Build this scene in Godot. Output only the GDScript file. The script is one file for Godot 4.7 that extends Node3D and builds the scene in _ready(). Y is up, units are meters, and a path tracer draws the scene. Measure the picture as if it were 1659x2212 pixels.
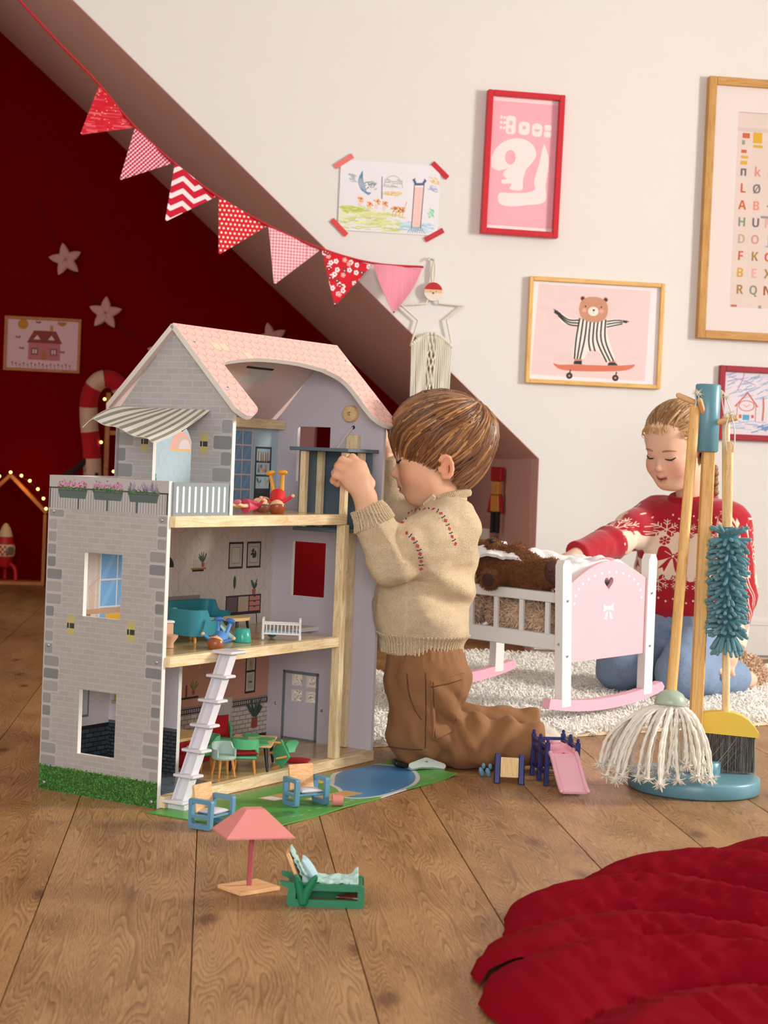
extends Node3D

# ------------------------------------------------------------------ mesh builder
class G:
	var v := PackedVector3Array()
	var n := PackedVector3Array()
	var uv := PackedVector2Array()
	var col := PackedColorArray()
	var ix := PackedInt32Array()
	var t := Transform3D.IDENTITY
	var c := Color(1, 1, 1)

	func put(p: Vector3, nn: Vector3, u := Vector2.ZERO) -> int:
		v.append(t * p)
		n.append((t.basis * nn).normalized())
		uv.append(u)
		col.append(c)
		return v.size() - 1

	func face(a: int, b: int, d: int) -> void:   # counterclockwise seen from outside
		ix.append(a); ix.append(d); ix.append(b)

	func quad(a: Vector3, b: Vector3, d: Vector3, e: Vector3, ua := Vector2.ZERO, ub := Vector2.ZERO, ud := Vector2.ZERO, ue := Vector2.ZERO) -> void:
		var nn := (b - a).cross(e - a)
		if nn.length_squared() < 1e-18:
			nn = (d - b).cross(e - b)
		nn = nn.normalized()
		var i := put(a, nn, ua)
		put(b, nn, ub); put(d, nn, ud); put(e, nn, ue)
		face(i, i + 1, i + 2)
		face(i, i + 2, i + 3)

	func tri(a: Vector3, b: Vector3, d: Vector3) -> void:
		var nn := (b - a).cross(d - a).normalized()
		var i := put(a, nn)
		put(b, nn); put(d, nn)
		face(i, i + 1, i + 2)

	# bevelled box; u runs along the longest side, in metres
	func box(ctr: Vector3, s: Vector3, bev := 0.002, bas := Basis.IDENTITY) -> G:
		var h := s * 0.5
		bev = minf(bev, minf(h.x, minf(h.y, h.z)) * 0.95)
		var off := Vector2(fmod(absf(ctr.x * 7.3 + ctr.z * 3.1), 1.0), fmod(absf(ctr.y * 5.7 + ctr.z * 2.3 + ctr.x), 1.0))
		var longest := 0
		if s.y > s.x and s.y >= s.z: longest = 1
		elif s.z > s.x: longest = 2
		var id := {}
		for sx in [-1, 1]:
			for sy in [-1, 1]:
				for sz in [-1, 1]:
					var sg := Vector3(sx, sy, sz)
					for ax in 3:
						var p := Vector3.ZERO
						for k in 3:
							p[k] = sg[k] * (h[k] if k == ax else h[k] - bev)
						var nn := Vector3.ZERO
						nn[ax] = sg[ax]
						var a1 := (ax + 1) % 3
						var a2 := (ax + 2) % 3
						var u := Vector2(p[a1], p[a2])
						if a2 == longest: u = Vector2(p[a2], p[a1])
						id[[sx, sy, sz, ax]] = put(ctr + bas * p, bas * nn, u + off)
		for ax in 3:
			var a1 := (ax + 1) % 3
			var a2 := (ax + 2) % 3
			for sg in [-1, 1]:
				var q := []
				for e in [[-1, -1], [1, -1], [1, 1], [-1, 1]]:
					var k := [0, 0, 0, ax]
					k[ax] = sg; k[a1] = e[0]; k[a2] = e[1]
					q.append(id[k])
				if sg > 0: face(q[0], q[1], q[2]); face(q[0], q[2], q[3])
				else: face(q[0], q[2], q[1]); face(q[0], q[3], q[2])
		if bev > 0.0:
			for ax in 3:          # edges along ax
				var a1 := (ax + 1) % 3
				var a2 := (ax + 2) % 3
				for s1 in [-1, 1]:
					for s2 in [-1, 1]:
						var k := []
						for e in [[-1, a1], [-1, a2], [1, a2], [1, a1]]:
							var kk := [0, 0, 0, e[1]]
							kk[ax] = e[0]; kk[a1] = s1; kk[a2] = s2
							k.append(id[kk])
						if s1 * s2 < 0: face(k[0], k[2], k[1]); face(k[0], k[3], k[2])
						else: face(k[0], k[1], k[2]); face(k[0], k[2], k[3])
			for sx in [-1, 1]:
				for sy in [-1, 1]:
					for sz in [-1, 1]:
						var a: int = id[[sx, sy, sz, 0]]
						var b: int = id[[sx, sy, sz, 1]]
						var d: int = id[[sx, sy, sz, 2]]
						if sx * sy * sz > 0: face(a, b, d)
						else: face(a, d, b)
		return self

	# swept tube; r is a number or an array of radii; flat squashes across the first normal
	func tube(pts: Array, r, sides := 8, closed := false, rounded := true, flat := 1.0) -> G:
		var m := pts.size()
		var up := Vector3.UP
		var d0: Vector3 = (pts[1] - pts[0]).normalized()
		if absf(d0.dot(up)) > 0.9: up = Vector3.RIGHT
		var nx := (up - d0 * up.dot(d0)).normalized()
		var rows := []
		var dist := 0.0
		var list := []
		for i in m:
			var a: Vector3 = pts[(i - 1 + m) % m] if closed else pts[maxi(i - 1, 0)]
			var b: Vector3 = pts[(i + 1) % m] if closed else pts[mini(i + 1, m - 1)]
			var d := (b - a).normalized()
			nx = (nx - d * nx.dot(d)).normalized()
			var ny := d.cross(nx)
			var rr: float = r[i] if r is Array else r
			if i > 0: dist += (pts[i] - pts[i - 1]).length()
			if not closed and rounded and i == 0:
				list.append([pts[i] - d * rr * 0.95, nx, ny, rr * 0.12, dist, -d])
				list.append([pts[i] - d * rr * 0.6, nx, ny, rr * 0.75, dist, -d * 0.8])
			list.append([pts[i], nx, ny, rr, dist, Vector3.ZERO])
			if not closed and rounded and i == m - 1:
				list.append([pts[i] + d * rr * 0.6, nx, ny, rr * 0.75, dist, d * 0.8])
				list.append([pts[i] + d * rr * 0.95, nx, ny, rr * 0.12, dist, d])
		if closed:
			var f: Array = list[0].duplicate()
			f[4] = dist + (pts[0] - pts[m - 1]).length()
			list.append(f)
		for e in list:
			var row := PackedInt32Array()
			for k in sides + 1:
				var an := TAU * k / sides
				var dir: Vector3 = e[1] * cos(an) * flat + e[2] * sin(an)
				var nn: Vector3 = e[1] * cos(an) / flat + e[2] * sin(an)
				row.append(put(e[0] + dir * e[3], nn.normalized() + e[5] * 1.6, Vector2(e[4], float(k) / sides * TAU * 0.01)))
			rows.append(row)
		for i in rows.size() - 1:
			for k in sides:
				face(rows[i][k], rows[i][k + 1], rows[i + 1][k + 1])
				face(rows[i][k], rows[i + 1][k + 1], rows[i + 1][k])
		if not closed:
			for e in [[0, 1], [rows.size() - 1, -1]]:
				var L: Array = list[e[0]]
				var dn: Vector3 = (list[e[0]][1] as Vector3).cross(list[e[0]][2]) * -float(e[1])
				var ci := put(L[0], dn)
				var ring := PackedInt32Array()
				for k in sides + 1:
					ring.append(put((t.affine_inverse() * v[rows[e[0]][k]]), dn))
				for k in sides:
					if e[1] > 0: face(ci, ring[k + 1], ring[k])
					else: face(ci, ring[k], ring[k + 1])
		return self

	# lathe: profile of Vector2(radius, y), bottom to top, round the y axis at o
	func lathe(o: Vector3, prof: Array, sides := 24, bas := Basis.IDENTITY, squash := Vector2(1, 1)) -> G:
		var segn := []
		for i in prof.size() - 1:
			var d: Vector2 = prof[i + 1] - prof[i]
			segn.append(Vector2(d.y, -d.x).normalized())
		for i in prof.size() - 1:
			var n0: Vector2 = segn[i]
			var n1: Vector2 = segn[i]
			if i > 0 and segn[i - 1].dot(segn[i]) > 0.6: n0 = (segn[i - 1] + segn[i]).normalized()
			if i < segn.size() - 1 and segn[i + 1].dot(segn[i]) > 0.6: n1 = (segn[i + 1] + segn[i]).normalized()
			var first := -1
			for k in sides + 1:
				var an := TAU * k / sides
				var cs := cos(an) * squash.x
				var sn := sin(an) * squash.y
				var q := Vector3(cos(an) / squash.x, 0, sin(an) / squash.y).normalized()
				var a := put(o + bas * Vector3(prof[i].x * cs, prof[i].y, prof[i].x * sn), bas * (q * n0.x + Vector3(0, n0.y, 0)), Vector2(float(k) / sides, prof[i].y))
				put(o + bas * Vector3(prof[i + 1].x * cs, prof[i + 1].y, prof[i + 1].x * sn), bas * (q * n1.x + Vector3(0, n1.y, 0)), Vector2(float(k) / sides, prof[i + 1].y))
				if first < 0: first = a
			for k in sides:
				var a := first + k * 2
				face(a, a + 1, a + 3)
				face(a, a + 3, a + 2)
		return self

	func ball(o: Vector3, r: Vector3, sides := 16, bas := Basis.IDENTITY, y0 := -1.0, y1 := 1.0) -> G:
		var rows := sides / 2
		var first := -1
		for j in rows + 1:
			var ph := lerpf(asin(y0), asin(y1), float(j) / rows)
			for k in sides + 1:
				var an := TAU * k / sides
				var d := Vector3(cos(ph) * cos(an), sin(ph), cos(ph) * sin(an))
				var a := put(o + bas * (d * r), bas * (d / r).normalized(), Vector2(float(k) / sides, float(j) / rows))
				if first < 0: first = a
		for j in rows:
			for k in sides:
				var a := first + j * (sides + 1) + k
				var b := a + sides + 1
				face(a, b, b + 1)
				face(a, b + 1, a + 1)
		return self

	# extruded outline in the local xy plane, z from -th/2 to th/2, holes allowed; parts: 0 front 1 back 2 edge 3 all
	func panel(outline: PackedVector2Array, holes: Array, th: float, which := 3, uvr := Rect2(0, 0, 1, 1)) -> G:
		if Geometry2D.is_polygon_clockwise(outline): outline.reverse()
		if which != 2:
			var pieces: Array = [outline]
			var cuts := []
			var lo := 1e9
			var hi := -1e9
			for p in outline: lo = minf(lo, p.x); hi = maxf(hi, p.x)
			for h in holes:
				var s := 0.0
				for p in h: s += p.x
				cuts.append(s / h.size() + 1e-5)
			cuts.sort()
			if cuts.size():
				pieces = []
				var xs := [lo - 1.0] + cuts + [hi + 1.0]
				for i in xs.size() - 1:
					if xs[i + 1] - xs[i] < 1e-4: continue
					var strip := PackedVector2Array([Vector2(xs[i], -99), Vector2(xs[i + 1], -99), Vector2(xs[i + 1], 99), Vector2(xs[i], 99)])
					for q in Geometry2D.intersect_polygons(outline, strip):
						var todo: Array = [q]
						for h in holes:
							var nxt := []
							for w in todo: nxt.append_array(Geometry2D.clip_polygons(w, h))
							todo = nxt
						pieces.append_array(todo)
			for q in pieces:
				var tr := Geometry2D.triangulate_polygon(q)
				for z in [1, -1]:
					if z > 0 and which == 1 or z < 0 and which == 0: continue
					var base := v.size()
					for p in q: put(Vector3(p.x, p.y, z * th * 0.5), Vector3(0, 0, z), Vector2((p.x - uvr.position.x) / uvr.size.x, 1.0 - (p.y - uvr.position.y) / uvr.size.y))
					for i in range(0, tr.size(), 3):
						var a := tr[i]; var b := tr[i + 1]; var d := tr[i + 2]
						var ccw: bool = (q[b] - q[a]).cross(q[d] - q[a]) > 0
						if ccw == (z > 0): face(base + a, base + b, base + d)
						else: face(base + a, base + d, base + b)
		if which >= 2:
			var loops: Array = [outline]
			for h in holes:
				var hh: PackedVector2Array = h
				if not Geometry2D.is_polygon_clockwise(hh): hh.reverse()
				loops.append(hh)
			for l in loops:
				var dist := 0.0
				var m: int = l.size()
				for i in m:
					var a: Vector2 = l[i]
					var b: Vector2 = l[(i + 1) % m]
					var nn := Vector3((b - a).y, -(b - a).x, 0).normalized()
					var e: Vector2 = l[(i + 2) % m]
					var z: Vector2 = l[(i - 1 + m) % m]
					var na := nn
					var nb := nn
					var np := Vector3((a - z).y, -(a - z).x, 0).normalized()
					var nx := Vector3((e - b).y, -(e - b).x, 0).normalized()
					if np.dot(nn) > 0.7: na = (np + nn).normalized()
					if nx.dot(nn) > 0.7: nb = (nx + nn).normalized()
					var d2 := dist + (b - a).length()
					var k := put(Vector3(a.x, a.y, -th / 2), na, Vector2(dist, 0))
					put(Vector3(b.x, b.y, -th / 2), nb, Vector2(d2, 0)); put(Vector3(b.x, b.y, th / 2), nb, Vector2(d2, th)); put(Vector3(a.x, a.y, th / 2), na, Vector2(dist, th))
					face(k, k + 1, k + 2); face(k, k + 2, k + 3)
					dist = d2
		return self

	# smooth grid from f(u, v); thick > 0 gives it a back and edges
	func sheet(nu: int, nv: int, f: Callable, thick := 0.0, uvs := Vector2(1, 1)) -> G:
		var P := PackedVector3Array()
		for j in nv + 1:
			for i in nu + 1: P.append(f.call(float(i) / nu, float(j) / nv))
		var N := PackedVector3Array()
		for j in nv + 1:
			for i in nu + 1:
				var a := P[j * (nu + 1) + mini(i + 1, nu)] - P[j * (nu + 1) + maxi(i - 1, 0)]
				var b := P[mini(j + 1, nv) * (nu + 1) + i] - P[maxi(j - 1, 0) * (nu + 1) + i]
				N.append(a.cross(b).normalized())
		var sidesn := [1] if thick == 0.0 else [1, -1]
		for s in sidesn:
			var base := v.size()
			for k in P.size():
				put(P[k] + N[k] * thick * 0.5 * s, N[k] * s, Vector2(float(k % (nu + 1)) / nu * uvs.x, float(k / (nu + 1)) / nv * uvs.y))
			for j in nv:
				for i in nu:
					var a := base + j * (nu + 1) + i
					var b := a + nu + 1
					if s > 0: face(a, a + 1, b + 1); face(a, b + 1, b)
					else: face(a, b + 1, a + 1); face(a, b, b + 1)
		if thick > 0.0:
			var loop := []
			for i in nu: loop.append(i)
			for j in nv: loop.append(j * (nu + 1) + nu)
			for i in nu: loop.append(nv * (nu + 1) + nu - i)
			for j in nv: loop.append((nv - j) * (nu + 1))
			for q in loop.size():
				var a: int = loop[q]
				var b: int = loop[(q + 1) % loop.size()]
				quad(P[a] - N[a] * thick * 0.5, P[b] - N[b] * thick * 0.5, P[b] + N[b] * thick * 0.5, P[a] + N[a] * thick * 0.5)
		return self

	func arrays() -> Array:
		var A := []
		A.resize(Mesh.ARRAY_MAX)
		A[Mesh.ARRAY_VERTEX] = v
		A[Mesh.ARRAY_NORMAL] = n
		A[Mesh.ARRAY_TEX_UV] = uv
		A[Mesh.ARRAY_COLOR] = col
		A[Mesh.ARRAY_INDEX] = ix
		return A

# ------------------------------------------------------------------ nodes
var used := {}
func numbered(called: String) -> String:
	var k: int = used.get(called, -1) + 1
	used[called] = k
	return called if k == 0 else "%s_%03d" % [called, k]

func mesh_of(pairs: Array) -> ArrayMesh:      # [G, material, G, material ...]
	var m := ArrayMesh.new()
	for i in range(0, pairs.size(), 2):
		var g: G = pairs[i]
		if g.v.is_empty(): continue
		m.add_surface_from_arrays(Mesh.PRIMITIVE_TRIANGLES, g.arrays())
		m.surface_set_material(m.get_surface_count() - 1, pairs[i + 1])
	return m

func obj(called: String, g, mat: Material, parent: Node = null, label := "") -> MeshInstance3D:
	var o := MeshInstance3D.new()
	if g is G: o.mesh = mesh_of([g, mat])
	elif g is Array: o.mesh = mesh_of(g)
	else: o.mesh = g
	if parent == null:
		o.name = numbered(called)
		add_child(o)
	else:
		o.name = called
		var k := 0
		while parent.has_node(NodePath(String(o.name))):
			k += 1
			o.name = "%s_%03d" % [called, k]
		parent.add_child(o, true)
	if label: o.set_meta("label", label)
	return o

func tag(o: Node, label: String, category := "", group := "", kind := "") -> Node:
	if label: o.set_meta("label", label)
	if category: o.set_meta("category", category)
	if group: o.set_meta("group", group)
	if kind: o.set_meta("kind", kind)
	return o

func thing(called: String, label: String, category: String, tr := Transform3D.IDENTITY, group := "") -> Node3D:
	var o := Node3D.new()
	o.name = numbered(called)
	add_child(o)
	o.transform = tr
	tag(o, label, category, group)
	return o

func copy(o: Node3D, tr: Transform3D, label: String, called := "") -> Node3D:
	var r: Node3D = o.duplicate()
	var base := String(o.name)
	if called: base = called
	elif base.length() > 4 and base[base.length() - 4] == "_" and base.right(3).is_valid_int(): base = base.left(base.length() - 4)
	r.name = numbered(base)
	add_child(r)
	r.transform = tr
	r.set_meta("label", label)
	return r

func xf(p: Vector3, yaw := 0.0, pitch := 0.0, roll := 0.0) -> Transform3D:
	return Transform3D(Basis(Vector3.UP, yaw) * Basis(Vector3.RIGHT, pitch) * Basis(Vector3.BACK, roll), p)

func look_basis(y: Vector3, hint := Vector3.FORWARD) -> Basis:      # basis whose y axis is given
	var yy := y.normalized()
	var xx := yy.cross(hint)
	if xx.length() < 0.01: xx = yy.cross(Vector3.RIGHT)
	xx = xx.normalized()
	return Basis(xx, yy, xx.cross(yy))

# ------------------------------------------------------------------ materials
func srgb(r: int, g: int, b: int) -> Color:
	return Color8(r, g, b)

func mat(c: Color, rough := 0.6, o := {}) -> StandardMaterial3D:
	var m := StandardMaterial3D.new()
	m.albedo_color = c
	m.roughness = rough
	for k in o:
		match k:
			"tex": m.albedo_texture = o[k]
			"scale": m.uv1_scale = o[k] if o[k] is Vector3 else Vector3.ONE * o[k]
			"tri": m.uv1_triplanar = true
			"metal": m.metallic = o[k]
			"spec": m.metallic_specular = o[k]
			"bump":
				m.heightmap_enabled = true
				m.heightmap_texture = o[k][0]
				m.heightmap_scale = o[k][1]
			"normal":
				m.normal_enabled = true
				m.normal_texture = o[k][0]
				m.normal_scale = o[k][1]
			"rim":
				m.rim_enabled = true
				m.rim = o[k]
				m.rim_tint = 0.7
			"coat":
				m.clearcoat_enabled = true
				m.clearcoat = o[k]
				m.clearcoat_roughness = 0.15
			"vc": m.vertex_color_use_as_albedo = true
			"sss":
				m.subsurf_scatter_enabled = true
				m.subsurf_scatter_strength = o[k]
			"emit":
				m.emission_enabled = true
				m.emission = o[k][0]
				m.emission_energy_multiplier = o[k][1]
			"back":
				m.backlight_enabled = true
				m.backlight = o[k]
			"clamp": m.texture_repeat = false
	return m

# ------------------------------------------------------------------ painting
func canvas(w: int, h: int, c: Color) -> Image:
	var im := Image.create(w, h, false, Image.FORMAT_RGB8)
	im.fill(c)
	return im

func tex(im: Image) -> ImageTexture:
	return ImageTexture.create_from_image(im)

func pfill(im: Image, pts: PackedVector2Array, c: Color) -> void:
	var lo := 1e9
	var hi := -1e9
	for p in pts: lo = minf(lo, p.y); hi = maxf(hi, p.y)
	var m := pts.size()
	var W := im.get_width()
	for y in range(maxi(0, int(lo)), mini(im.get_height(), int(hi) + 1)):
		var yc := y + 0.5
		var xs := PackedFloat32Array()
		for i in m:
			var a := pts[i]
			var b := pts[(i + 1) % m]
			if (a.y <= yc) != (b.y <= yc): xs.append(a.x + (yc - a.y) / (b.y - a.y) * (b.x - a.x))
		xs.sort()
		for i in range(0, xs.size() - 1, 2):
			var x0 := maxi(0, int(round(xs[i])))
			var x1 := mini(W, int(round(xs[i + 1])))
			if x1 > x0: im.fill_rect(Rect2i(x0, y, x1 - x0, 1), c)

func arcpts(cx: float, cy: float, rx: float, ry: float, a0 := 0.0, a1 := TAU, k := 24, rot := 0.0) -> PackedVector2Array:
	var p := PackedVector2Array()
	for i in k + (0 if absf(a1 - a0 - TAU) < 1e-4 else 1):
		var a := lerpf(a0, a1, float(i) / k)
		p.append(Vector2(cx, cy) + Vector2(rx * cos(a), ry * sin(a)).rotated(rot))
	return p

func ell(im: Image, cx: float, cy: float, rx: float, ry: float, c: Color, rot := 0.0) -> void:
	pfill(im, arcpts(cx, cy, rx, ry, 0, TAU, 20 if rx + ry > 8 else 8, rot), c)

func rr(im: Image, x: float, y: float, w: float, h: float, c: Color, r := 0.0) -> void:
	if r <= 0.0: im.fill_rect(Rect2i(int(round(x)), int(round(y)), int(round(x + w)) - int(round(x)), int(round(y + h)) - int(round(y))), c)
	else:
		var p := PackedVector2Array()
		p.append_array(arcpts(x + w - r, y + r, r, r, -PI / 2, 0, 5))
		p.append_array(arcpts(x + w - r, y + h - r, r, r, 0, PI / 2, 5))
		p.append_array(arcpts(x + r, y + h - r, r, r, PI / 2, PI, 5))
		p.append_array(arcpts(x + r, y + r, r, r, PI, PI * 1.5, 5))
		pfill(im, p, c)

func line(im: Image, a: Vector2, b: Vector2, w: float, c: Color) -> void:
	var d := (b - a).normalized() * w * 0.5
	var s := Vector2(-d.y, d.x)
	pfill(im, PackedVector2Array([a - d * 0.5 + s, b + d * 0.5 + s, b + d * 0.5 - s, a - d * 0.5 - s]), c)

func pline(im: Image, pts: Array, w: float, c: Color) -> void:
	for i in pts.size() - 1: line(im, pts[i], pts[i + 1], w, c)

func V2(a: Array) -> PackedVector2Array:      # flat list -> points
	var p := PackedVector2Array()
	for i in range(0, a.size(), 2): p.append(Vector2(a[i], a[i + 1]))
	return p

func jig(rng: RandomNumberGenerator, c: Color, k: float) -> Color:
	var f := 1.0 + rng.randf_range(-k, k)
	return Color(clampf(c.r * f, 0, 1), clampf(c.g * f, 0, 1), clampf(c.b * f, 0, 1))

func rnd(s: int) -> RandomNumberGenerator:
	var r := RandomNumberGenerator.new()
	r.seed = s
	return r

func fnoise(s: int, f: float, oct := 3, kind := FastNoiseLite.TYPE_SIMPLEX_SMOOTH) -> FastNoiseLite:
	var n := FastNoiseLite.new()
	n.seed = s
	n.noise_type = kind
	n.frequency = f
	n.fractal_octaves = oct
	return n

func noise_tex(s: int, f: float, oct := 3, size := 256) -> NoiseTexture2D:
	var t := NoiseTexture2D.new()
	t.width = size
	t.height = size
	t.seamless = true
	t.noise = fnoise(s, f, oct)
	return t

# wood boards: u along the grain
func wood_tex(w: int, h: int, s: int, base: Color, dark: Color, rings: float, knots: int, contrast: float, warp := 1.0) -> ImageTexture:
	var n1 := fnoise(s, 1.0, 3)
	var n2 := fnoise(s + 7, 1.0, 2)
	var r := rnd(s)
	var K := []
	for i in knots: K.append(Vector3(r.randf(), r.randf(), r.randf_range(0.5, 1.0)))
	var data := PackedByteArray()
	data.resize(w * h * 3)
	var at := 0
	for y in h:
		var v := float(y) / h
		for x in w:
			var u := float(x) / w
			var cu := cos(u * TAU) * 0.55
			var su := sin(u * TAU) * 0.55
			var big := n1.get_noise_3d(cu * 0.5, su * 0.5, v * 4.2)
			var fld := v * rings + big * rings * 0.9 * warp
			var kd := 0.0
			for k in K:
				var dx: float = absf(u - k.x)
				dx = minf(dx, 1.0 - dx) * 9.0
				var dy: float = (v - k.y) * 5.0
				var d2 := dx * dx + dy * dy
				if d2 < 3.0:
					var e: float = exp(-d2 * 2.6) * k.z
					fld += e * 3.2
					kd = maxf(kd, exp(-d2 * 60.0) * k.z)
			var ring := fld - floorf(fld)
			ring = ring * ring
			var fine := n2.get_noise_3d(cu * 14.0, su * 14.0, v * 170.0)
			var tone := n2.get_noise_3d(cu * 2.0 + 9.0, su * 2.0, v * 5.0)
			var q := clampf((0.12 + ring * 0.62 + fine * 0.32 - tone * 0.35) * contrast + kd, 0.0, 1.0)
			data[at] = int(255.0 * lerpf(base.r, dark.r, q))
			data[at + 1] = int(255.0 * lerpf(base.g, dark.g, q))
			data[at + 2] = int(255.0 * lerpf(base.b, dark.b, q))
			at += 3
	return tex(Image.create_from_data(w, h, false, Image.FORMAT_RGB8, data))

# ------------------------------------------------------------------ distance-field bodies
# bones: [a, b, ra, rb, k] with k the blending width; cuts: Callable(p, d) -> d
func sdf_at(B: Array, p: Vector3) -> float:
	var d := 1e9
	for b in B:
		var a: Vector3 = b[0]
		var ab: Vector3 = b[5]
		var h := clampf((p - a).dot(ab) * b[6], 0.0, 1.0)
		var e: float = (p - a - ab * h).length() - b[2] - (b[3] - b[2]) * h
		var k: float = b[4]
		if k < 0.0:                # carve
			k = -k
			e = -e
			if e > d - k:
				var q := clampf(0.5 + 0.5 * (e - d) / k, 0.0, 1.0)
				d = lerpf(d, e, q) + k * q * (1.0 - q)
		elif e < d + k:
			var q := clampf(0.5 + 0.5 * (d - e) / k, 0.0, 1.0)
			d = lerpf(d, e, q) - k * q * (1.0 - q)
	return d

func bones(list: Array) -> Array:
	var B := []
	for b in list:
		var ab: Vector3 = b[1] - b[0]
		var l2 := ab.length_squared()
		B.append([b[0], b[1], b[2], b[3], b[4] if b.size() > 4 else 0.03, ab, 1.0 / l2 if l2 > 1e-12 else 0.0])
	return B

# ell: ellipsoid heads etc. come in as bones of a stretched space: scale s is applied to p before evaluation
func sdf_mesh(g: G, list: Array, cell: float, post = null, paint = null, uvf = null, pad := 0.0) -> void:
	var B := bones(list)
	var lo := Vector3.ONE * 1e9
	var hi := -lo
	for b in B:
		if b[4] < 0.0: continue
		var b1: Vector3 = b[0] + b[5]
		for e in [[b[0], b[2]], [b1, b[3]]]:
			lo = lo.min(e[0] - Vector3.ONE * e[1])
			hi = hi.max(e[0] + Vector3.ONE * e[1])
	lo -= Vector3.ONE * (cell * 3.0 + pad)
	hi += Vector3.ONE * (cell * 3.0 + pad)
	var S := 6
	var bs := cell * S
	var nb := Vector3i(((hi - lo) / bs).ceil())
	var half := bs * 0.5 * sqrt(3.0) + cell
	var val := {}                       # corner -> distance
	var vid := {}
	var dims := nb * S + Vector3i.ONE
	var cells := PackedInt32Array()
	var sx := 1
	var sy := dims.x
	var sz := dims.x * dims.y
	var has_post := post != null
	for bz in nb.z:
		for by in nb.y:
			for bx in nb.x:
				var ctr := lo + (Vector3(bx, by, bz) + Vector3.ONE * 0.5) * bs
				var dc := sdf_at(B, ctr)
				if absf(dc) > half * 1.35 + pad: continue
				# only the bones that matter here
				var near := []
				for b in B:
					var h := clampf((ctr - b[0]).dot(b[5]) * b[6], 0.0, 1.0)
					var e: float = (ctr - b[0] - b[5] * h).length() - b[2] - (b[3] - b[2]) * h
					if e < dc + 2.0 * half + absf(b[4]) * 1.5 or b[4] < 0.0 and e < half + absf(b[4]): near.append(b)
				var base := bx * S + by * S * sy + bz * S * sz
				var full := {}
				for z in S + 1:
					for y in S + 1:
						for x in S + 1:
							var id := base + x + y * sy + z * sz
							if not val.has(id):
								var p := lo + Vector3(bx * S + x, by * S + y, bz * S + z) * cell
								var d := sdf_at(near, p)
								if has_post: d = post.call(p, d)
								val[id] = d
				for z in S:
					for y in S:
						for x in S:
							cells.append(base + x + y * sy + z * sz)
	var off := PackedInt32Array([0, sx, sy, sx + sy, sz, sx + sz, sy + sz, sx + sy + sz])
	var edges := PackedInt32Array([0, 1, 0, 2, 0, 4, 1, 3, 1, 5, 2, 3, 2, 6, 4, 5, 4, 6, 3, 7, 5, 7, 6, 7])
	var P := PackedVector3Array()
	var live := PackedInt32Array()
	for id in cells:
		var f := PackedFloat32Array()
		var m := 0
		for k in 8:
			var d: float = val[id + off[k]]
			f.append(d)
			if d < 0.0: m += 1
		if m == 0 or m == 8: continue
		var s := Vector3.ZERO
		var cnt := 0
		for k in range(0, 24, 2):
			var a := edges[k]
			var b := edges[k + 1]
			if (f[a] < 0.0) != (f[b] < 0.0):
				var q := f[a] / (f[a] - f[b])
				var pa := Vector3(a & 1, (a >> 1) & 1, a >> 2)
				var pb := Vector3(b & 1, (b >> 1) & 1, b >> 2)
				s += pa.lerp(pb, q)
				cnt += 1
		var cz := id / sz
		var cy := (id % sz) / sy
		var cx := id % sy
		vid[id] = P.size()
		P.append(lo + (Vector3(cx, cy, cz) + s / cnt) * cell)
		live.append(id)
	var T := PackedInt32Array()
	for id in live:
		var d0: float = val[id]
		for ax in 3:
			var st: int = [sx, sy, sz][ax]
			if not val.has(id + st): continue
			var d1: float = val[id + st]
			if (d0 < 0.0) == (d1 < 0.0): continue
			var u: int = [sy, sz, sx][ax]
			var w: int = [sz, sx, sy][ax]
			if not (vid.has(id - u) and vid.has(id - w) and vid.has(id - u - w)): continue
			var a: int = vid[id]
			var b: int = vid[id - u]
			var c: int = vid[id - u - w]
			var e: int = vid[id - w]
			if d0 < 0.0: T.append_array(PackedInt32Array([a, b, c, a, c, e]))
			else: T.append_array(PackedInt32Array([a, c, b, a, e, c]))
	var N := PackedVector3Array()
	N.resize(P.size())
	for i in range(0, T.size(), 3):
		var nn := (P[T[i + 1]] - P[T[i]]).cross(P[T[i + 2]] - P[T[i]])
		N[T[i]] += nn; N[T[i + 1]] += nn; N[T[i + 2]] += nn
	var start := g.v.size()
	for i in P.size():
		if paint != null: g.c = paint.call(P[i], N[i].normalized())
		g.put(P[i], N[i].normalized(), uvf.call(P[i]) if uvf != null else Vector2(P[i].x + P[i].z, P[i].y))
	g.c = Color(1, 1, 1)
	for i in range(0, T.size(), 3): g.face(start + T[i], start + T[i + 1], start + T[i + 2])

# three-dimensional curve through points
func curve(pts: Array, k := 6) -> Array:
	var out := []
	var m := pts.size()
	for i in m - 1:
		var p0 = pts[maxi(i - 1, 0)]
		var p3 = pts[mini(i + 2, m - 1)]
		for j in k: out.append(pts[i].cubic_interpolate(pts[i + 1], p0, p3, float(j) / k))
	out.append(pts[m - 1])
	return out

func ease2(x: float) -> float:
	x = clampf(x, 0.0, 1.0)
	return x * x * (3.0 - 2.0 * x)

# ------------------------------------------------------------------ the place
var M := {}
var WALL := Transform3D(Basis(Vector3.UP, deg_to_rad(8.0)), Vector3(0.5176, 0, -5.6827))
var HOUSE := Transform3D(Basis(Vector3.UP, PI / 2 - 0.5507), Vector3(-0.356, 0, -2.9676))
const HD := 0.2612
const HW := 0.6761

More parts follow.
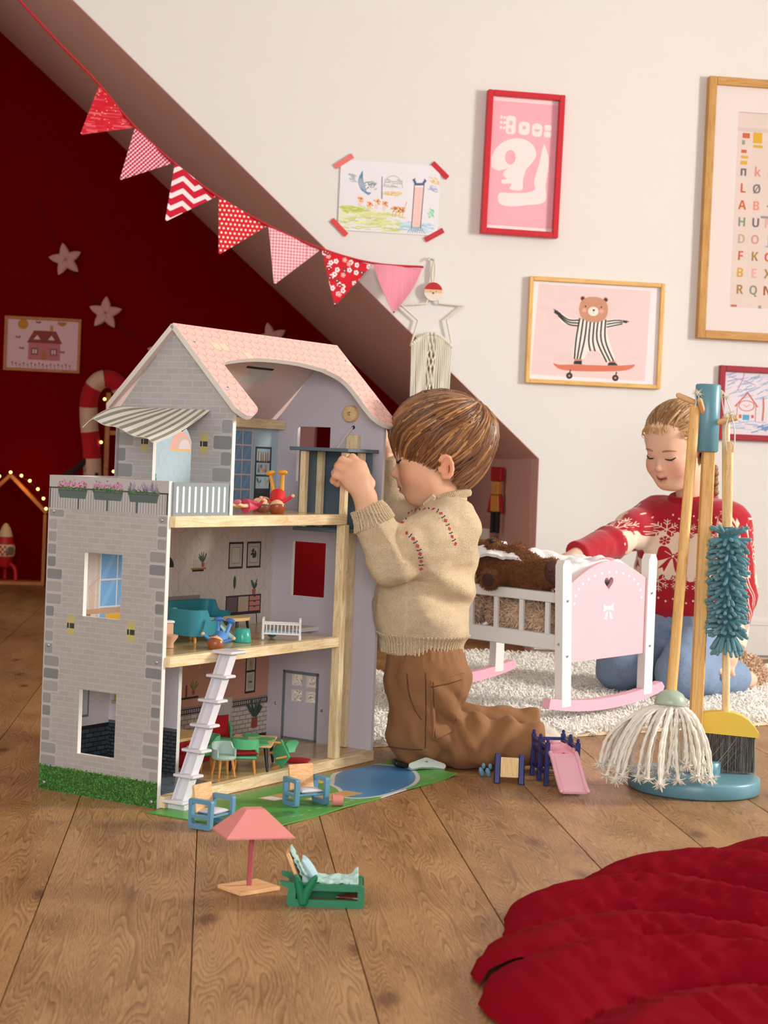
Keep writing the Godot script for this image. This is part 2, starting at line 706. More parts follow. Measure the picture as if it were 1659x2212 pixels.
func _ready() -> void:
	var cam := Camera3D.new()
	cam.name = "camera"
	cam.fov = rad_to_deg(2.0 * atan(1106.0 / 3887.5))
	cam.near = 0.1
	cam.far = 60.0
	cam.transform = Transform3D(Basis(Vector3.RIGHT, -0.0307) * Basis(Vector3.BACK, 0.0424), Vector3(0, 0.5995, 0))
	var ca := CameraAttributesPhysical.new()
	ca.frustum_focal_length = 12.0 * 3887.5 / 1106.0      # the same angle of view as cam.fov
	ca.frustum_near = 0.1
	ca.frustum_far = 60.0
	ca.frustum_focus_distance = 3.3
	ca.exposure_aperture = 7.5
	cam.attributes = ca
	add_child(cam)
	cam.current = true
	var env := Environment.new()
	env.background_mode = Environment.BG_SKY
	var sky := Sky.new()
	var ps := ProceduralSkyMaterial.new()
	ps.sky_top_color = Color(0.62, 0.72, 0.86)
	ps.sky_horizon_color = Color(0.86, 0.86, 0.84)
	ps.ground_horizon_color = Color(0.7, 0.68, 0.64)
	ps.ground_bottom_color = Color(0.45, 0.42, 0.38)
	ps.sky_energy_multiplier = 1.0
	sky.sky_material = ps
	env.sky = sky
	env.tonemap_mode = Environment.TONE_MAPPER_LINEAR
	env.tonemap_exposure = 1.06
	env.sdfgi_enabled = true
	env.ssao_enabled = true
	env.ssil_enabled = true
	var we := WorldEnvironment.new()
	we.name = "environment"
	we.environment = env
	add_child(we)
	# unseen area lights: right one lights from the side, rear one the camera-facing sides
	area("unseen_right_light", WALL * Vector3(3.0, 1.62, 2.62), WALL * Vector3(-0.8, 0.7, 2.15), Vector2(0.85, 0.9), Color(1.0, 0.985, 0.955), 15.0)
	area("unseen_rear_light", WALL * Vector3(-1.5, 1.15, 7.3), WALL * Vector3(-0.6, 0.8, 1.5), Vector2(2.0, 1.3), Color(0.98, 0.985, 1.0), 9.0)
	build_materials()
	build_room()
	build_dollhouse()
	build_house_toys()
	build_floor_toys()
	build_cradle()
	build_cleaning_set()
	build_soft_floor()
	build_people()
	build_wall_decor()
	build_alcove()

func area(called: String, at: Vector3, to: Vector3, size: Vector2, c: Color, e: float) -> void:
	var l := AreaLight3D.new()
	l.name = called
	l.area_size = size
	l.light_color = c
	l.light_energy = e
	l.area_range = 20.0
	l.area_attenuation = 2.0
	l.shadow_enabled = true
	add_child(l)
	l.look_at_from_position(at, to, Vector3.UP)

func build_materials() -> void:
	var pine := wood_tex(512, 128, 5, srgb(247, 226, 184), srgb(214, 178, 122), 5.0, 0, 0.9, 0.5)
	M.pine = mat(Color(1, 1, 1), 0.55, {"tex": pine, "scale": Vector3(2.2, 9.0, 1)})
	M.honey = mat(srgb(250, 222, 172), 0.5, {"tex": pine, "scale": Vector3(1.6, 14.0, 1)})
	M.light_wood = mat(srgb(250, 238, 215), 0.55, {"tex": pine, "scale": Vector3(3.0, 12.0, 1)})
	M.beech = mat(srgb(250, 218, 196), 0.6, {"tex": pine, "scale": Vector3(5.0, 20.0, 1)})
	M.orange_wood = mat(srgb(232, 178, 106), 0.5, {"tex": pine, "scale": Vector3(6.0, 30.0, 1)})
	M.white = mat(srgb(240, 238, 234), 0.45)
	M.edge = mat(srgb(238, 234, 226), 0.55)
	M.screw = mat(srgb(190, 200, 205), 0.25, {"metal": 1.0})
	M.dark = mat(srgb(26, 26, 28), 0.6)
	M.black = mat(srgb(22, 22, 24), 0.35)
	M.red = mat(srgb(176, 16, 30), 0.45)
	M.cord = mat(srgb(232, 226, 210), 0.9)
	M.weave = noise_tex(3, 0.12, 2)
	M.wallnoise = noise_tex(11, 0.05, 4)
	M.rose = mat(srgb(230, 182, 172), 0.85, {"tri": 1, "bump": [M.wallnoise, 0.02], "scale": 3.0})

func build_room() -> void:
	# floorboards, each a board of its own
	var fl := thing("floor", "oak plank floor with wavy grain and dark knots", "floor")
	fl.set_meta("kind", "structure")
	obj("underlay", G.new().box(Vector3(0, -0.06, -3.2), Vector3(12, 0.08, 13), 0.0), mat(srgb(60, 42, 28), 0.9), fl)
	var W1 := wood_tex(2048, 512, 21, srgb(178, 141, 98), srgb(104, 71, 41), 34.0, 7, 0.85, 0.62)
	var tones := [srgb(255, 250, 246), srgb(246, 240, 232), srgb(255, 246, 236), srgb(240, 236, 232)]
	var mats := []
	for c in tones: mats.append(mat(c, 0.42, {"tex": W1, "spec": 0.4}))
	var L := 1.9
	var wd := 0.2005
	var kinds := []
	for k in 8:
		var g := G.new()
		g.box(Vector3.ZERO, Vector3(wd - 0.0009, 0.016, L - 0.0009), 0.0012)
		for i in g.uv.size():
			var p := g.v[i]
			g.uv[i] = Vector2(p.z / 1.9 * 1.0 + k * 0.37, (p.x + wd * 0.5) / wd * 0.49 + (0.5 if k % 2 else 0.0))
		kinds.append(g)
	var meshes := []
	for k in 8: meshes.append(mesh_of([kinds[k], mats[k % 4]]))
	var d := Vector3(-0.0955, 0, -0.9954)
	var s := Vector3(0.9954, 0, -0.0955)
	var bas := Basis(s, Vector3.UP, -d)
	var r := rnd(4)
	for i in range(-10, 15):
		var t0 := r.randf_range(-1.8, 0.0)
		while t0 < 9.6:
			var o := obj("plank", meshes[r.randi() % 8], null, fl)
			o.transform = Transform3D(bas, s * (-0.0025 + (i + 0.5) * wd) + d * (t0 + L * 0.5) + Vector3(0, -0.008, 0))
			t0 += L
	var white := mat(srgb(234, 230, 226), 0.9, {"tri": 1, "bump": [M.wallnoise, 0.015], "scale": 2.5})
	# the wall with the pictures, cut along the slope
	var wl := G.new()
	wl.panel(V2([-0.032, 0, 2.6, 0, 2.6, 2.75, -2.457, 2.75, -0.036, 0.615]), [], 0.1)
	struct("wall_back", wl, white, WALL.translated_local(Vector3(0, 0, -0.05)))
	var rw := mat(srgb(122, 2, 4), 0.95, {"spec": 0.1, "tri": 1, "bump": [M.wallnoise, 0.015], "scale": 2.5})
	struct("wall_alcove", G.new().box(Vector3(-1.3, 1.3, -2.28), Vector3(3.6, 2.9, 0.1), 0.0), rw, WALL)
	# sloping underside over the alcove and its side wall
	var a0 := Vector3(-0.036, 0.615, -0.001)
	var a1 := Vector3(-2.457, 2.75, -0.001)
	var b1 := Vector3(-2.435, 2.75, -2.24)
	var b0 := Vector3(0.102, 0.6, -2.24)
	var up := Vector3(0.08, 0.09, 0)
	hexa("ceiling_slope", [a0, a1, b1, b0], up, M.rose)
	hexa("wall_alcove_side", [Vector3(-0.032, 0, -0.001), a0, b0, Vector3(0.102, 0, -2.24)], Vector3(0.1, 0, 0), M.rose)
	var c0 := Vector3(-0.0375, 0.6132, 0.0003)
	var c1 := Vector3(-2.4590, 2.7480, 0.0003)
	var bk := Vector3(0, 0, -0.104)
	hexa("trim_1", [c0, c1, c1 + bk, c0 + bk], Vector3(0.0016, 0.0018, 0), M.rose)
	hexa("trim_2", [Vector3(-0.0335, 0, 0.0003), c0, c0 + bk, Vector3(-0.0335, 0, -0.1037)], Vector3(0.0022, 0, 0), M.rose)
	struct("baseboard_back", baseboard(0.09, 2.6), white, WALL)
	struct("baseboard_short", baseboard(-0.03, 0.09), white, WALL)
	# the rest of the room; both windows are unseen, openings placed for the area lights
	struct("ceiling", G.new().box(Vector3(-0.2, 2.8, 2.5), Vector3(5.8, 0.1, 10.0), 0.0), white, WALL)
	struct("wall_left", G.new().box(Vector3(-2.95, 1.35, 2.5), Vector3(0.1, 2.9, 10.0), 0.0), white, WALL)
	var side := PackedVector2Array([Vector2(-2.4, -0.05), Vector2(7.5, -0.05), Vector2(7.5, 2.8), Vector2(-2.4, 2.8)])
	var hole := V2([1.9, 0.9, 3.2, 0.9, 3.2, 2.1, 1.9, 2.1])  # unseen opening, limits how far light reaches along the back wall
	var g := G.new()
	g.t = Transform3D(Basis(Vector3(0, 0, 1), Vector3.UP, Vector3(-1, 0, 0)), Vector3(2.55, 0, 0))
	g.panel(side, [hole], 0.1)
	struct("wall_right", g, white, WALL)
	g = G.new()
	g.panel(V2([-3, -0.05, 2.6, -0.05, 2.6, 2.8, -3, 2.8]), [V2([-2.6, 0.4, -0.4, 0.4, -0.4, 1.9, -2.6, 1.9])], 0.1)  # unseen opening behind the camera, placed for the rear area light
	struct("wall_rear", g, white, WALL.translated_local(Vector3(0, 0, 7.5)))
	for w in [[Transform3D(Basis(Vector3(0, 0, 1), Vector3.UP, Vector3(-1, 0, 0)), Vector3(2.55, 0, 0)), Rect2(1.9, 0.9, 1.3, 1.2)], [Transform3D(Basis.IDENTITY, Vector3(0, 0, 7.5)), Rect2(-2.6, 0.4, 2.2, 1.5)]]:
		var q: Rect2 = w[1]
		var f := G.new()
		for e in [[q.position.x, 0.03], [q.end.x, 0.03]]: f.box(Vector3(e[0], q.get_center().y, 0), Vector3(0.05, q.size.y + 0.05, 0.07), 0.004)
		for e in [q.position.y, q.end.y, ]: f.box(Vector3(q.get_center().x, e, 0), Vector3(q.size.x + 0.05, 0.05, 0.07), 0.004)
		struct("window_%d" % (1 if q.size.x < 2 else 2), f, M.white, WALL * w[0])  # frames of the two unseen openings, out of view

func baseboard(x0: float, x1: float) -> G:
	var g := G.new()
	var cx := (x0 + x1) * 0.5
	g.box(Vector3(cx, 0.06, 0.008), Vector3(x1 - x0, 0.096, 0.016), 0.002)
	g.box(Vector3(cx, 0.117, 0.006), Vector3(x1 - x0, 0.018, 0.011), 0.003)
	return g

func struct(called: String, g, m: Material, tr: Transform3D) -> MeshInstance3D:
	var o := obj(called, g, m)
	o.transform = tr
	o.set_meta("kind", "structure")
	return o

func hexa(called: String, q: Array, up: Vector3, m: Material) -> void:
	var g := G.new()
	var t := []
	for p in q: t.append(p + up)
	g.quad(q[0], q[3], q[2], q[1])
	if g.n[0].dot(up) > 0:
		g = G.new()
		g.quad(q[0], q[1], q[2], q[3])
		g.quad(t[0], t[3], t[2], t[1])
		for i in 4: g.quad(q[(i + 1) % 4], q[i], t[i], t[(i + 1) % 4])
	else:
		g.quad(t[0], t[1], t[2], t[3])
		for i in 4: g.quad(q[i], q[(i + 1) % 4], t[(i + 1) % 4], t[i])
	struct(called, g, m, WALL)

# ------------------------------------------------------------------ the dollhouse
var SIDE := Basis(Vector3(0, 0, 1), Vector3.UP, Vector3(-1, 0, 0))     # panels that face -x: outline in (z, y)

func bricks(im: Image, r: Rect2, bw: float, bh: float, gap: float, c: Color, rg: RandomNumberGenerator, k := 0.03) -> void:
	var row := 0
	var y := r.position.y
	while y < r.end.y:
		var x := r.position.x - (bw * 0.5 if row % 2 else 0.0)
		while x < r.end.x:
			var x0 := maxf(x, r.position.x)
			var x1 := minf(x + bw - gap, r.end.x)
			var y1 := minf(y + bh - gap, r.end.y)
			if x1 > x0: rr(im, x0, y, x1 - x0, y1 - y, jig(rg, c, k))
			x += bw
		y += bh
		row += 1

func lamp_print(im: Image, x: float, y: float) -> void:
	for i in 16:
		var c := srgb(196, 182, 92).lerp(srgb(172, 167, 160), i / 22.0)
		var w := 15.0 + (i * 0.25)
		rr(im, x - w, y - 9 - i * 2, w * 2, 2, c)
		rr(im, x - w, y + 9 + i * 1.6, w * 2, 2, c)
	rr(im, x - 17, y - 9, 8, 18, srgb(40, 44, 40))
	rr(im, x - 5, y - 9, 20, 18, srgb(48, 54, 46))

func flower_print(im: Image, x: float, y: float, w: float, h: float, c: Color, rg: RandomNumberGenerator, spiky := false) -> void:
	for i in 60:
		var px := x + rg.randf() * w
		ell(im, px, y - rg.randf() * h * 0.4, 3.2, 4.5, jig(rg, srgb(62, 104, 58), 0.3), rg.randf() * 3)
	for i in 110 if not spiky else 50:
		var q := rg.randf()
		var hh := h * (0.45 + 0.55 * absf(sin(q * PI * 3.0)))
		var p := Vector2(x + q * w, y - h * 0.3 - rg.randf() * (hh - h * 0.3))
		if spiky: line(im, Vector2(x + q * w, y - h * 0.3), p + Vector2(rg.randf_range(-8, 8), -h * 0.2), 2.2, jig(rg, c, 0.2))
		else: ell(im, p.x, p.y, 3.0, 3.0, jig(rg, c, 0.25))

func side_print() -> Image:                    # 2 px to the millimetre
	var rg := rnd(31)
	var im := canvas(522, 1088, srgb(185, 180, 176))
	bricks(im, Rect2(0, 112, 522, 976), 52, 19, 3.2, srgb(171, 167, 163), rg, 0.022)
	var st := [srgb(146, 147, 145), srgb(126, 129, 129), srgb(158, 154, 151), srgb(150, 151, 149)]
	for s in 2:
		var y := 118.0
		var k := 0
		while y < 1000:
			var w := 66.0 if (k * 5 + s * 3) % 7 in [0, 2, 4] else 36.0
			var h := 34.0 if k else 24.0
			rr(im, 0 if s == 0 else 522 - w - 6, y - 5, w + 8, h + 10, srgb(185, 180, 176))
			rr(im, 5 if s == 0 else 522 - w - 3, y, w, h, jig(rg, st[(k + s + (1 if w < 50 else 0)) % 4], 0.03), 6)
			y += h + 9
			k += 1
	# balcony band
	rr(im, 0, 0, 522, 112, srgb(180, 175, 172))
	rr(im, 0, 44, 522, 68, srgb(186, 180, 178))
	for i in 46: rr(im, 4 + i * 11.4, 46, 4.4, 66, srgb(140, 147, 146))
	for i in 5: rr(im, 2 + i * 128.0, 44, 6, 68, srgb(58, 70, 68))
	rr(im, 0, 40, 522, 5, srgb(58, 62, 56))
	for b in [[40, srgb(196, 120, 160), false], [196, srgb(176, 120, 150), false], [350, srgb(128, 116, 150), true]]:
		flower_print(im, b[0], 48, 130, 38, b[1], rg, b[2])
		pfill(im, V2([b[0], 46, b[0] + 132, 46, b[0] + 124, 76, b[0] + 8, 76]), srgb(84, 98, 96))
		pfill(im, V2([b[0], 46, b[0] + 132, 46, b[0] + 131, 52, b[0] + 1, 52]), srgb(70, 84, 80))
	lamp_print(im, 120, 512)
	lamp_print(im, 385, 512)
	# hedge
	rr(im, 0, 1004, 522, 84, srgb(40, 92, 32))
	for i in 2600:
		var c := srgb(54, 126, 42).lerp(srgb(150, 186, 80), rg.randf() * rg.randf())
		if rg.randf() < 0.3: c = srgb(26, 64, 24)
		ell(im, rg.randf() * 522, 1000 + rg.randf() * 90, rg.randf_range(1.6, 3.4), rg.randf_range(1.2, 2.2), c, rg.randf() * 3)
	return im

func gable_print() -> Image:                   # z -.2612..0, y .4865.. .8165
	var rg := rnd(32)
	var im := canvas(522, 660, srgb(184, 182, 180))
	bricks(im, Rect2(0, 0, 522, 660), 62, 22, 3.4, srgb(170, 168, 167), rg, 0.02)
	var st := [srgb(138, 141, 142), srgb(148, 150, 149), srgb(128, 131, 133)]
	for s in 2:
		var y := 330.0
		var k := 0
		while y < 640:
			var w := 78.0 if k % 2 else 44.0
			rr(im, 0 if s == 0 else 522 - w - 6, y - 5, w + 8, 58, srgb(184, 182, 180))
			rr(im, 5 if s == 0 else 522 - w - 3, y, w, 46, st[(k + s) % 3], 7)
			y += 56
			k += 1
	lamp_print(im, 136, 416)
	lamp_print(im, 400, 416)
	for x in [70.0, 376.0]:
		for i in 90: ell(im, x + rg.randf() * 90, 640 - rg.randf() * 60, 4, 5, jig(rg, srgb(86, 110, 66), 0.25), rg.randf() * 3)
		for i in 160:
			var q := rg.randf() * PI
			var r := sqrt(rg.randf())
			ell(im, x + 45 + cos(q) * 52 * r, 588 - sin(q) * 42 * r + 6, 4, 4.5, jig(rg, srgb(158, 84, 140), 0.25))
	return im

func plant_print(im: Image, x: float, y: float, w: float, h: float, leaf: Color, pot: Color, rg: RandomNumberGenerator, n := 12) -> void:
	for i in n:
		var a := rg.randf_range(-0.9, 0.9)
		var l := h * rg.randf_range(0.55, 1.0)
		var m := Vector2(x, y) + Vector2(sin(a), -cos(a)) * l * 0.6
		ell(im, m.x, m.y, w * 0.11, l * 0.5, jig(rg, leaf, 0.2), a)
	pfill(im, V2([x - w * 0.32, y - 2, x + w * 0.32, y - 2, x + w * 0.25, y + w * 0.5, x - w * 0.25, y + w * 0.5]), pot)

func window_print(im: Image, x: float, y: float, w: float, h: float, cols: int, rows: int, fr: Color, pane: Color) -> void:
	rr(im, x, y, w, h, fr)
	var cw := (w - 6) / cols
	var ch := (h - 6) / rows
	for i in cols:
		for j in rows:
			var q := Rect2(x + 6 + i * cw, y + 6 + j * ch, cw - 6, ch - 6)
			rr(im, q.position.x, q.position.y, q.size.x, q.size.y, pane)
			pfill(im, PackedVector2Array([q.position + Vector2(0, q.size.y), q.position + Vector2(q.size.x * 0.7, 0), q.position + Vector2(q.size.x, 0), q.position + Vector2(q.size.x * 0.3, q.size.y)]), pane.lerp(Color(1, 1, 1), 0.12))

func hexes(im: Image, r: Rect2, a: float, c: Color) -> void:
	var k := 0
	var x := r.position.x
	while x < r.end.x:
		var y := r.position.y + (a * 1.15 if k % 2 else 0.0) - a * 3
		while y < r.end.y:
			var pts := [Vector2(x, y), Vector2(x + a * 0.75, y + a * 0.65), Vector2(x + a * 0.75, y + a * 1.65), Vector2(x, y + a * 2.3)]
			pline(im, pts, 2, c)
			pline(im, [Vector2(x + a * 1.5, y), pts[1]], 2, c)
			pline(im, [Vector2(x + a * 1.5, y + a * 2.3), pts[2]], 2, c)
			y += a * 2.3
		x += a * 1.5
		k += 1

func back_prints() -> Array:
	var rg := rnd(33)
	# living room: x .009.. .667, y .253.. .4675
	var mid := canvas(1316, 429, srgb(216, 204, 196))
	for i in 40: rr(mid, i * 33, 0, 14, 429, srgb(213, 200, 192))
	hexes(mid, Rect2(0, 0, 1316, 429), 62, srgb(186, 172, 164))
	window_print(mid, 244, 118, 190, 300, 2, 3, srgb(222, 216, 212), srgb(112, 168, 218))
	rr(mid, 230, 104, 8, 325, srgb(196, 188, 184))
	for i in 5: pline(mid, [Vector2(196 + i * 5, 330), Vector2(186 + i * 8, 250 - i * 7), Vector2(204 + i * 9, 232 - i * 5)], 3, srgb(204, 168, 140))
	rr(mid, 150, 322, 250, 18, srgb(196, 152, 116))
	rr(mid, 150, 340, 50, 60, srgb(140, 108, 82))
	rr(mid, 280, 342, 110, 60, srgb(232, 176, 40))
	rr(mid, 596, 297, 240, 132, srgb(150, 140, 138))
	pfill(mid, arcpts(630, 186, 36, 40, -PI, 0, 16), srgb(24, 24, 26))
	rr(mid, 628, 0, 3, 150, srgb(40, 40, 40))
	rr(mid, 772, 193, 94, 7, srgb(176, 120, 56))
	rr(mid, 780, 200, 72, 7, srgb(30, 28, 28))
	for i in 3: rr(mid, 786 + i * 14, 162, 3, 30, srgb(196, 170, 110)); ell(mid, 787 + i * 14, 146, 2, 3, srgb(200, 180, 120))
	plant_print(mid, 846, 176, 30, 44, srgb(64, 84, 70), srgb(176, 84, 72), rg)
	for x in [1010, 1131]:
		rr(mid, x, 98, 97, 106, srgb(34, 30, 32))
		rr(mid, x + 8, 106, 81, 90, srgb(196, 188, 178))
		rr(mid, x + 20, 118, 57, 66, srgb(150, 142, 130))
		rr(mid, x + 23, 121, 51, 60, srgb(206, 198, 186))
	for i in 9: ell(mid, 1180 + rg.randf_range(-14, 14), 150 + rg.randf_range(-20, 20), 5, 11, srgb(40, 62, 44), rg.randf() * 3)
	ell(mid, 1057, 258, 9, 26, srgb(44, 82, 40))
	line(mid, Vector2(1056, 284), Vector2(1052, 310), 2, srgb(160, 150, 145))
	plant_print(mid, 1189, 292, 42, 46, srgb(50, 88, 74), srgb(186, 92, 80), rg, 9)
	rr(mid, 1003, 311, 238, 78, srgb(40, 34, 36))
	rr(mid, 1010, 317, 70, 60, srgb(108, 92, 92)); rr(mid, 1086, 317, 70, 60, srgb(196, 174, 148))
	for i in 3: rr(mid, 1162, 317 + i * 21, 72, 18, srgb(206, 132, 118)); rr(mid, 1190, 317 + i * 21, 14, 4, srgb(60, 40, 40))
	for x in [1020, 1212]: line(mid, Vector2(x, 388), Vector2(x + (6 if x > 1100 else -6), 428), 6, srgb(40, 34, 36))
	# kitchen and bathroom: y .0196.. .2345
	var low := canvas(1316, 430, srgb(206, 150, 128))
	rr(low, 0, 0, 330, 430, srgb(224, 214, 216))
	rr(low, 0, 272, 330, 158, srgb(26, 30, 34))
	bricks(low, Rect2(0, 286, 330, 144), 44, 17, 4, srgb(66, 76, 84), rg, 0.15)
	rr(low, 160, 110, 50, 130, srgb(110, 128, 132)); rr(low, 167, 118, 36, 114, srgb(204, 208, 212))
	rr(low, 330, 262, 986, 168, srgb(150, 136, 126))
	bricks(low, Rect2(330, 296, 986, 120), 40, 18, 4, srgb(212, 202, 192), rg, 0.03)
	rr(low, 330, 270, 986, 20, srgb(40, 36, 44))
	for i in 70:
		rr(low, 332 + i * 14, 274, 9, 12, srgb(210, 196, 186))
		ell(low, 336 + i * 14, 280, 2.5, 2.5, srgb(60, 50, 56))
	rr(low, 330, 416, 986, 14, srgb(52, 44, 50))
	rr(low, 700, 224, 150, 8, srgb(36, 30, 34))
	rr(low, 724, 196, 12, 28, srgb(160, 190, 210)); rr(low, 768, 178, 10, 46, srgb(120, 56, 40))
	plant_print(low, 818, 202, 30, 50, srgb(150, 140, 70), srgb(186, 60, 44), rg, 8)
	for x in [690, 850, 960]:
		rr(low, x, 0, 3, 80, srgb(60, 44, 40)); ell(low, x + 1, 92, 6, 12, srgb(40, 34, 34)); ell(low, x + 1, 110, 4, 8, srgb(220, 200, 150))
	rr(low, 922, 248, 152, 182, srgb(196, 190, 184), 8); rr(low, 930, 254, 136, 170, srgb(208, 202, 196), 6)
	rr(low, 932, 312, 36, 5, srgb(150, 140, 130)); rr(low, 932, 364, 36, 5, srgb(150, 140, 130))
	for y in [78, 152]:
		rr(low, 1154, y, 72, 92, srgb(34, 28, 30)); rr(low, 1162, y + 8, 56, 76, srgb(206, 194, 182)); rr(low, 1172, y + 18, 36, 56, srgb(186, 174, 158))
	ell(low, 1190, 128, 8, 14, srgb(196, 130, 60))
	rr(low, 1178, 196, 24, 6, srgb(90, 80, 74))
	plant_print(low, 1230, 350, 66, 96, srgb(56, 76, 62), srgb(156, 72, 54), rg, 16)
	rr(low, 1209, 346, 42, 44, srgb(156, 72, 54), 8)
	# upper room: x .179.. .667, y .4865.. .655
	var up := canvas(976, 337, srgb(184, 208, 220))
	hexes(up, Rect2(0, 0, 976, 337), 40, srgb(168, 194, 206))
	var lx := 340.0
	line(up, Vector2(lx, 0), Vector2(lx, 40), 3, srgb(130, 150, 160))
	rr(up, lx - 14, 36, 28, 22, srgb(240, 176, 158), 6)
	pfill(up, arcpts(lx, 116, 64, 66, -PI, 0, 22), srgb(242, 178, 164))
	pfill(up, arcpts(lx + 12, 116, 48, 52, -PI, 0, 22), srgb(224, 188, 172))
	pfill(up, arcpts(lx + 24, 116, 36, 38, -PI, 0, 22), srgb(232, 216, 222))
	rr(up, lx - 64, 114, 128, 9, srgb(232, 192, 120))
	for i in 14: ell(up, 190 + rg.randf_range(-10, 16), 212 + i * 4, 4, 8, srgb(52, 140, 138), rg.randf_range(-1, 1))
	window_print(up, 668, 26, 132, 300, 2, 5, srgb(226, 204, 196), srgb(120, 164, 204))
	rr(up, 822, 92, 112, 245, srgb(52, 52, 58))
	for j in 3: rr(up, 832, 100 + j * 56, 92, 48, srgb(176, 206, 220))
	for i in 9: rr(up, 842 + i * 8, 110 + (i * 5) % 9, 6, 36, [srgb(196, 120, 80), srgb(230, 220, 210), srgb(90, 150, 150), srgb(220, 170, 80)][i % 4])
	for i in 8: ell(up, 850 + (i % 4) * 16, 172 + (i / 4) * 16, 8, 9, [srgb(216, 150, 90), srgb(80, 150, 150), srgb(226, 180, 170)][i % 3])
	plant_print(up, 856, 240, 24, 30, srgb(60, 130, 96), srgb(216, 176, 150), rg, 6)
	plant_print(up, 902, 240, 20, 30, srgb(206, 176, 120), srgb(232, 170, 120), rg, 4)
	rr(up, 832, 270, 92, 67, srgb(62, 54, 60))
	return [mid, low, up]

func partition_print() -> Image:
	var rg := rnd(35)
	var im := canvas(330, 430, srgb(222, 214, 220))
	rr(im, 0, 0, 150, 430, srgb(230, 220, 222))
	rr(im, 0, 270, 330, 160, srgb(22, 26, 30))
	rr(im, 0, 262, 330, 12, srgb(96, 104, 110))
	bricks(im, Rect2(0, 278, 330, 152), 34, 13, 4, srgb(70, 80, 88), rg, 0.18)
	return im

func floor_prints() -> Array:
	var rg := rnd(36)
	var a := canvas(1024, 400, srgb(206, 176, 118))
	for j in 16:
		for i in 7: rr(a, i * 160 + (j % 3) * 52 - 60, j * 25, 158, 24, jig(rg, srgb(208, 178, 122), 0.07))
	var b := a.duplicate() as Image
	rr(b, 0, 0, 262, 400, srgb(120, 132, 140))
	for i in 7:
		for j in 10: rr(b, i * 40 + (j % 2) * 18 - 10, j * 42, 36, 38, jig(rg, srgb(98, 112, 122), 0.1))
	rr(b, 262, 0, 762, 400, Color(0, 0, 0, 0))
	b.blit_rect(a, Rect2i(0, 0, 762, 400), Vector2i(262, 0))
	return [a, b]

func roof_print() -> Image:                    # x .156.. .684, s 0.. .2254
	var rg := rnd(37)
	var im := canvas(1056, 451, srgb(246, 192, 182))
	var c := srgb(190, 138, 132)
	for j in 14:
		for i in 23:
			var x := i * 48.0 + (24.0 if j % 2 else 0.0)
			var y := j * 34.0
			if rg.randf() < 0.018: pfill(im, V2([x - 22, y - 20, x + 22, y - 20, x + 22, y + 12, x, y + 24, x - 22, y + 12]), srgb(226, 208, 180))
			pline(im, [Vector2(x - 24, y - 22), Vector2(x - 24, y + 6), Vector2(x - 16, y + 18), Vector2(x, y + 24), Vector2(x + 16, y + 18), Vector2(x + 24, y + 6)], 2.2, c)
	return im

func screw(parent: Node, p: Vector3, nrm: Vector3, r := 0.0032) -> void:
	var g := G.new()
	g.lathe(p, [Vector2(r, -0.001), Vector2(r, 0.0004), Vector2(r * 0.7, 0.0012), Vector2(r * 0.35, 0.0012), Vector2(r * 0.3, 0.0002), Vector2(0, 0.0002)], 10, look_basis(nrm))
	obj("screw", g, M.screw, parent)

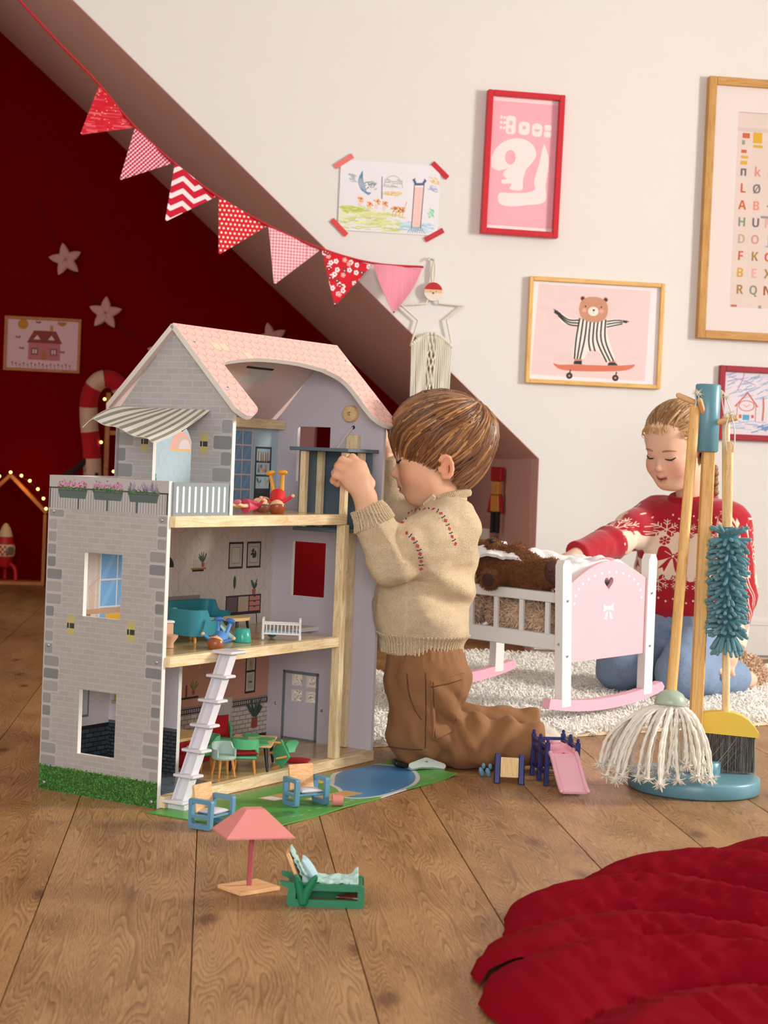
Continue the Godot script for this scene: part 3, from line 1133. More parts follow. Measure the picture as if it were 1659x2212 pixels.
func build_dollhouse() -> void:
	var h := thing("dollhouse", "tall open-fronted wooden dollhouse with grey brick print, pink roof and three furnished floors", "dollhouse", HOUSE)
	var D := HD
	var lav := mat(srgb(203, 194, 202), 0.5)
	var T := 0.009
	# left side panel: outline (z, y)
	var win := [V2([-0.1765, 0.0712, -0.0952, 0.0712, -0.0952, 0.1815, -0.1765, 0.1815]), V2([-0.1758, 0.3065, -0.0937, 0.3065, -0.0937, 0.4157, -0.1758, 0.4157])]
	var out := V2([-D, 0, 0, 0, 0, 0.544, -D, 0.544])
	var gf := G.new()
	var ge := G.new()
	var gb := G.new()
	var tr := Transform3D(SIDE, Vector3(T / 2, 0, 0))
	for g in [gf, ge, gb]: g.t = tr
	gf.panel(out, win, T, 0, Rect2(-D, 0, D, 0.544))
	gb.panel(out, win, T, 1)
	ge.panel(out, win, T, 2)
	var sp := obj("side_panel", [gf, mat(Color(1, 1, 1), 0.55, {"tex": tex(side_print())}), gb, lav, ge, M.edge], null, h, "grey brick and hedge printed side panel")
	for p in [[-0.249, 0.482], [-0.012, 0.479], [-0.25, 0.25], [-0.012, 0.243], [-0.249, 0.012], [-0.012, 0.01]]: screw(sp, Vector3(-0.0004, p[1], p[0]), Vector3(-1, 0, 0))
	# back panel with the three prints
	var bp := back_prints()
	var mats := []
	for im in bp: mats.append(mat(Color(1, 1, 1), 0.5, {"tex": tex(im)}))
	var rects := [Rect2(T, 0.253, 0.658, 0.2145), Rect2(T, 0.0196, 0.658, 0.2149), Rect2(0.179, 0.4865, 0.488, 0.1685)]
	var pairs := []
	for i in 3:
		var q: Rect2 = rects[i]
		var g := G.new()
		g.t = Transform3D(Basis.IDENTITY, Vector3(0, 0, -D + T / 2))
		g.panel(V2([q.position.x, q.position.y, q.end.x, q.position.y, q.end.x, q.end.y, q.position.x, q.end.y]), [], T, 0, q)
		pairs.append_array([g, mats[i]])
	var g := G.new()
	g.t = Transform3D(Basis.IDENTITY, Vector3(0, 0, -D + T / 2))
	g.panel(V2([T, 0, 0.667, 0, 0.667, 0.665, 0.17, 0.665, 0.17, 0.544, T, 0.544]), [], T - 0.0004, 3)
	pairs.append_array([g, lav])
	obj("back_panel", pairs, null, h, "printed rooms with sideboard, kitchen and blue bedroom")
	# right panel with windows and the door
	var rwin := [V2([-0.2045, 0.5425, -0.1255, 0.5425, -0.1255, 0.6535, -0.2045, 0.6535]), V2([-0.2055, 0.311, -0.125, 0.311, -0.125, 0.421, -0.2055, 0.421])]
	for p in [[-0.1934, 0.129], [-0.1582, 0.1278], [-0.1932, 0.0972], [-0.158, 0.0972]]:
		rwin.append(V2([p[0], p[1], p[0] + 0.0245, p[1], p[0] + 0.0245, p[1] + 0.0235, p[0], p[1] + 0.0235]))
	out = V2([-D, 0, 0, 0, 0, 0.66, -D / 2, 0.812, -D, 0.66])
	gf = G.new(); ge = G.new()
	tr = Transform3D(SIDE, Vector3(HW - T / 2, 0, 0))
	for q in [gf, ge]: q.t = tr
	for k in 2: gf.panel(out, rwin, T, k)
	ge.panel(out, rwin, T, 2)
	var rp := obj("side_panel", [gf, lav, ge, M.edge], null, h, "plain lavender side panel with two windows and a door")
	g = G.new()
	var dk := mat(srgb(112, 122, 126), 0.5)
	for e in [[-0.2155, 0.0185, 0.006, 0.14], [-0.1345, 0.0185, 0.006, 0.14], [-0.2155, 0.1525, 0.087, 0.006], [-0.2155, 0.0185, 0.087, 0.005]]:
		g.box(Vector3(HW - T - 0.0006, e[1] + e[3] / 2, e[0] + e[2] / 2), Vector3(0.0016, e[3], e[2]), 0.0003)
	obj("door_frame", g, dk, rp)
	screw(rp, Vector3(HW - T, 0.088, -0.232), Vector3(-1, 0, 0)); screw(rp, Vector3(HW - T, 0.085, -0.118), Vector3(-1, 0, 0))
	# inner gable wall with the arched doorway
	var arch := V2([-0.174, 0.48, -0.0885, 0.48, -0.0885, 0.611])
	for i in 13:
		var a := i / 12.0
		arch.append(Vector2(-0.0885 - 0.0855 * a, 0.611 + 0.043 * pow(sin(PI * a), 0.75)))
	arch.append(Vector2(-0.174, 0.611))
	out = V2([-D, 0.4865, 0, 0.4865, 0, 0.66, -D / 2, 0.812, -D, 0.66])
	gf = G.new(); ge = G.new(); gb = G.new()
	for q in [gf, ge, gb]: q.t = Transform3D(SIDE, Vector3(0.1745, 0, 0))
	gf.panel(out, [arch], T, 0, Rect2(-D, 0.4865, D, 0.33))
	gb.panel(out, [arch], T, 1)
	ge.panel(out, [arch], T, 2)
	obj("gable_wall", [gf, mat(Color(1, 1, 1), 0.55, {"tex": tex(gable_print())}), gb, lav, ge, M.edge], null, h, "inner brick printed wall with arched doorway")
	# partition of the ground floor
	gf = G.new(); ge = G.new()
	for q in [gf, ge]: q.t = Transform3D(SIDE, Vector3(0.1745, 0, 0))
	out = V2([-D + T, 0.0196, -0.096, 0.0196, -0.096, 0.2345, -D + T, 0.2345])
	gf.panel(out, [], T, 0, Rect2(-D + T, 0.0196, 0.156, 0.2149))
	ge.panel(out, [], T, 2)
	gb = G.new()
	gb.t = gf.t
	gb.panel(out, [], T, 1)
	var part := obj("partition", [gf, mat(Color(1, 1, 1), 0.5, {"tex": tex(partition_print())}), gb, mat(srgb(206, 150, 128), 0.5), ge, M.edge], null, h, "dark tiled bathroom partition")
	g = G.new()                                  # towel shelf on the partition
	for e in [[0.137, 0.012, srgb(200, 160, 120)], ]: g.box(Vector3(0.168, e[0], -0.215), Vector3(0.004, 0.006, 0.06), 0.0006)
	obj("shelf", g, mat(srgb(206, 176, 140), 0.6), part)
	for e in [[0.147, -0.225, 0.014, 0.03, srgb(226, 186, 40)], [0.155, -0.232, 0.006, 0.026, srgb(90, 160, 180)], [0.104, -0.222, 0.052, 0.022, srgb(226, 186, 40)], [0.106, -0.2, 0.054, 0.02, srgb(120, 170, 185)]]:
		g = G.new().box(Vector3(0.1685, e[0], e[1]), Vector3(0.003, e[2], e[3]), 0.0008)
		obj("towel", g, mat(e[4], 0.9), part)
	# floors and their pine edges
	var fp := floor_prints()
	var fm := mat(Color(1, 1, 1), 0.16, {"tex": tex(fp[0])})
	var fm2 := mat(Color(1, 1, 1), 0.2, {"tex": tex(fp[1])})
	for e in [[0.4865, 0.667, fm], [0.253, 0.667, fm], [0.0196, 0.667, fm2]]:
		g = G.new()
		g.t = Transform3D(Basis(Vector3(1, 0, 0), Vector3(0, 0, -1), Vector3.UP), Vector3(0, e[0] - 0.004, 0))
		var o2 := V2([T, 0.0, 0.667, 0.0, 0.667, D - T, T, D - T])
		if e[0] > 0.1: o2 = V2([T, 0.0, 0.532, 0.0, 0.532, 0.135, 0.667, 0.135, 0.667, D - T, T, D - T])
		g.panel(o2, [], 0.0078, 0, Rect2(T, 0, 0.658, D))
		var g2 := G.new()
		g2.t = g.t
		g2.panel(o2, [], 0.0078, 1); g2.panel(o2, [], 0.0078, 2)
		obj("floor_board", [g, e[2], g2, M.edge], null, h)
	obj("beam", G.new().box(Vector3(0.2715, 0.477, 0.0005), Vector3(0.525, 0.0195, 0.017), 0.0012), M.pine, h)
	obj("beam", G.new().box(Vector3(0.2665, 0.2440, 0.0005), Vector3(0.515, 0.0185, 0.017), 0.0012), M.pine, h)
	obj("beam", G.new().box(Vector3(0.338, 0.0100, 0.0005), Vector3(0.658, 0.0198, 0.017), 0.0012), M.pine, h)
	obj("beam", G.new().box(Vector3(0.423, 0.655, -0.2435), Vector3(0.486, 0.0195, 0.017), 0.0012), M.pine, h)
	obj("post", G.new().box(Vector3(0.5345, 0.2435, -0.0005), Vector3(0.0165, 0.447, 0.019), 0.0012), M.pine, h)
	# lift rail, car and pulley
	obj("lift_rail", G.new().box(Vector3(0.661, 0.33, -0.0665), Vector3(0.011, 0.62, 0.027), 0.001), M.pine, h)
	var car := Node3D.new()
	car.name = "lift_car"
	h.add_child(car)
	var slate := mat(srgb(92, 110, 122), 0.5)
	var gc := G.new()
	gc.box(Vector3(0.5845, 0.6085, -0.060), Vector3(0.112, 0.007, 0.136), 0.0012)
	obj("lift_roof", gc, slate, car)
	obj("lift_floor", G.new().box(Vector3(0.5845, 0.4535, -0.059), Vector3(0.098, 0.006, 0.118), 0.0012), slate, car)
	obj("lift_wall", G.new().box(Vector3(0.629, 0.531, -0.056), Vector3(0.006, 0.148, 0.11), 0.0008), slate, car)
	for e in [[0.5475, -0.010], [0.5475, -0.1035], [0.605, -0.010], [0.605, -0.1035]]:
		obj("lift_post", G.new().box(Vector3(e[0], 0.531, e[1]), Vector3(0.0125, 0.148, 0.0125), 0.001), M.pine, car)
	obj("lift_back", G.new().box(Vector3(0.588, 0.531, -0.1115), Vector3(0.09, 0.148, 0.003), 0.0005), slate, car)
	g = G.new()
	var Rx := Basis(Vector3.BACK, PI / 2)
	g.lathe(Vector3(0.667, 0.6815, -0.076), [Vector2(0, 0), Vector2(0.0165, 0), Vector2(0.0165, 0.010), Vector2(0.0145, 0.012), Vector2(0.0045, 0.012), Vector2(0.004, 0.009), Vector2(0, 0.009)], 28, Rx)
	obj("pulley", g, M.light_wood, h)
	screw(h, Vector3(0.6575, 0.6815, -0.076), Vector3(-1, 0, 0), 0.0035)
	obj("cord_hole", G.new().lathe(Vector3(0.667, 0.655, -0.071), [Vector2(0.0036, 0), Vector2(0.0036, 0.0006), Vector2(0.0024, 0.0008), Vector2(0, 0.0007)], 14, Rx), M.dark, h)
	obj("cord", G.new().tube([Vector3(0.665, 0.655, -0.071), Vector3(0.655, 0.648, -0.0715), Vector3(0.612, 0.612, -0.072)], 0.0009, 6), M.cord, h)
	# balcony rail at the front
	g = G.new()
	g.t = Transform3D(Basis.IDENTITY, Vector3(0, 0, 0.0005))
	g.panel(V2([T, 0.4868, 0.161, 0.4868, 0.161, 0.5425, T, 0.5425]), [], 0.006)
	var rail := obj("balcony_rail", g, mat(srgb(136, 146, 148), 0.55), h, "slate grey balcony rail with white slots")
	for i in 9:
		g = G.new()
		g.t = Transform3D(Basis.IDENTITY, Vector3(0.0185 + i * 0.0163, 0.514, 0.0034))
		g.panel(arcpts(0, 0.0195, 0.0027, 0.0027, 0, PI, 8) + arcpts(0, -0.0195, 0.0027, 0.0027, PI, TAU, 8), [], 0.001)
		obj("slot", g, mat(srgb(236, 236, 240), 0.5), rail)
	# roof: two slopes
	var rpnt := mat(Color(1, 1, 1), 0.5, {"tex": tex(roof_print())})
	var inner := mat(srgb(226, 204, 198), 0.55)
	var oo := curve([Vector2(0.5594, -0.0788), Vector2(0.5972, -0.098), Vector2(0.6102, -0.1257), Vector2(0.6085, -0.1779), Vector2(0.6130, -0.2052), Vector2(0.6366, -0.2225), Vector2(0.665, -0.2232), Vector2(0.684, -0.205)], 5)
	var o1 := PackedVector2Array([Vector2(0.684, -0.002), Vector2(0.1564, -0.002), Vector2(0.1564, -0.205)])
	for p in curve([Vector2(0.1564, -0.205), Vector2(0.172, -0.2232), Vector2(0.194, -0.2225), Vector2(0.2225, -0.2052), Vector2(0.2243, -0.1779), Vector2(0.2206, -0.1066), Vector2(0.2257, -0.0947), Vector2(0.2535, -0.0852), Vector2(0.3528, -0.0699), Vector2(0.475, -0.0681), Vector2(0.5594, -0.0788)], 4).slice(1): o1.append(p)
	for p in oo.slice(1, oo.size() - 1): o1.append(p)
	o1.append(Vector2(0.684, -0.205))
	var o2 := V2([0.1564, 0.004, 0.684, 0.004, 0.684, 0.205, 0.668, 0.2232, 0.172, 0.2232, 0.1564, 0.205])
	var sl := atan2(0.165, 0.1626)
	for k in 2:
		var bas := Basis(Vector3.RIGHT, -(PI / 2 - sl)) if k == 0 else Basis(Vector3.RIGHT, -(PI / 2 + sl))
		gf = G.new(); gb = G.new(); ge = G.new()
		for q in [gf, gb, ge]: q.t = Transform3D(bas, Vector3(0, 0.82, -D / 2)).translated_local(Vector3(0, 0, -T / 2))
		var ol := o1 if k == 0 else o2
		gf.panel(ol.duplicate(), [], T, 0, Rect2(0.1564, -0.2254 if k == 0 else 0.0, 0.5276, 0.2254))
		gb.panel(ol.duplicate(), [], T, 1)
		ge.panel(ol.duplicate(), [], T, 2)
		var ro := obj("roof_panel", [gf, rpnt, gb, inner, ge, mat(srgb(222, 216, 206), 0.55)], null, h, "pink scalloped roof panel with a curved cutout" if k == 0 else "rear roof panel with a pink inside")
		if k == 0:
			for p in [[0.1775, -0.048], [0.1775, -0.158], [0.668, -0.048], [0.668, -0.158]]:
				screw(ro, gf.t * Vector3(p[0], p[1], T / 2), gf.t.basis.z)
		else:
			g = G.new()
			g.t = gb.t
			for q in [[0.497, 0.062, 0.076, 0.022], [0.482, 0.098, 0.034, 0.038], [0.519, 0.098, 0.034, 0.038]]:
				g.box(Vector3(q[0], q[1], -T / 2 - 0.0003), Vector3(q[2], q[3], 0.0006), 0.0)
			obj("skylight_print", g, mat(srgb(206, 204, 202), 0.5), ro)
			g = G.new()
			g.t = gb.t
			for q in [[0.497, 0.051, 0.078, 0.004], [0.490, 0.0755, 0.088, 0.005]]:
				g.box(Vector3(q[0], q[1], -T / 2 - 0.0007), Vector3(q[2], q[3], 0.0006), 0.0)
			obj("skylight_bar", g, M.dark, ro)
	# striped awning over the doorway
	var si := canvas(256, 32, srgb(232, 228, 222))
	for i in 9: rr(si, 4 + i * 28.4, 0, 13, 32, srgb(150, 146, 122))
	g = G.new()
	g.sheet(30, 14, awning, 0.0012)
	obj("awning", g, mat(Color(1, 1, 1), 0.95, {"tex": tex(si), "back": Color(0.25, 0.25, 0.22)}), h, "striped fabric awning with a curled corner")
	for x in [0.01, 0.99]: obj("awning_wire", G.new().tube([awning(x, 0.02) + Vector3(0, -0.001, 0), awning(x, 0.5) + Vector3(0, -0.002, 0)], 0.0012, 6), M.dark, h)

func awning(u: float, v: float) -> Vector3:      # u from back to front, v from wall outwards
	var a := Vector3(0.1695, 0.668, -0.2075).lerp(Vector3(0.1695, 0.6675, -0.0505), u)
	var b := Vector3(0.062, 0.645, -0.232).lerp(Vector3(0.022, 0.6075, -0.0525), ease2(u) * 0.5 + u * 0.5)
	var p := a.lerp(b, v)
	p.y += sin(v * PI) * (0.005 - 0.011 * u) + 0.0022 * sin(u * 17.0) * v
	var c := ease2((0.25 - u) / 0.25)
	p.y += c * sin(v * PI * 1.05) * 0.006
	var tip := ease2((0.1 - u) / 0.1) * v * v
	p += Vector3(0.0, -0.016, -0.014) * tip
	p.z -= ease2((0.12 - u) / 0.12) * sin(v * PI) * 0.01
	return p

# ------------------------------------------------------------------ doll furniture inside the house
func ht(x: float, y: float, z: float, yaw := 0.0) -> Transform3D:
	return HOUSE * Transform3D(Basis(Vector3.UP, yaw), Vector3(x, y, z))

func cushion(w: float, h: float, d: float, n := 14) -> G:       # pillow lying in xz, centre at origin
	var g := G.new()
	for s in [1, -1]:
		var f := func(u, v):
			var a: float = u * 2 - 1
			var b: float = (v * 2 - 1) * s
			var e := pow(maxf(0.0, (1 - a * a) * (1 - b * b)), 0.38)
			return Vector3(a * w / 2 * (1 - 0.07 * (1 - b * b)), s * h / 2 * e, -b * s * s * d / 2 * (1 - 0.07 * (1 - a * a)))
		g.sheet(n, n, f)
	return g

func doll_chair(green: Material) -> Array:       # parts with names, faces +z
	var a := []
	var seat := G.new()
	seat.box(Vector3(0, 0.031, 0), Vector3(0.043, 0.006, 0.042), 0.0028)
	a.append(["seat", seat, green])
	var back := G.new()
	var f := func(u, v):
		var an: float = (u - 0.5) * deg_to_rad(236.0)
		var q := ease2((absf(an) - deg_to_rad(62)) / deg_to_rad(56))
		var y0 := lerpf(0.046, 0.0325, ease2((absf(an) - deg_to_rad(52)) / deg_to_rad(20)))
		var y1 := lerpf(0.064, 0.046, q)
		return Vector3(sin(an) * 0.0235, lerpf(y1, y0, v), -cos(an) * 0.022)
	back.sheet(26, 4, f, 0.0032)
	a.append(["backrest", back, green])
	for sx in [-1, 1]:
		for sz in [-1, 1]:
			a.append(["leg", G.new().tube([Vector3(sx * 0.0155, 0.029, sz * 0.015), Vector3(sx * 0.019, 0.0012, sz * 0.0185)], [0.0028, 0.0018], 8), M.orange_wood])
	return a

func doll(label: String, tr: Transform3D, hair: Color, dress: Color, shoe: Color, o := {}) -> Node3D:
	var skin: Color = o.get("skin", srgb(238, 192, 150))
	var d := thing("peg_doll", label, "doll", tr, o.get("group", ""))
	var body := G.new()
	body.lathe(Vector3.ZERO, [Vector2(0, 0.028), Vector2(0.013, 0.028), Vector2(0.0125, 0.033), Vector2(0.009, 0.046), Vector2(0.0075, 0.055), Vector2(0.004, 0.059), Vector2(0, 0.0595)], 18)
	obj("dress", body, mat(dress, 0.5), d)
	var sk := mat(skin, 0.55)
	var head := G.new()
	head.ball(Vector3(0, 0.0705, 0), Vector3(0.0125, 0.013, 0.0125), 18)
	head.ball(Vector3(0, 0.0695, 0.0124), Vector3(0.0012, 0.0012, 0.0012), 6)
	obj("head", head, sk, d)
	var hg := G.new()
	hg.ball(Vector3(0, 0.0712, 0), Vector3(0.0136, 0.0138, 0.0136), 20, Basis(Vector3.RIGHT, -0.75), -0.12, 1.0)
	hg.ball(Vector3(0, 0.069, -0.0035), Vector3(0.0132, 0.0125, 0.0118), 16)
	obj("hair", hg, mat(hair, 0.3), d)
	var up: float = o.get("arms", 0.5)
	for s in [-1, 1]:
		var e := Vector3(s * 0.0075, 0.0545, 0)
		var k := e + Vector3(s * 0.011, -0.010 + up * 0.012, 0.004)
		var h := k + Vector3(s * 0.007, -0.009 + up * 0.018, 0.005)
		var am := obj("arm", G.new().tube([e, k, h], [0.0032, 0.0028, 0.0024], 8), mat(dress.lerp(skin, o.get("bare", 0.0)), 0.5), d)
		obj("hand", G.new().ball(h, Vector3(0.0032, 0.0032, 0.0032), 10), sk, am)
	var bend: float = o.get("bend", 0.0)
	for s in [-1, 1]:
		var a := Vector3(s * 0.0058, 0.030, 0)
		var b := a + Vector3(s * 0.002, -0.014, 0.012 * bend)
		var c := b + Vector3(s * 0.002, -0.014 + 0.006 * bend, 0.004 + 0.008 * bend)
		var lg := obj("leg", G.new().tube([a, b, c], [0.004, 0.0034, 0.003], 8), mat(o.get("leg", skin), 0.5), d)
		var dir := (c - b).normalized()
		obj("shoe", G.new().ball(c + dir * 0.0015 + Vector3(0, 0, 0.0035), Vector3(0.0048, 0.0042, 0.0085), 12, look_basis(dir, Vector3.LEFT)), mat(shoe, 0.4), lg)
	return d

func build_house_toys() -> void:
	var teal := mat(srgb(44, 136, 148), 0.55)
	var green := mat(srgb(92, 190, 132), 0.4)
	var pale := mat(srgb(182, 206, 194), 0.45)
	var rcush := mat(srgb(170, 16, 26), 0.95, {"rim": 0.4})
	# ladder
	var l := thing("dollhouse_ladder", "white stepped ladder leaning on the dollhouse middle floor", "ladder", HOUSE)
	var wh := mat(srgb(224, 221, 226), 0.4)
	var a := Vector3(0.026, 0.012, 0.028)
	var b := Vector3(0.1505, 0.252, 0.0245)
	var dir := (b - a).normalized()
	var zax := Vector3(0, 0, 1)
	var lb := Basis(dir, zax, dir.cross(zax))
	for e in [[0.0, 0.007, 0.010], [0.011, 0.003, 0.018], [-0.011, 0.003, 0.018]]:
		obj("rail", G.new().box((a + b) * 0.5 + zax * e[0], Vector3((b - a).length(), e[1] if e[0] != 0.0 else 0.02, e[2] if e[0] != 0.0 else 0.003), 0.0008, lb), wh, l)
	for i in 7:
		var p := a.lerp(b, i / 6.0) + Vector3(0, 0.0015, 0)
		var w := 0.044 if i in [0, 6] else 0.030
		obj("step", G.new().box(p, Vector3(w, 0.0055, 0.044), 0.0018), wh, l)
	obj("foot", G.new().box(Vector3(0.026, 0.0055, 0.030), Vector3(0.028, 0.011, 0.036), 0.002), wh, l)
	# living room: sofa and tub chair
	for q in [["toy_sofa", "dark teal toy sofa against the patterned back wall", "sofa", 0.186, 0.062, 0.058, ht(0.343, 0.2538, -0.214), "doll living room furniture"], ["toy_armchair", "teal toy armchair with stubby wooden legs beside the brown-haired doll", "armchair", 0.064, 0.082, 0.060, ht(0.226, 0.2538, -0.112, PI / 2 + 0.12), "doll living room furniture"]]:
		var s := thing(q[0], q[1], q[2], q[6], q[7])
		var W: float = q[3]
		var Dp: float = q[4]
		var H: float = q[5]
		var g := G.new()
		var prof := func(u, v):         # wrap-round shell
			var an: float = (u - 0.5) * 2.0
			var side := absf(an)
			var x := signf(an) * W / 2 * minf(1.0, side / 0.42)
			var z := -Dp / 2 + Dp * 0.94 * maxf(0.0, (side - 0.42) / 0.58)
			var r := 0.016
			var cx := W / 2 - r
			if absf(x) > cx and z < -Dp / 2 + r:
				var k := atan2(z + Dp / 2 - r, absf(x) - cx)
				x = signf(an) * (cx + r * cos(k))
				z = -Dp / 2 + r + r * sin(k)
			var top := lerpf(H, H * 0.66, ease2((side - 0.62) / 0.13))
			return Vector3(x * (0.93 + 0.07 * v), lerpf(0.014, top, v), z)
		g.sheet(60, 6, prof, 0.0085)
		obj("shell", g, teal, s)
		obj("seat", G.new().box(Vector3(0, 0.020, 0.002), Vector3(W - 0.012, 0.014, Dp - 0.008), 0.004), teal, s)
		for sx in [-1, 1]:
			for sz in [-1, 1]:
				obj("leg", G.new().tube([Vector3(sx * (W / 2 - 0.013), 0.015, sz * (Dp / 2 - 0.015)), Vector3(sx * (W / 2 - 0.010), 0.001, sz * (Dp / 2 - 0.012))], [0.0036, 0.0022], 8), M.orange_wood, s)
	var bl := obj("doll_blanket", G.new().sheet(16, 12, func(u, v): return Vector3((u - 0.5) * 0.07, 0.030 - 0.030 * ease2(v * 1.3 - 0.3) + 0.002 * sin(u * 14 + v * 5), (v - 0.4) * 0.055 + 0.006 * sin(u * 9)), 0.0012), mat(srgb(176, 208, 206), 0.95, {"rim": 0.3}))
	bl.transform = ht(0.312, 0.2562, -0.122, 0.6)
	tag(bl, "pale aqua doll blanket hanging over the teal sofa seat", "blanket")
	var t := thing("side_table", "toy coffee table with wooden top and black legs before the sofa", "table", ht(0.365, 0.2535, -0.118, 0.2))
	var g := G.new()
	g.t = Transform3D(Basis(Vector3.RIGHT, -PI / 2), Vector3(0, 0.034, 0))
	g.panel(arcpts(0, 0, 0.037, 0.022, 0, TAU, 32), [], 0.0055)
	obj("top", g, M.light_wood, t)
	for e in [[-0.024, -0.01], [0.024, -0.01], [-0.022, 0.011], [0.022, 0.011]]:
		obj("leg", G.new().tube([Vector3(e[0], 0.031, e[1]), Vector3(e[0] * 1.2, 0.0015, e[1] * 1.25)], [0.003, 0.002], 8), M.black, t)
	var tub := G.new().lathe(Vector3.ZERO, [Vector2(0, 0), Vector2(0.0155, 0), Vector2(0.0165, 0.002), Vector2(0.013, 0.0235), Vector2(0.0115, 0.0245), Vector2(0, 0.0245)], 26)
	tag(obj("stool", tub, mat(srgb(64, 176, 160), 0.25)), "glossy turquoise toy stool in front of the coffee table", "stool").transform = ht(0.3, 0.2535, -0.056)
	# cot
	var c := thing("toy_cot", "white slatted toy cot near the front of the middle floor", "cot", ht(0.392, 0.2535, -0.034, -0.98))
	for s in [-1, 1]:
		g = G.new()
		g.t = Transform3D(SIDE, Vector3(s * 0.034, 0, 0))
		g.panel(PackedVector2Array([Vector2(-0.017, 0.006), Vector2(0.017, 0.006), Vector2(0.017, 0.034)]) + arcpts(0.0135, 0.036, 0.0042, 0.0042, 0, PI * 0.8, 6) + arcpts(-0.0135, 0.036, 0.0042, 0.0042, PI * 0.2, PI, 6) + PackedVector2Array([Vector2(-0.017, 0.034)]), [], 0.004)
		obj("end_board", g, M.white, c)
		for z in [-0.0155, 0.0155]: obj("foot", G.new().tube([Vector3(s * 0.034, 0.009, z), Vector3(s * 0.034, 0.0028, z * 1.1)], [0.0022, 0.0028], 8), M.white, c)
		for y in [0.012, 0.030]: obj("rail", G.new().box(Vector3(0, y, s * 0.0155), Vector3(0.068, 0.0035, 0.0028), 0.0008), M.white, c)
		for i in 9: obj("slat", G.new().box(Vector3(-0.028 + i * 0.007, 0.021, s * 0.0155), Vector3(0.002, 0.017, 0.002), 0.0005), M.white, c)
	obj("mattress", G.new().box(Vector3(0, 0.014, 0), Vector3(0.064, 0.005, 0.028), 0.002), mat(srgb(170, 200, 220), 0.9), c)
	tag(obj("toy_ball", G.new().lathe(Vector3(0, 0.0085, 0), [Vector2(0, -0.008), Vector2(0.0055, -0.0075), Vector2(0.008, -0.003), Vector2(0.0085, 0.002), Vector2(0.006, 0.0075), Vector2(0.004, 0.0078), Vector2(0.003, 0.004), Vector2(0, 0.004)], 18, Basis(Vector3.RIGHT, 0.9)), mat(srgb(84, 120, 146), 0.4)), "small slate blue pot lying under the white toy cot", "pot").transform = ht(0.408, 0.2535, -0.066)
	# wooden toilet at the left edge
	var w := thing("toy_toilet", "beige toy toilet with white lid just inside the side panel", "toilet", ht(0.118, 0.2535, -0.083, -0.4))
	obj("cistern", G.new().box(Vector3(0, 0.025, -0.014), Vector3(0.03, 0.032, 0.014), 0.002), mat(srgb(222, 176, 146), 0.5), w)
	obj("lid", G.new().box(Vector3(0, 0.043, -0.014), Vector3(0.033, 0.005, 0.017), 0.0018), M.white, w)
	obj("bowl", G.new().lathe(Vector3(0, 0, 0.006), [Vector2(0, 0.0), Vector2(0.008, 0.0), Vector2(0.007, 0.008), Vector2(0.014, 0.018), Vector2(0.015, 0.022), Vector2(0.011, 0.023), Vector2(0, 0.022)], 20), mat(srgb(222, 176, 146), 0.45), w)
	doll("brown-haired doll in blue lying on the middle floor by the turquoise stool", HOUSE * Transform3D(Basis(Vector3(-0.45, 0.1, -0.88), Vector3(-0.88, -0.10, 0.46), Vector3(0.0, 1.0, 0.2)).orthonormalized(), Vector3(0.2345, 0.2705, -0.050)).scaled_local(Vector3.ONE * 1.08), srgb(150, 84, 42), srgb(84, 144, 208), srgb(70, 120, 190), {"bend": 0.9, "leg": srgb(84, 144, 208), "arms": 0.6})
	# kitchen: red cupboard, table, chairs
	var kc := thing("toy_kitchen_unit", "red toy kitchen cupboard with wooden worktop behind the ladder", "cupboard", ht(0.262, 0.0198, -0.195))
	obj("body", G.new().box(Vector3(0, 0.0245, 0), Vector3(0.146, 0.045, 0.104), 0.001), M.red, kc)
	obj("worktop", G.new().box(Vector3(0, 0.050, 0.001), Vector3(0.150, 0.006, 0.108), 0.0012), M.light_wood, kc)
	for i in 3:
		var dr := obj("drawer_front", G.new().box(Vector3(-0.048 + i * 0.048, 0.0355, 0.0525), Vector3(0.045, 0.018, 0.002), 0.0008), M.red, kc)
		obj("knob", G.new().ball(Vector3(-0.048 + i * 0.048, 0.0355, 0.0555), Vector3(0.004, 0.004, 0.003), 12), M.white, dr)
		dr = obj("door", G.new().box(Vector3(-0.048 + i * 0.048, 0.0145, 0.0525), Vector3(0.045, 0.021, 0.002), 0.0008), M.red, kc)
		obj("knob", G.new().ball(Vector3(-0.048 + i * 0.048, 0.018, 0.0555), Vector3(0.004, 0.004, 0.003), 12), M.white, dr)
	obj("sink", G.new().box(Vector3(-0.02, 0.0535, 0.0), Vector3(0.042, 0.0016, 0.05), 0.0005), M.black, kc)
	obj("hob", G.new().box(Vector3(-0.056, 0.0535, 0.028), Vector3(0.022, 0.0016, 0.03), 0.0005), M.black, kc)
	obj("tap", G.new().tube(curve([Vector3(-0.02, 0.053, -0.03), Vector3(-0.02, 0.074, -0.03), Vector3(-0.02, 0.078, -0.022), Vector3(-0.02, 0.07, -0.014)], 4), 0.0018, 8), M.black, kc)
	var ty := atan2(0.06, 0.105)
	var tt := thing("toy_dining_table", "wooden toy dining table with black legs on the ground floor", "table", ht(0.351, 0.0198, -0.0605, ty))
	obj("top", G.new().box(Vector3(0, 0.0465, 0), Vector3(0.118, 0.0055, 0.081), 0.0024), M.light_wood, tt)
	for sx in [-1, 1]:
		for sz in [-1, 1]:
			obj("leg", G.new().tube([Vector3(sx * 0.047, 0.043, sz * 0.029), Vector3(sx * 0.052, 0.0015, sz * 0.034)], [0.0042, 0.0024], 8), M.black, tt)
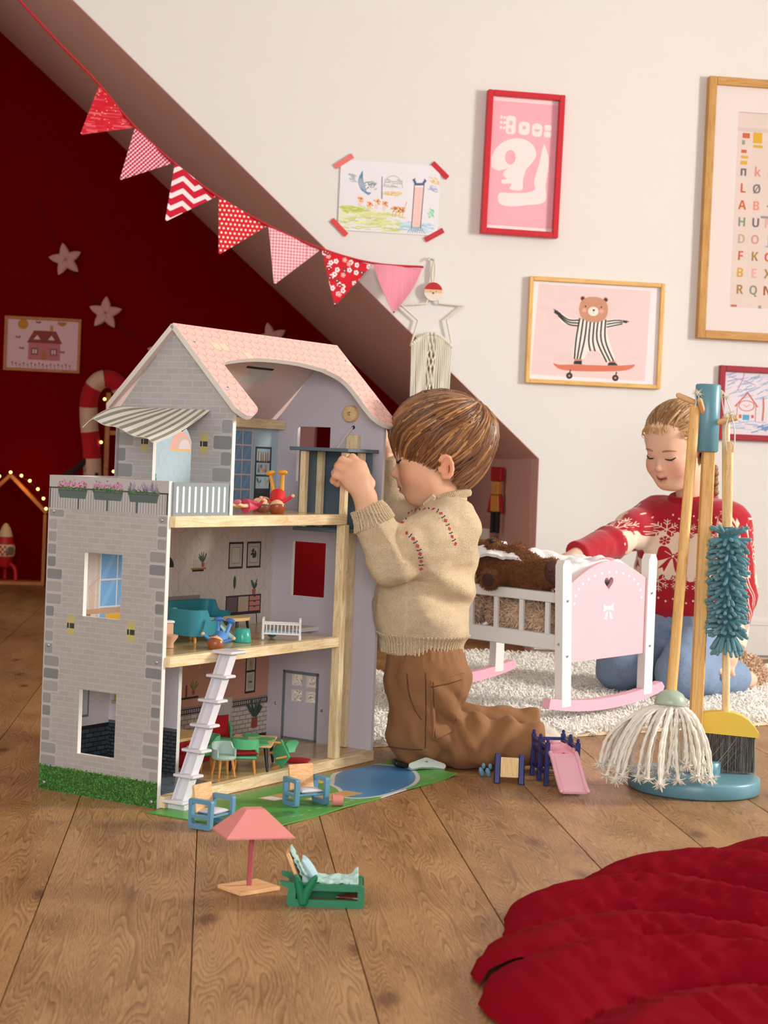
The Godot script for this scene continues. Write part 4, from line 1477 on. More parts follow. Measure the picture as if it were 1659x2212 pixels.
	for e in [[-0.041, 0.018, 0.3, "nearest the ladder"], [-0.006, -0.022, 0.1, "on the far side of the table"], [0.006, 0.024, -0.15, "on the near long side of the table"], [0.042, -0.006, 0.2, "overhanging the end by the door"]]:
		var pm := G.new()
		pm.t = Transform3D(Basis(Vector3.RIGHT, -PI / 2), Vector3.ZERO)
		pm.panel(V2([-0.019, -0.009, -0.013, -0.0145, 0.013, -0.0145, 0.019, -0.009, 0.019, 0.009, 0.013, 0.0145, -0.013, 0.0145, -0.019, 0.009]), [], 0.0018)
		var p := obj("toy_tray", pm, green)
		p.transform = ht(0.351, 0.0198, -0.0605, ty) * xf(Vector3(e[0], 0.0503, e[1]), e[2])
		tag(p, "green tray on the toy dining table, " + e[3], "tray", "green trays on the toy table")
	var chairs := [
		[ht(0.283, 0.0198, -0.028, ty - PI / 2 + PI + 0.1), "green toy chair with its back to the room front, cushion inside"],
		[ht(0.262, 0.0198, -0.098, PI + PI / 2 - 0.5), "green toy chair beside the red kitchen cupboard"],
		[ht(0.405, 0.0198, -0.178, -0.65), "green toy chair behind the table with a large red cushion"],
		[HOUSE * Transform3D(Basis(Vector3(0.25, -0.68, -0.69), Vector3(0.93, 0.06, 0.36), Vector3(-0.2, -0.73, 0.65)).orthonormalized(), Vector3(0.353, 0.0425, -0.028)), "green toy chair tipped over on its side with legs in the air"]]
	var parts := doll_chair(green)
	var first: Node3D
	for i in 4:
		var n: Node3D
		if i == 0:
			n = thing("toy_chair", chairs[0][1], "chair", chairs[0][0], "green toy dining chairs")
			for p in parts: obj(p[0], p[1], p[2], n)
			first = n
		else: n = copy(first, chairs[i][0], chairs[i][1])
	var cg := cushion(0.044, 0.010, 0.044)
	var cl := ["thin red cushion lying on the front green toy chair", "red cushion on the toy chair beside the kitchen cupboard", "large square red cushion propped on the rear toy chair", "red cushion fallen beside the tipped toy chair"]
	var ct := [chairs[0][0] * xf(Vector3(0, 0.0385, 0), 0.2), chairs[1][0] * xf(Vector3(0, 0.0385, 0), 0.1), chairs[2][0] * xf(Vector3(0, 0.0545, -0.006), 0.0, PI / 2 - 0.35), ht(0.432, 0.0265, -0.012, 0.4)]
	for i in 4:
		var o := obj("toy_cushion", cg, rcush)
		o.transform = ct[i]
		tag(o, cl[i], "cushion", "red toy cushions")
	var pc := thing("toy_high_chair", "pale mint rounded toy chair in front of the dining table", "chair", ht(0.228, 0.0198, -0.034, -0.5))
	g = G.new()
	g.sheet(24, 4, func(u, v):
		var an: float = (u - 0.5) * deg_to_rad(250.0)
		var y1 := lerpf(0.061, 0.050, ease2((absf(an) - 1.0) / 0.4))
		return Vector3(sin(an) * 0.0205, lerpf(y1, 0.034, v), -cos(an) * 0.0205), 0.003)
	obj("backrest", g, pale, pc)
	obj("seat", G.new().lathe(Vector3.ZERO, [Vector2(0, 0.032), Vector2(0.020, 0.032), Vector2(0.022, 0.035), Vector2(0.019, 0.038), Vector2(0, 0.038)], 24), pale, pc)
	for sx in [-1, 1]:
		for sz in [-1, 1]: obj("leg", G.new().tube([Vector3(sx * 0.011, 0.033, sz * 0.011), Vector3(sx * 0.0155, 0.0012, sz * 0.0155)], [0.0026, 0.0018], 8), M.orange_wood, pc)
	# dolls piled in the upper room
	var gp := "dolls piled in the upper room"
	var yy := 0.4868
	doll("brown-haired doll in a pink dress lying face up upstairs", HOUSE * Transform3D(Basis(Vector3(-0.2, 0.1, 1), Vector3(1, 0.06, 0.25), Vector3(0, 1, 0)).orthonormalized(), Vector3(0.252, yy + 0.0125, -0.052)), srgb(120, 70, 50), srgb(214, 72, 104), srgb(240, 130, 150), {"group": gp})
	doll("doll with teal boots sticking up behind the pink doll", HOUSE * Transform3D(Basis(Vector3(0.3, 0.1, 0.9), Vector3(-0.86, -0.22, 0.3), Vector3(-0.2, 0.9, 0.1)).orthonormalized(), Vector3(0.292, yy + 0.0315, -0.1)), srgb(220, 170, 90), srgb(44, 140, 140), srgb(20, 104, 104), {"group": gp, "bend": 0.5})
	doll("doll in a wide red dress with yellow boots in the air", HOUSE * Transform3D(Basis(Vector3(0.5, 0.1, 0.85), Vector3(-0.62, -0.4, 0.35), Vector3(-0.3, 0.9, 0.1)).orthonormalized(), Vector3(0.415, yy + 0.046, -0.07)).scaled_local(Vector3(1.15, 1.0, 1.15)), srgb(160, 76, 40), srgb(222, 34, 42), srgb(232, 160, 42), {"group": gp, "bend": 1.2, "leg": srgb(232, 170, 60)})
	doll("doll with auburn hair lying against the lift, red cape underneath", HOUSE * Transform3D(Basis(Vector3(0.3, 0.2, 0.9), Vector3(0.95, 0.05, -0.3), Vector3(0, 1, 0.2)).orthonormalized(), Vector3(0.368, yy + 0.0125, -0.092)), srgb(176, 84, 40), srgb(226, 60, 60), srgb(226, 214, 150), {"group": gp})

# ------------------------------------------------------------------ toys on the floor
func garden_chair(label: String, tr: Transform3D, blue: Material) -> void:
	var c := thing("garden_chair", label, "chair", tr, "blue toy garden chairs")
	for s in [-1, 1]:
		var g := G.new()
		g.t = Transform3D(SIDE, Vector3(s * 0.0295, 0, 0))
		var o := arcpts(0.018, 0.043, 0.004, 0.004, 0, PI / 2, 4) + arcpts(-0.018, 0.043, 0.004, 0.004, PI / 2, PI, 4) + arcpts(-0.017, 0.004, 0.004, 0.004, PI, PI * 1.5, 4) + arcpts(0.017, 0.004, 0.004, 0.004, PI * 1.5, TAU, 4)
		var h := arcpts(0.0125, 0.037, 0.003, 0.003, 0, PI / 2, 3) + arcpts(-0.0125, 0.037, 0.003, 0.003, PI / 2, PI, 3) + V2([-0.0155, 0.0215, 0.0155, 0.0215])
		var h2 := V2([-0.0155, 0.0165, -0.0145, 0.008, 0.0145, 0.008, 0.0155, 0.0165])
		g.panel(o, [h, h2], 0.0085)
		obj("side_frame", g, blue, c)
	obj("seat", G.new().box(Vector3(0, 0.019, 0), Vector3(0.054, 0.004, 0.034), 0.001), blue, c)
	obj("backrest", G.new().box(Vector3(0, 0.044, -0.0185), Vector3(0.048, 0.044, 0.005), 0.001, Basis(Vector3.RIGHT, -0.15)), M.beech, c)
	obj("seat_pad", cushion(0.044, 0.010, 0.032), mat(srgb(206, 206, 212), 0.95), c).position = Vector3(0.002, 0.0245, 0.002)

func mat_print() -> Image:
	var rg := rnd(41)
	var im := canvas(1440, 440, srgb(84, 160, 66))
	for i in 60: ell(im, rg.randf() * 1440, rg.randf() * 440, rg.randf_range(20, 90), rg.randf_range(8, 24), jig(rg, srgb(82, 158, 64), 0.05), rg.randf())
	# pixel = (x + .05) * 2000, z * 2000
	var pool := []
	for p in [[0.41, 0.085], [0.47, 0.048], [0.53, 0.030], [0.585, 0.022], [0.624, 0.045], [0.632, 0.092], [0.61, 0.130], [0.56, 0.168], [0.50, 0.196], [0.43, 0.212], [0.36, 0.214], [0.312, 0.198], [0.305, 0.172], [0.34, 0.150], [0.366, 0.126], [0.385, 0.100]]: pool.append(Vector2((p[0] + 0.05) * 2000, p[1] * 2000))
	var cl := []
	for i in pool.size(): cl.append_array([pool[i].cubic_interpolate(pool[(i + 1) % 16], pool[i - 1], pool[(i + 2) % 16], 0.0), pool[i].cubic_interpolate(pool[(i + 1) % 16], pool[i - 1], pool[(i + 2) % 16], 0.33), pool[i].cubic_interpolate(pool[(i + 1) % 16], pool[i - 1], pool[(i + 2) % 16], 0.66)])
	var pk := PackedVector2Array(cl)
	pfill(im, Geometry2D.offset_polygon(pk, 17.0)[0], srgb(196, 200, 200))
	pfill(im, Geometry2D.offset_polygon(pk, 15.0)[0], srgb(206, 206, 208))
	pfill(im, pk, srgb(58, 128, 178))
	for i in 26:
		var x := 500.0 + i * 36.0
		for seg in Geometry2D.intersect_polyline_with_polygon(PackedVector2Array([Vector2(x, 0), Vector2(x - 60, 440)]), pk):
			line(im, seg[0], seg[seg.size() - 1], 2.0, srgb(74, 144, 190))
	for q in [[0.40, 0.062, 60, 26, srgb(216, 208, 70)], [0.05, 0.13, 90, 46, srgb(60, 128, 50)], [0.10, 0.18, 70, 34, srgb(64, 134, 54)]]:
		ell(im, (q[0] + 0.05) * 2000, q[1] * 2000, q[2], q[3], q[4])
		for i in 14: ell(im, (q[0] + 0.05) * 2000 + rg.randf_range(-q[2], q[2]) * 0.7, q[1] * 2000 + rg.randf_range(-q[3], q[3]) * 0.7, 10, 7, jig(rg, q[4], 0.18))
	for i in 46:
		var x := (0.09 + i * 0.0055 + 0.05) * 2000
		ell(im, x, 60 + sin(i * 1.7) * 14 + i * 0.2, 9, 6, srgb(66, 92, 52)); ell(im, x, 60 + sin(i * 1.7) * 14 + i * 0.2, 6, 4, srgb(88, 150, 66))
	for q in [[0.185, 0.072, 0.0], [0.235, 0.135, 0.3]]:
		var o := Vector2((q[0] + 0.05) * 2000, q[1] * 2000)
		pfill(im, PackedVector2Array([o, o + Vector2(240, 20), o + Vector2(236, 96), o + Vector2(-4, 76)]), srgb(206, 160, 96))
		for i in 10: line(im, o + Vector2(70 + i * 17, 8), o + Vector2(66 + i * 17, 88), 2, srgb(150, 108, 60))
		pfill(im, PackedVector2Array([o + Vector2(10, 8), o + Vector2(62, 12), o + Vector2(58, 72), o + Vector2(6, 68)]), srgb(230, 228, 226))
	for i in 16: rr(im, 10 + rg.randf() * 1400, 380 + rg.randf() * 50, 22, 8, srgb(150, 196, 130))
	return im

func build_floor_toys() -> void:
	var blue := mat(srgb(98, 148, 176), 0.4)
	var navy := mat(srgb(40, 46, 108), 0.4)
	var rose := mat(srgb(222, 134, 128), 0.5)
	# garden mat: corners in house axes
	var g := G.new()
	g.t = HOUSE
	var A := Vector3(-0.038, 0.0012, 0.012)
	var B := Vector3(-0.034, 0.0012, 0.236)
	var C := Vector3(0.632, 0.0012, 0.217)
	var Dd := Vector3(0.690, 0.0012, 0.040)
	g.sheet(60, 20, func(u, v):
		var p: Vector3 = A.lerp(Dd, u).lerp(B.lerp(C, u), v)
		p.y += 0.004 * ease2((u - 0.93) / 0.07) + 0.0016 * ease2((v - 0.9) / 0.1) * (0.5 + 0.5 * sin(u * 20))
		return p, 0.0018)
	for i in g.uv.size():
		var p := HOUSE.affine_inverse() * g.v[i]
		g.uv[i] = Vector2((p.x + 0.05) / 0.72, p.z / 0.22)
	for i in range(g.v.size()): g.n[i] = g.n[i] if g.n[i].y > -2.0 else g.n[i]
	tag(obj("garden_mat", g, mat(Color(1, 1, 1), 0.35, {"tex": tex(mat_print()), "clamp": 1})), "green printed garden mat with blue pool before the dollhouse", "mat")
	garden_chair("blue toy garden chair by the ladder, left of the parasol", xf(Vector3(-0.253, 0.0016, -2.843), deg_to_rad(60)), blue)
	garden_chair("blue toy garden chair beside the printed pool", xf(Vector3(-0.1125, 0.0025, -3.050), deg_to_rad(34)), blue)
	g = G.new().lathe(Vector3.ZERO, [Vector2(0, -0.009), Vector2(0.0095, -0.009), Vector2(0.0098, 0.009), Vector2(0.0085, 0.0095), Vector2(0.0078, 0.008), Vector2(0.0074, -0.006), Vector2(0, -0.006)], 22)
	tag(obj("toy_cup", g, rose), "small pink toy cup lying on the mat by the pool", "cup").transform = Transform3D(Basis(Vector3.UP, 0.1) * Basis(Vector3.BACK, PI / 2), Vector3(-0.058, 0.0125, -3.045))
	# parasol
	var p := thing("toy_parasol", "pink square toy parasol standing on a wooden base", "parasol", xf(Vector3(-0.163, 0, -2.446), 0.0))
	obj("base", G.new().box(Vector3(0, 0.003, 0), Vector3(0.068, 0.006, 0.054), 0.0012, Basis(Vector3.UP, 0.72)), M.beech, p)
	obj("pole", G.new().tube([Vector3(0, 0.005, 0), Vector3(0.002, 0.108, 0)], 0.0036, 12), mat(srgb(176, 84, 84), 0.45), p)
	g = G.new()
	g.t = Transform3D(Basis(Vector3.UP, 0.3) * Basis(Vector3.RIGHT, -0.05), Vector3(0.003, 0.079, 0))
	var R := 0.047
	var r := 0.013
	var rim := []
	var tp := []
	for e in [[-1, 1], [1, 1], [1, -1], [-1, -1]]:
		rim.append(Vector3(e[0] * R, 0, e[1] * R))
		tp.append(Vector3(e[0] * r, 0.033, e[1] * r))
	for i in 4:
		g.quad(rim[i], rim[(i + 1) % 4], tp[(i + 1) % 4], tp[i])
		g.quad(rim[(i + 1) % 4] + Vector3(0, -0.002, 0), rim[i] + Vector3(0, -0.002, 0), tp[i] * Vector3(0.8, 0.9, 0.8), tp[(i + 1) % 4] * Vector3(0.8, 0.9, 0.8))
		g.quad(rim[(i + 1) % 4], rim[i], rim[i] + Vector3(0, -0.002, 0), rim[(i + 1) % 4] + Vector3(0, -0.002, 0))
	g.quad(tp[0], tp[1], tp[2], tp[3])
	obj("canopy", g, mat(srgb(226, 140, 134), 0.75), p)
	# lounger
	var dg := mat(srgb(18, 118, 78), 0.3)
	var l := thing("toy_lounger", "green toy sun lounger with crumpled mint pad beside the parasol", "sun lounger", xf(Vector3(-0.060, 0, -2.395), 0.02))
	for s in [-1, 1]:
		g = G.new()
		g.t = Transform3D(Basis.IDENTITY, Vector3(0, 0, s * 0.027))
		var o := arcpts(0.050, 0.026, 0.005, 0.005, 0, PI / 2, 4) + V2([-0.030, 0.031, -0.058, 0.0335, -0.056, 0.028, -0.046, 0.024, -0.048, 0.004]) + arcpts(-0.043, 0.005, 0.005, 0.005, PI, PI * 1.5, 4) + arcpts(0.050, 0.005, 0.005, 0.005, PI * 1.5, TAU, 4)
		g.panel(o, [V2([-0.036, 0.010, 0.046, 0.010, 0.046, 0.022, -0.036, 0.022])], 0.006)
		obj("side_frame", g, dg, l)
	obj("bed", G.new().box(Vector3(0.003, 0.027, 0), Vector3(0.098, 0.004, 0.05), 0.001), dg, l)
	for x in [0.052, -0.044]: obj("cross_bar", G.new().box(Vector3(x, 0.006, 0), Vector3(0.006, 0.009, 0.05), 0.002), dg, l)
	obj("backrest", G.new().box(Vector3(-0.040, 0.046, -0.004), Vector3(0.005, 0.046, 0.044), 0.001, Basis(Vector3.BACK, 0.42)), M.beech, l)
	var pad := mat(srgb(176, 208, 198), 0.95, {"rim": 0.3})
	var nz := fnoise(8, 60.0, 2)
	g = G.new().sheet(30, 14, func(u, v):
		var x: float = lerpf(-0.028, 0.046, u)
		return Vector3(x, 0.0315 + 0.004 * nz.get_noise_2d(x, v * 0.05) + 0.010 * ease2((u - 0.82) / 0.18) * v + 0.003 * ease2((0.2 - u) / 0.2), lerpf(0.024, -0.023, v) + 0.003 * nz.get_noise_2d(x * 2.0, 3.0)), 0.003)
	obj("pad", g, pad, l)
	g = G.new().sheet(10, 12, func(u, v): return Vector3(-0.0265 - v * 0.019 + 0.003 * nz.get_noise_2d(u * 0.1, v * 0.1), 0.033 + v * 0.037, lerpf(-0.026, 0.010, u)), 0.002)
	obj("pad", g, pad, l)
	obj("pillow", cushion(0.036, 0.012, 0.034), mat(srgb(178, 212, 222), 0.95), l).transform = xf(Vector3(-0.019, 0.047, 0.010), 0.0, 0.0, -0.95)
	for e in [[-0.026, 0.15], [-0.012, -0.5]]:
		obj("prong", G.new().tube(curve([Vector3(e[0] * 0.2 - 0.022, 0.006, 0.034), Vector3(e[0] * 0.6 - 0.014, 0.022, 0.035), Vector3(e[0] - 0.006 + (0.008 if e[1] < 0 else -0.004), 0.042, 0.036)], 4), [0.0045, 0.005, 0.0055, 0.006, 0.006, 0.0058, 0.0052, 0.0045, 0.003], 10), dg, l)
	tag(obj("toy_bottle", G.new().lathe(Vector3.ZERO, [Vector2(0, 0), Vector2(0.0065, 0), Vector2(0.0065, 0.017), Vector2(0.003, 0.022), Vector2(0.003, 0.030), Vector2(0, 0.030)], 14), mat(srgb(96, 42, 24), 0.2)), "brown toy bottle lying under the green lounger", "bottle").transform = xf(Vector3(-0.012, 0.0068, -2.392), 0.0, 0.0, PI / 2 - 0.05)
	# grey hanger-like plate and black wedge by the boy's knee
	g = G.new()
	g.panel(arcpts(0.030, 0.007, 0.0065, 0.0065, -PI / 2, PI * 0.35, 6) + arcpts(0.0, 0.021, 0.007, 0.005, PI * 0.3, PI * 0.7, 5) + arcpts(-0.030, 0.007, 0.0065, 0.0065, PI * 0.65, PI * 1.5, 6) + V2([-0.012, 0.004, 0.012, 0.004]), [arcpts(0, 0.0165, 0.0028, 0.0022, 0, TAU, 10)], 0.006)
	tag(obj("toy_bracket", g, mat(srgb(190, 200, 194), 0.45)), "pale grey triangular toy bracket with a hole beside the boy's knee", "bracket").transform = xf(Vector3(0.104, 0.0052, -3.425), 0.2, -0.75)
	g = G.new().box(Vector3(0, 0.007, 0), Vector3(0.030, 0.011, 0.024), 0.004, Basis(Vector3.BACK, -0.3))
	tag(obj("toy_block", g, M.black), "small black toy block lying half under the knee", "toy block").transform = xf(Vector3(0.052, 0.002, -3.452), 0.3)
	# blue sawhorse bench
	var b := thing("toy_climbing_frame", "navy blue A-frame toy bench with a wooden panel before the boy's legs", "toy bench", xf(Vector3(0.255, 0, -3.352), -0.05))
	for s in [-1, 1]:
		obj("leg", G.new().box(Vector3(s * 0.0225, 0.026, 0.004), Vector3(0.0115, 0.058, 0.009), 0.0025, Basis(Vector3.RIGHT, -0.36)), navy, b)
		obj("leg", G.new().box(Vector3(s * 0.0225, 0.026, -0.016), Vector3(0.0115, 0.058, 0.009), 0.0025, Basis(Vector3.RIGHT, 0.36)), navy, b)
	obj("panel", G.new().box(Vector3(0, 0.029, 0.0035), Vector3(0.034, 0.038, 0.004), 0.001, Basis(Vector3.RIGHT, -0.36)), M.light_wood, b)
	for e in [[0.0, 0.0, "left"], [0.0125, 0.004, "right"]]:
		g = G.new()
		g.ball(Vector3(0, 0.009, 0), Vector3(0.005, 0.0095, 0.004), 12, Basis(Vector3.BACK, 0.35))
		g.ball(Vector3(0.004, 0.020, -0.002), Vector3(0.004, 0.006, 0.003), 10, Basis(Vector3.BACK, 0.2))
		tag(obj("doll_slipper", g, blue), "blue doll slipper standing left of the navy bench" if e[2] == "left" else "blue doll slipper next to the navy bench leg", "slipper", "blue doll slippers").transform = xf(Vector3(0.206 + e[0], 0.0, -3.405 + e[1]), 0.2)
	# loft bed with slide
	var d := thing("toy_loft_bed", "navy toy loft bed with pink slide behind the boy's feet", "toy bed", xf(Vector3(0.352, 0, -3.335), deg_to_rad(9)))
	for sx in [-1, 1]:
		for z in [-0.112, -0.058, -0.004]:
			obj("post", G.new().box(Vector3(sx * 0.029, 0.041, z), Vector3(0.0085, 0.082, 0.0085), 0.0012), navy, d)
			obj("post_knob", G.new().box(Vector3(sx * 0.029, 0.0855, z), Vector3(0.006, 0.008, 0.006), 0.002), navy, d)
		for y in [0.024, 0.058, 0.072]: obj("rail", G.new().box(Vector3(sx * 0.029, y, -0.058), Vector3(0.006, 0.007, 0.104), 0.0012), navy, d)
	for z in [-0.112]:
		for y in [0.022, 0.05, 0.072]: obj("rail", G.new().box(Vector3(0, y, z), Vector3(0.05, 0.006, 0.006), 0.001), navy, d)
	obj("bed_base", G.new().box(Vector3(0, 0.052, -0.058), Vector3(0.052, 0.005, 0.104), 0.001), navy, d)
	var pink := mat(srgb(240, 182, 196), 0.4)
	var path := func(v: float) -> Vector3:
		return Vector3(0.0, lerpf(0.060, 0.006, ease2(v) * 0.55 + v * 0.45), lerpf(0.0, 0.094, v))
	g = G.new().sheet(8, 20, func(u, v): return path.call(1.0 - v) + Vector3(lerpf(-0.023, 0.023, u), 0, 0), 0.004)
	obj("slide", g, pink, d)
	for s in [-1, 1]:
		var pts := []
		for i in 16: pts.append(path.call(i / 15.0) + Vector3(s * 0.0245, 0.003, 0))
		obj("slide_edge", G.new().tube(pts, 0.0042, 8), pink, d)
	g = G.new().sheet(14, 20, func(u, v): return Vector3(lerpf(-0.022, 0.024, u) + 0.003 * sin(v * 9.0), 0.066 + 0.010 * sin(v * PI) * (0.6 + 0.4 * sin(u * 6.0 + v * 4.0)) - 0.004 * absf(u - 0.5) * 4, lerpf(-0.0, -0.108, v)), 0.005)
	tag(obj("doll_blanket", g, mat(srgb(238, 160, 180), 0.95, {"rim": 0.4})), "crumpled pink doll blanket on top of the navy loft bed", "blanket").transform = xf(Vector3(0.352, 0, -3.335), deg_to_rad(9))

# ------------------------------------------------------------------ cradle, cleaning set, rug, quilt
func tuft_mesh(len: float, r: float, curl: float, rows := 4) -> ArrayMesh:
	var g := G.new()
	var pts := []
	var rad := []
	for i in rows + 1:
		var q := float(i) / rows
		pts.append(Vector3(sin(q * curl) * len * 0.4, len * q * (1.0 - 0.25 * q * curl * 0.5), (1 - cos(q * curl * 1.3)) * len * 0.25))
		rad.append(r * (1.0 - 0.75 * q * q))
	g.tube(pts, rad, 4, false, false)
	return mesh_of([g, null])

# furry cover: tufts standing on the triangles of g
func fur(called: String, g: G, n: int, mesh: Mesh, m: Material, parent: Node, sd: int, lean := 0.7, shades := 0.12, scl := Vector2(0.7, 1.3)) -> MultiMeshInstance3D:
	var rg := rnd(sd)
	var cum := PackedFloat32Array()
	var tot := 0.0
	for i in range(0, g.ix.size(), 3):
		tot += (g.v[g.ix[i + 1]] - g.v[g.ix[i]]).cross(g.v[g.ix[i + 2]] - g.v[g.ix[i]]).length()
		cum.append(tot)
	var mm := MultiMesh.new()
	mm.transform_format = MultiMesh.TRANSFORM_3D
	mm.use_colors = true
	mm.mesh = mesh
	mm.instance_count = n
	for k in n:
		var t := cum.bsearch(rg.randf() * tot) * 3
		t = mini(t, g.ix.size() - 3)
		var a := rg.randf()
		var b := rg.randf()
		if a + b > 1.0: a = 1 - a; b = 1 - b
		var i0 := g.ix[t]
		var i1 := g.ix[t + 1]
		var i2 := g.ix[t + 2]
		var p := g.v[i0] * (1 - a - b) + g.v[i1] * a + g.v[i2] * b
		var nn := (g.n[i0] * (1 - a - b) + g.n[i1] * a + g.n[i2] * b).normalized()
		var tilt := (nn + Vector3(rg.randf_range(-1, 1), rg.randf_range(-1.2, 0.5), rg.randf_range(-1, 1)) * lean).normalized()
		var bs := look_basis(tilt, Vector3(rg.randf() - 0.5, rg.randf() - 0.5, rg.randf() - 0.5).normalized())
		mm.set_instance_transform(k, Transform3D(bs.scaled_local(Vector3.ONE * rg.randf_range(scl.x, scl.y)), p))
		var c := 1.0 + rg.randf_range(-shades, shades)
		mm.set_instance_color(k, Color(c, c, c))
	var o := MultiMeshInstance3D.new()
	o.name = called
	o.multimesh = mm
	o.material_override = m
	mesh.surface_set_material(0, m)
	o.set_meta("kind", "stuff")
	parent.add_child(o, true)
	return o

func heart(cx: float, cy: float, s: float) -> PackedVector2Array:
	var p := PackedVector2Array()
	for i in 28:
		var t := TAU * i / 28
		p.append(Vector2(cx + s * pow(sin(t), 3) * 1.0, cy + s * (13 * cos(t) - 5 * cos(2 * t) - 2 * cos(3 * t) - cos(4 * t)) / 16.0))
	return p

func build_cradle() -> void:
	var tr := Transform3D(Basis(Vector3.UP, 0.78) * Basis(Vector3.BACK, 0.035), Vector3(0.427, 0.055, -4.032))
	var c := thing("doll_cradle", "white slatted doll cradle with pink end panels on pink rockers", "doll cradle", tr)
	var W := 0.30
	var L := 0.47
	var pink := mat(srgb(246, 190, 200), 0.5)
	for e in 2:
		var z := -L * e
		for s in [0, 1]:
			var g := G.new()
			g.t = Transform3D(Basis.IDENTITY, Vector3(0, 0, z - 0.009))
			var x: float = W * s
			var k := -1.0 if s == 0 else 1.0
			g.panel(V2([x - 0.0155, 0.0, x + 0.0155, 0.0, x + 0.0155 + k * 0.008, 0.318, x + 0.0085 + k * 0.008, 0.331, x - 0.0085 + k * 0.008, 0.331, x - 0.0155 + k * 0.008, 0.318]), [], 0.022)
			var po := obj("post", g, M.white, c)
			for y in [0.115, 0.24]: screw(po, Vector3(x + k * y * 0.02, y, z + 0.0022), Vector3(0, 0, 1), 0.0042)
			for y in [0.142, 0.243]: screw(po, Vector3(x - 0.0155 * 1.0 + k * 0.004, y, z - 0.009), Vector3(-1, 0, 0), 0.0035)
		var pg := G.new()
		pg.t = Transform3D(Basis.IDENTITY, Vector3(0, 0, z - 0.009))
		var ol := V2([0.010, 0.098, W - 0.010, 0.098, W - 0.004, 0.272])
		for i in 15:
			var q := i / 14.0
			ol.append(Vector2(lerpf(W - 0.012, 0.012, q), 0.276 + 0.046 * sin(PI * q)))
		ol.append(Vector2(0.004, 0.272))
		pg.panel(ol, [heart(W / 2, 0.272, 0.0165)], 0.010)
		var ep := obj("end_panel", pg, pink, c, "pink arched end panel with heart cutout, dots and bow")
		if e == 0:
			for i in 15:
				var q := i / 14.0
				var ag := PI * (0.02 + 0.96 * q)
				var d := G.new()
				d.lathe(Vector3(W / 2 - cos(ag) * (W / 2 - 0.026), 0.222 + 0.074 * pow(sin(ag), 0.8), z - 0.0041), [Vector2(0.0036, 0), Vector2(0.0034, 0.0004), Vector2(0, 0.0005)], 12, Basis(Vector3.RIGHT, PI / 2))
				obj("dot", d, M.white, ep)
			var bw := G.new()
			bw.t = Transform3D(Basis.IDENTITY, Vector3(W / 2, 0.213, z - 0.0038))
			for s in [-1, 1]:
				bw.panel(V2([s * 0.003, 0.003, s * 0.020, 0.012, s * 0.018, 0.002, s * 0.021, -0.007, s * 0.003, -0.004]), [], 0.0008)
				bw.panel(V2([s * 0.001, -0.005, s * 0.009, -0.010, s * 0.018, -0.026, s * 0.010, -0.025, s * 0.006, -0.029]), [], 0.0008)
			bw.panel(arcpts(0, 0, 0.0045, 0.005, 0, TAU, 12), [], 0.0012)
			obj("bow", bw, mat(srgb(250, 226, 230), 0.5), ep)
	for s in [0, 1]:
		var x: float = W * s + (0.004 if s == 0 else -0.004)
		obj("rail", G.new().box(Vector3(x, 0.243, -L / 2 - 0.009), Vector3(0.015, 0.024, L - 0.02), 0.0025), M.white, c)
		obj("rail", G.new().box(Vector3(x, 0.142, -L / 2 - 0.009), Vector3(0.015, 0.036, L - 0.02), 0.0025), M.white, c)
		for i in 5: obj("slat", G.new().box(Vector3(x, 0.195, -0.062 - i * 0.078), Vector3(0.008, 0.075, 0.013), 0.0015), M.white, c)
	obj("base_board", G.new().box(Vector3(W / 2, 0.128, -L / 2 - 0.009), Vector3(W - 0.02, 0.006, L - 0.03), 0.001), M.white, c)
	for e in 2:
		var g := G.new()
		g.t = Transform3D(Basis.IDENTITY, Vector3(0, 0, -L * e - 0.009))
		var up := []
		var dn := []
		for i in 17:
			var q := i / 16.0 * 2 - 1
			up.append(Vector2(W / 2 + q * (W / 2 + 0.055), 0.006 + 0.018 * q * q))
			dn.append(Vector2(W / 2 + q * (W / 2 + 0.06), -0.020 + 0.021 * q * q))
		dn.reverse()
		var ol := PackedVector2Array(dn)
		up.append(Vector2(W + 0.066, 0.012))
		for p in up: ol.append(p)
		g.panel(ol, [], 0.021)
		obj("rocker", g, mat(srgb(240, 178, 196), 0.5), c)
	# brown bear on the rail
	var inv := tr.affine_inverse()
	var bear := thing("teddy_bear", "dark brown teddy bear lying on its back across the cradle top", "teddy bear", tr)
	var g := G.new()
	var B := []
	for b in [[0.336, 0.345, -4.185, 0.292, 0.348, -4.235, 0.047, 0.046, 0.02], [0.272, 0.358, -4.262, 0.262, 0.362, -4.275, 0.049, 0.047, 0.012], [0.262, 0.392, -4.250, 0.258, 0.402, -4.245, 0.021, 0.016, 0.010], [0.240, 0.385, -4.31, 0.238, 0.392, -4.315, 0.017, 0.016, 0.006],
			[0.345, 0.338, -4.160, 0.386, 0.352, -4.085, 0.034, 0.033, 0.010], [0.340, 0.322, -4.165, 0.362, 0.318, -4.130, 0.030, 0.028, 0.010], [0.288, 0.332, -4.205, 0.252, 0.326, -4.172, 0.022, 0.0245, 0.008], [0.300, 0.372, -4.24, 0.318, 0.392, -4.215, 0.02, 0.02, 0.01]]:
		B.append([inv * Vector3(b[0], b[1], b[2]), inv * Vector3(b[3], b[4], b[5]), b[6], b[7], b[8]])
	sdf_mesh(g, B, 0.006)
	var brown := mat(srgb(112, 66, 30), 0.9, {"rim": 0.6})
	var bb := obj("body", g, brown, bear)
	fur("fur", g, 6500, tuft_mesh(0.0058, 0.0009, 1.2, 3), mat(srgb(122, 74, 34), 0.85, {"vc": 1, "rim": 0.5}), bb, 5, 0.9, 0.25)
	var sole := mat(srgb(66, 36, 28), 0.9)
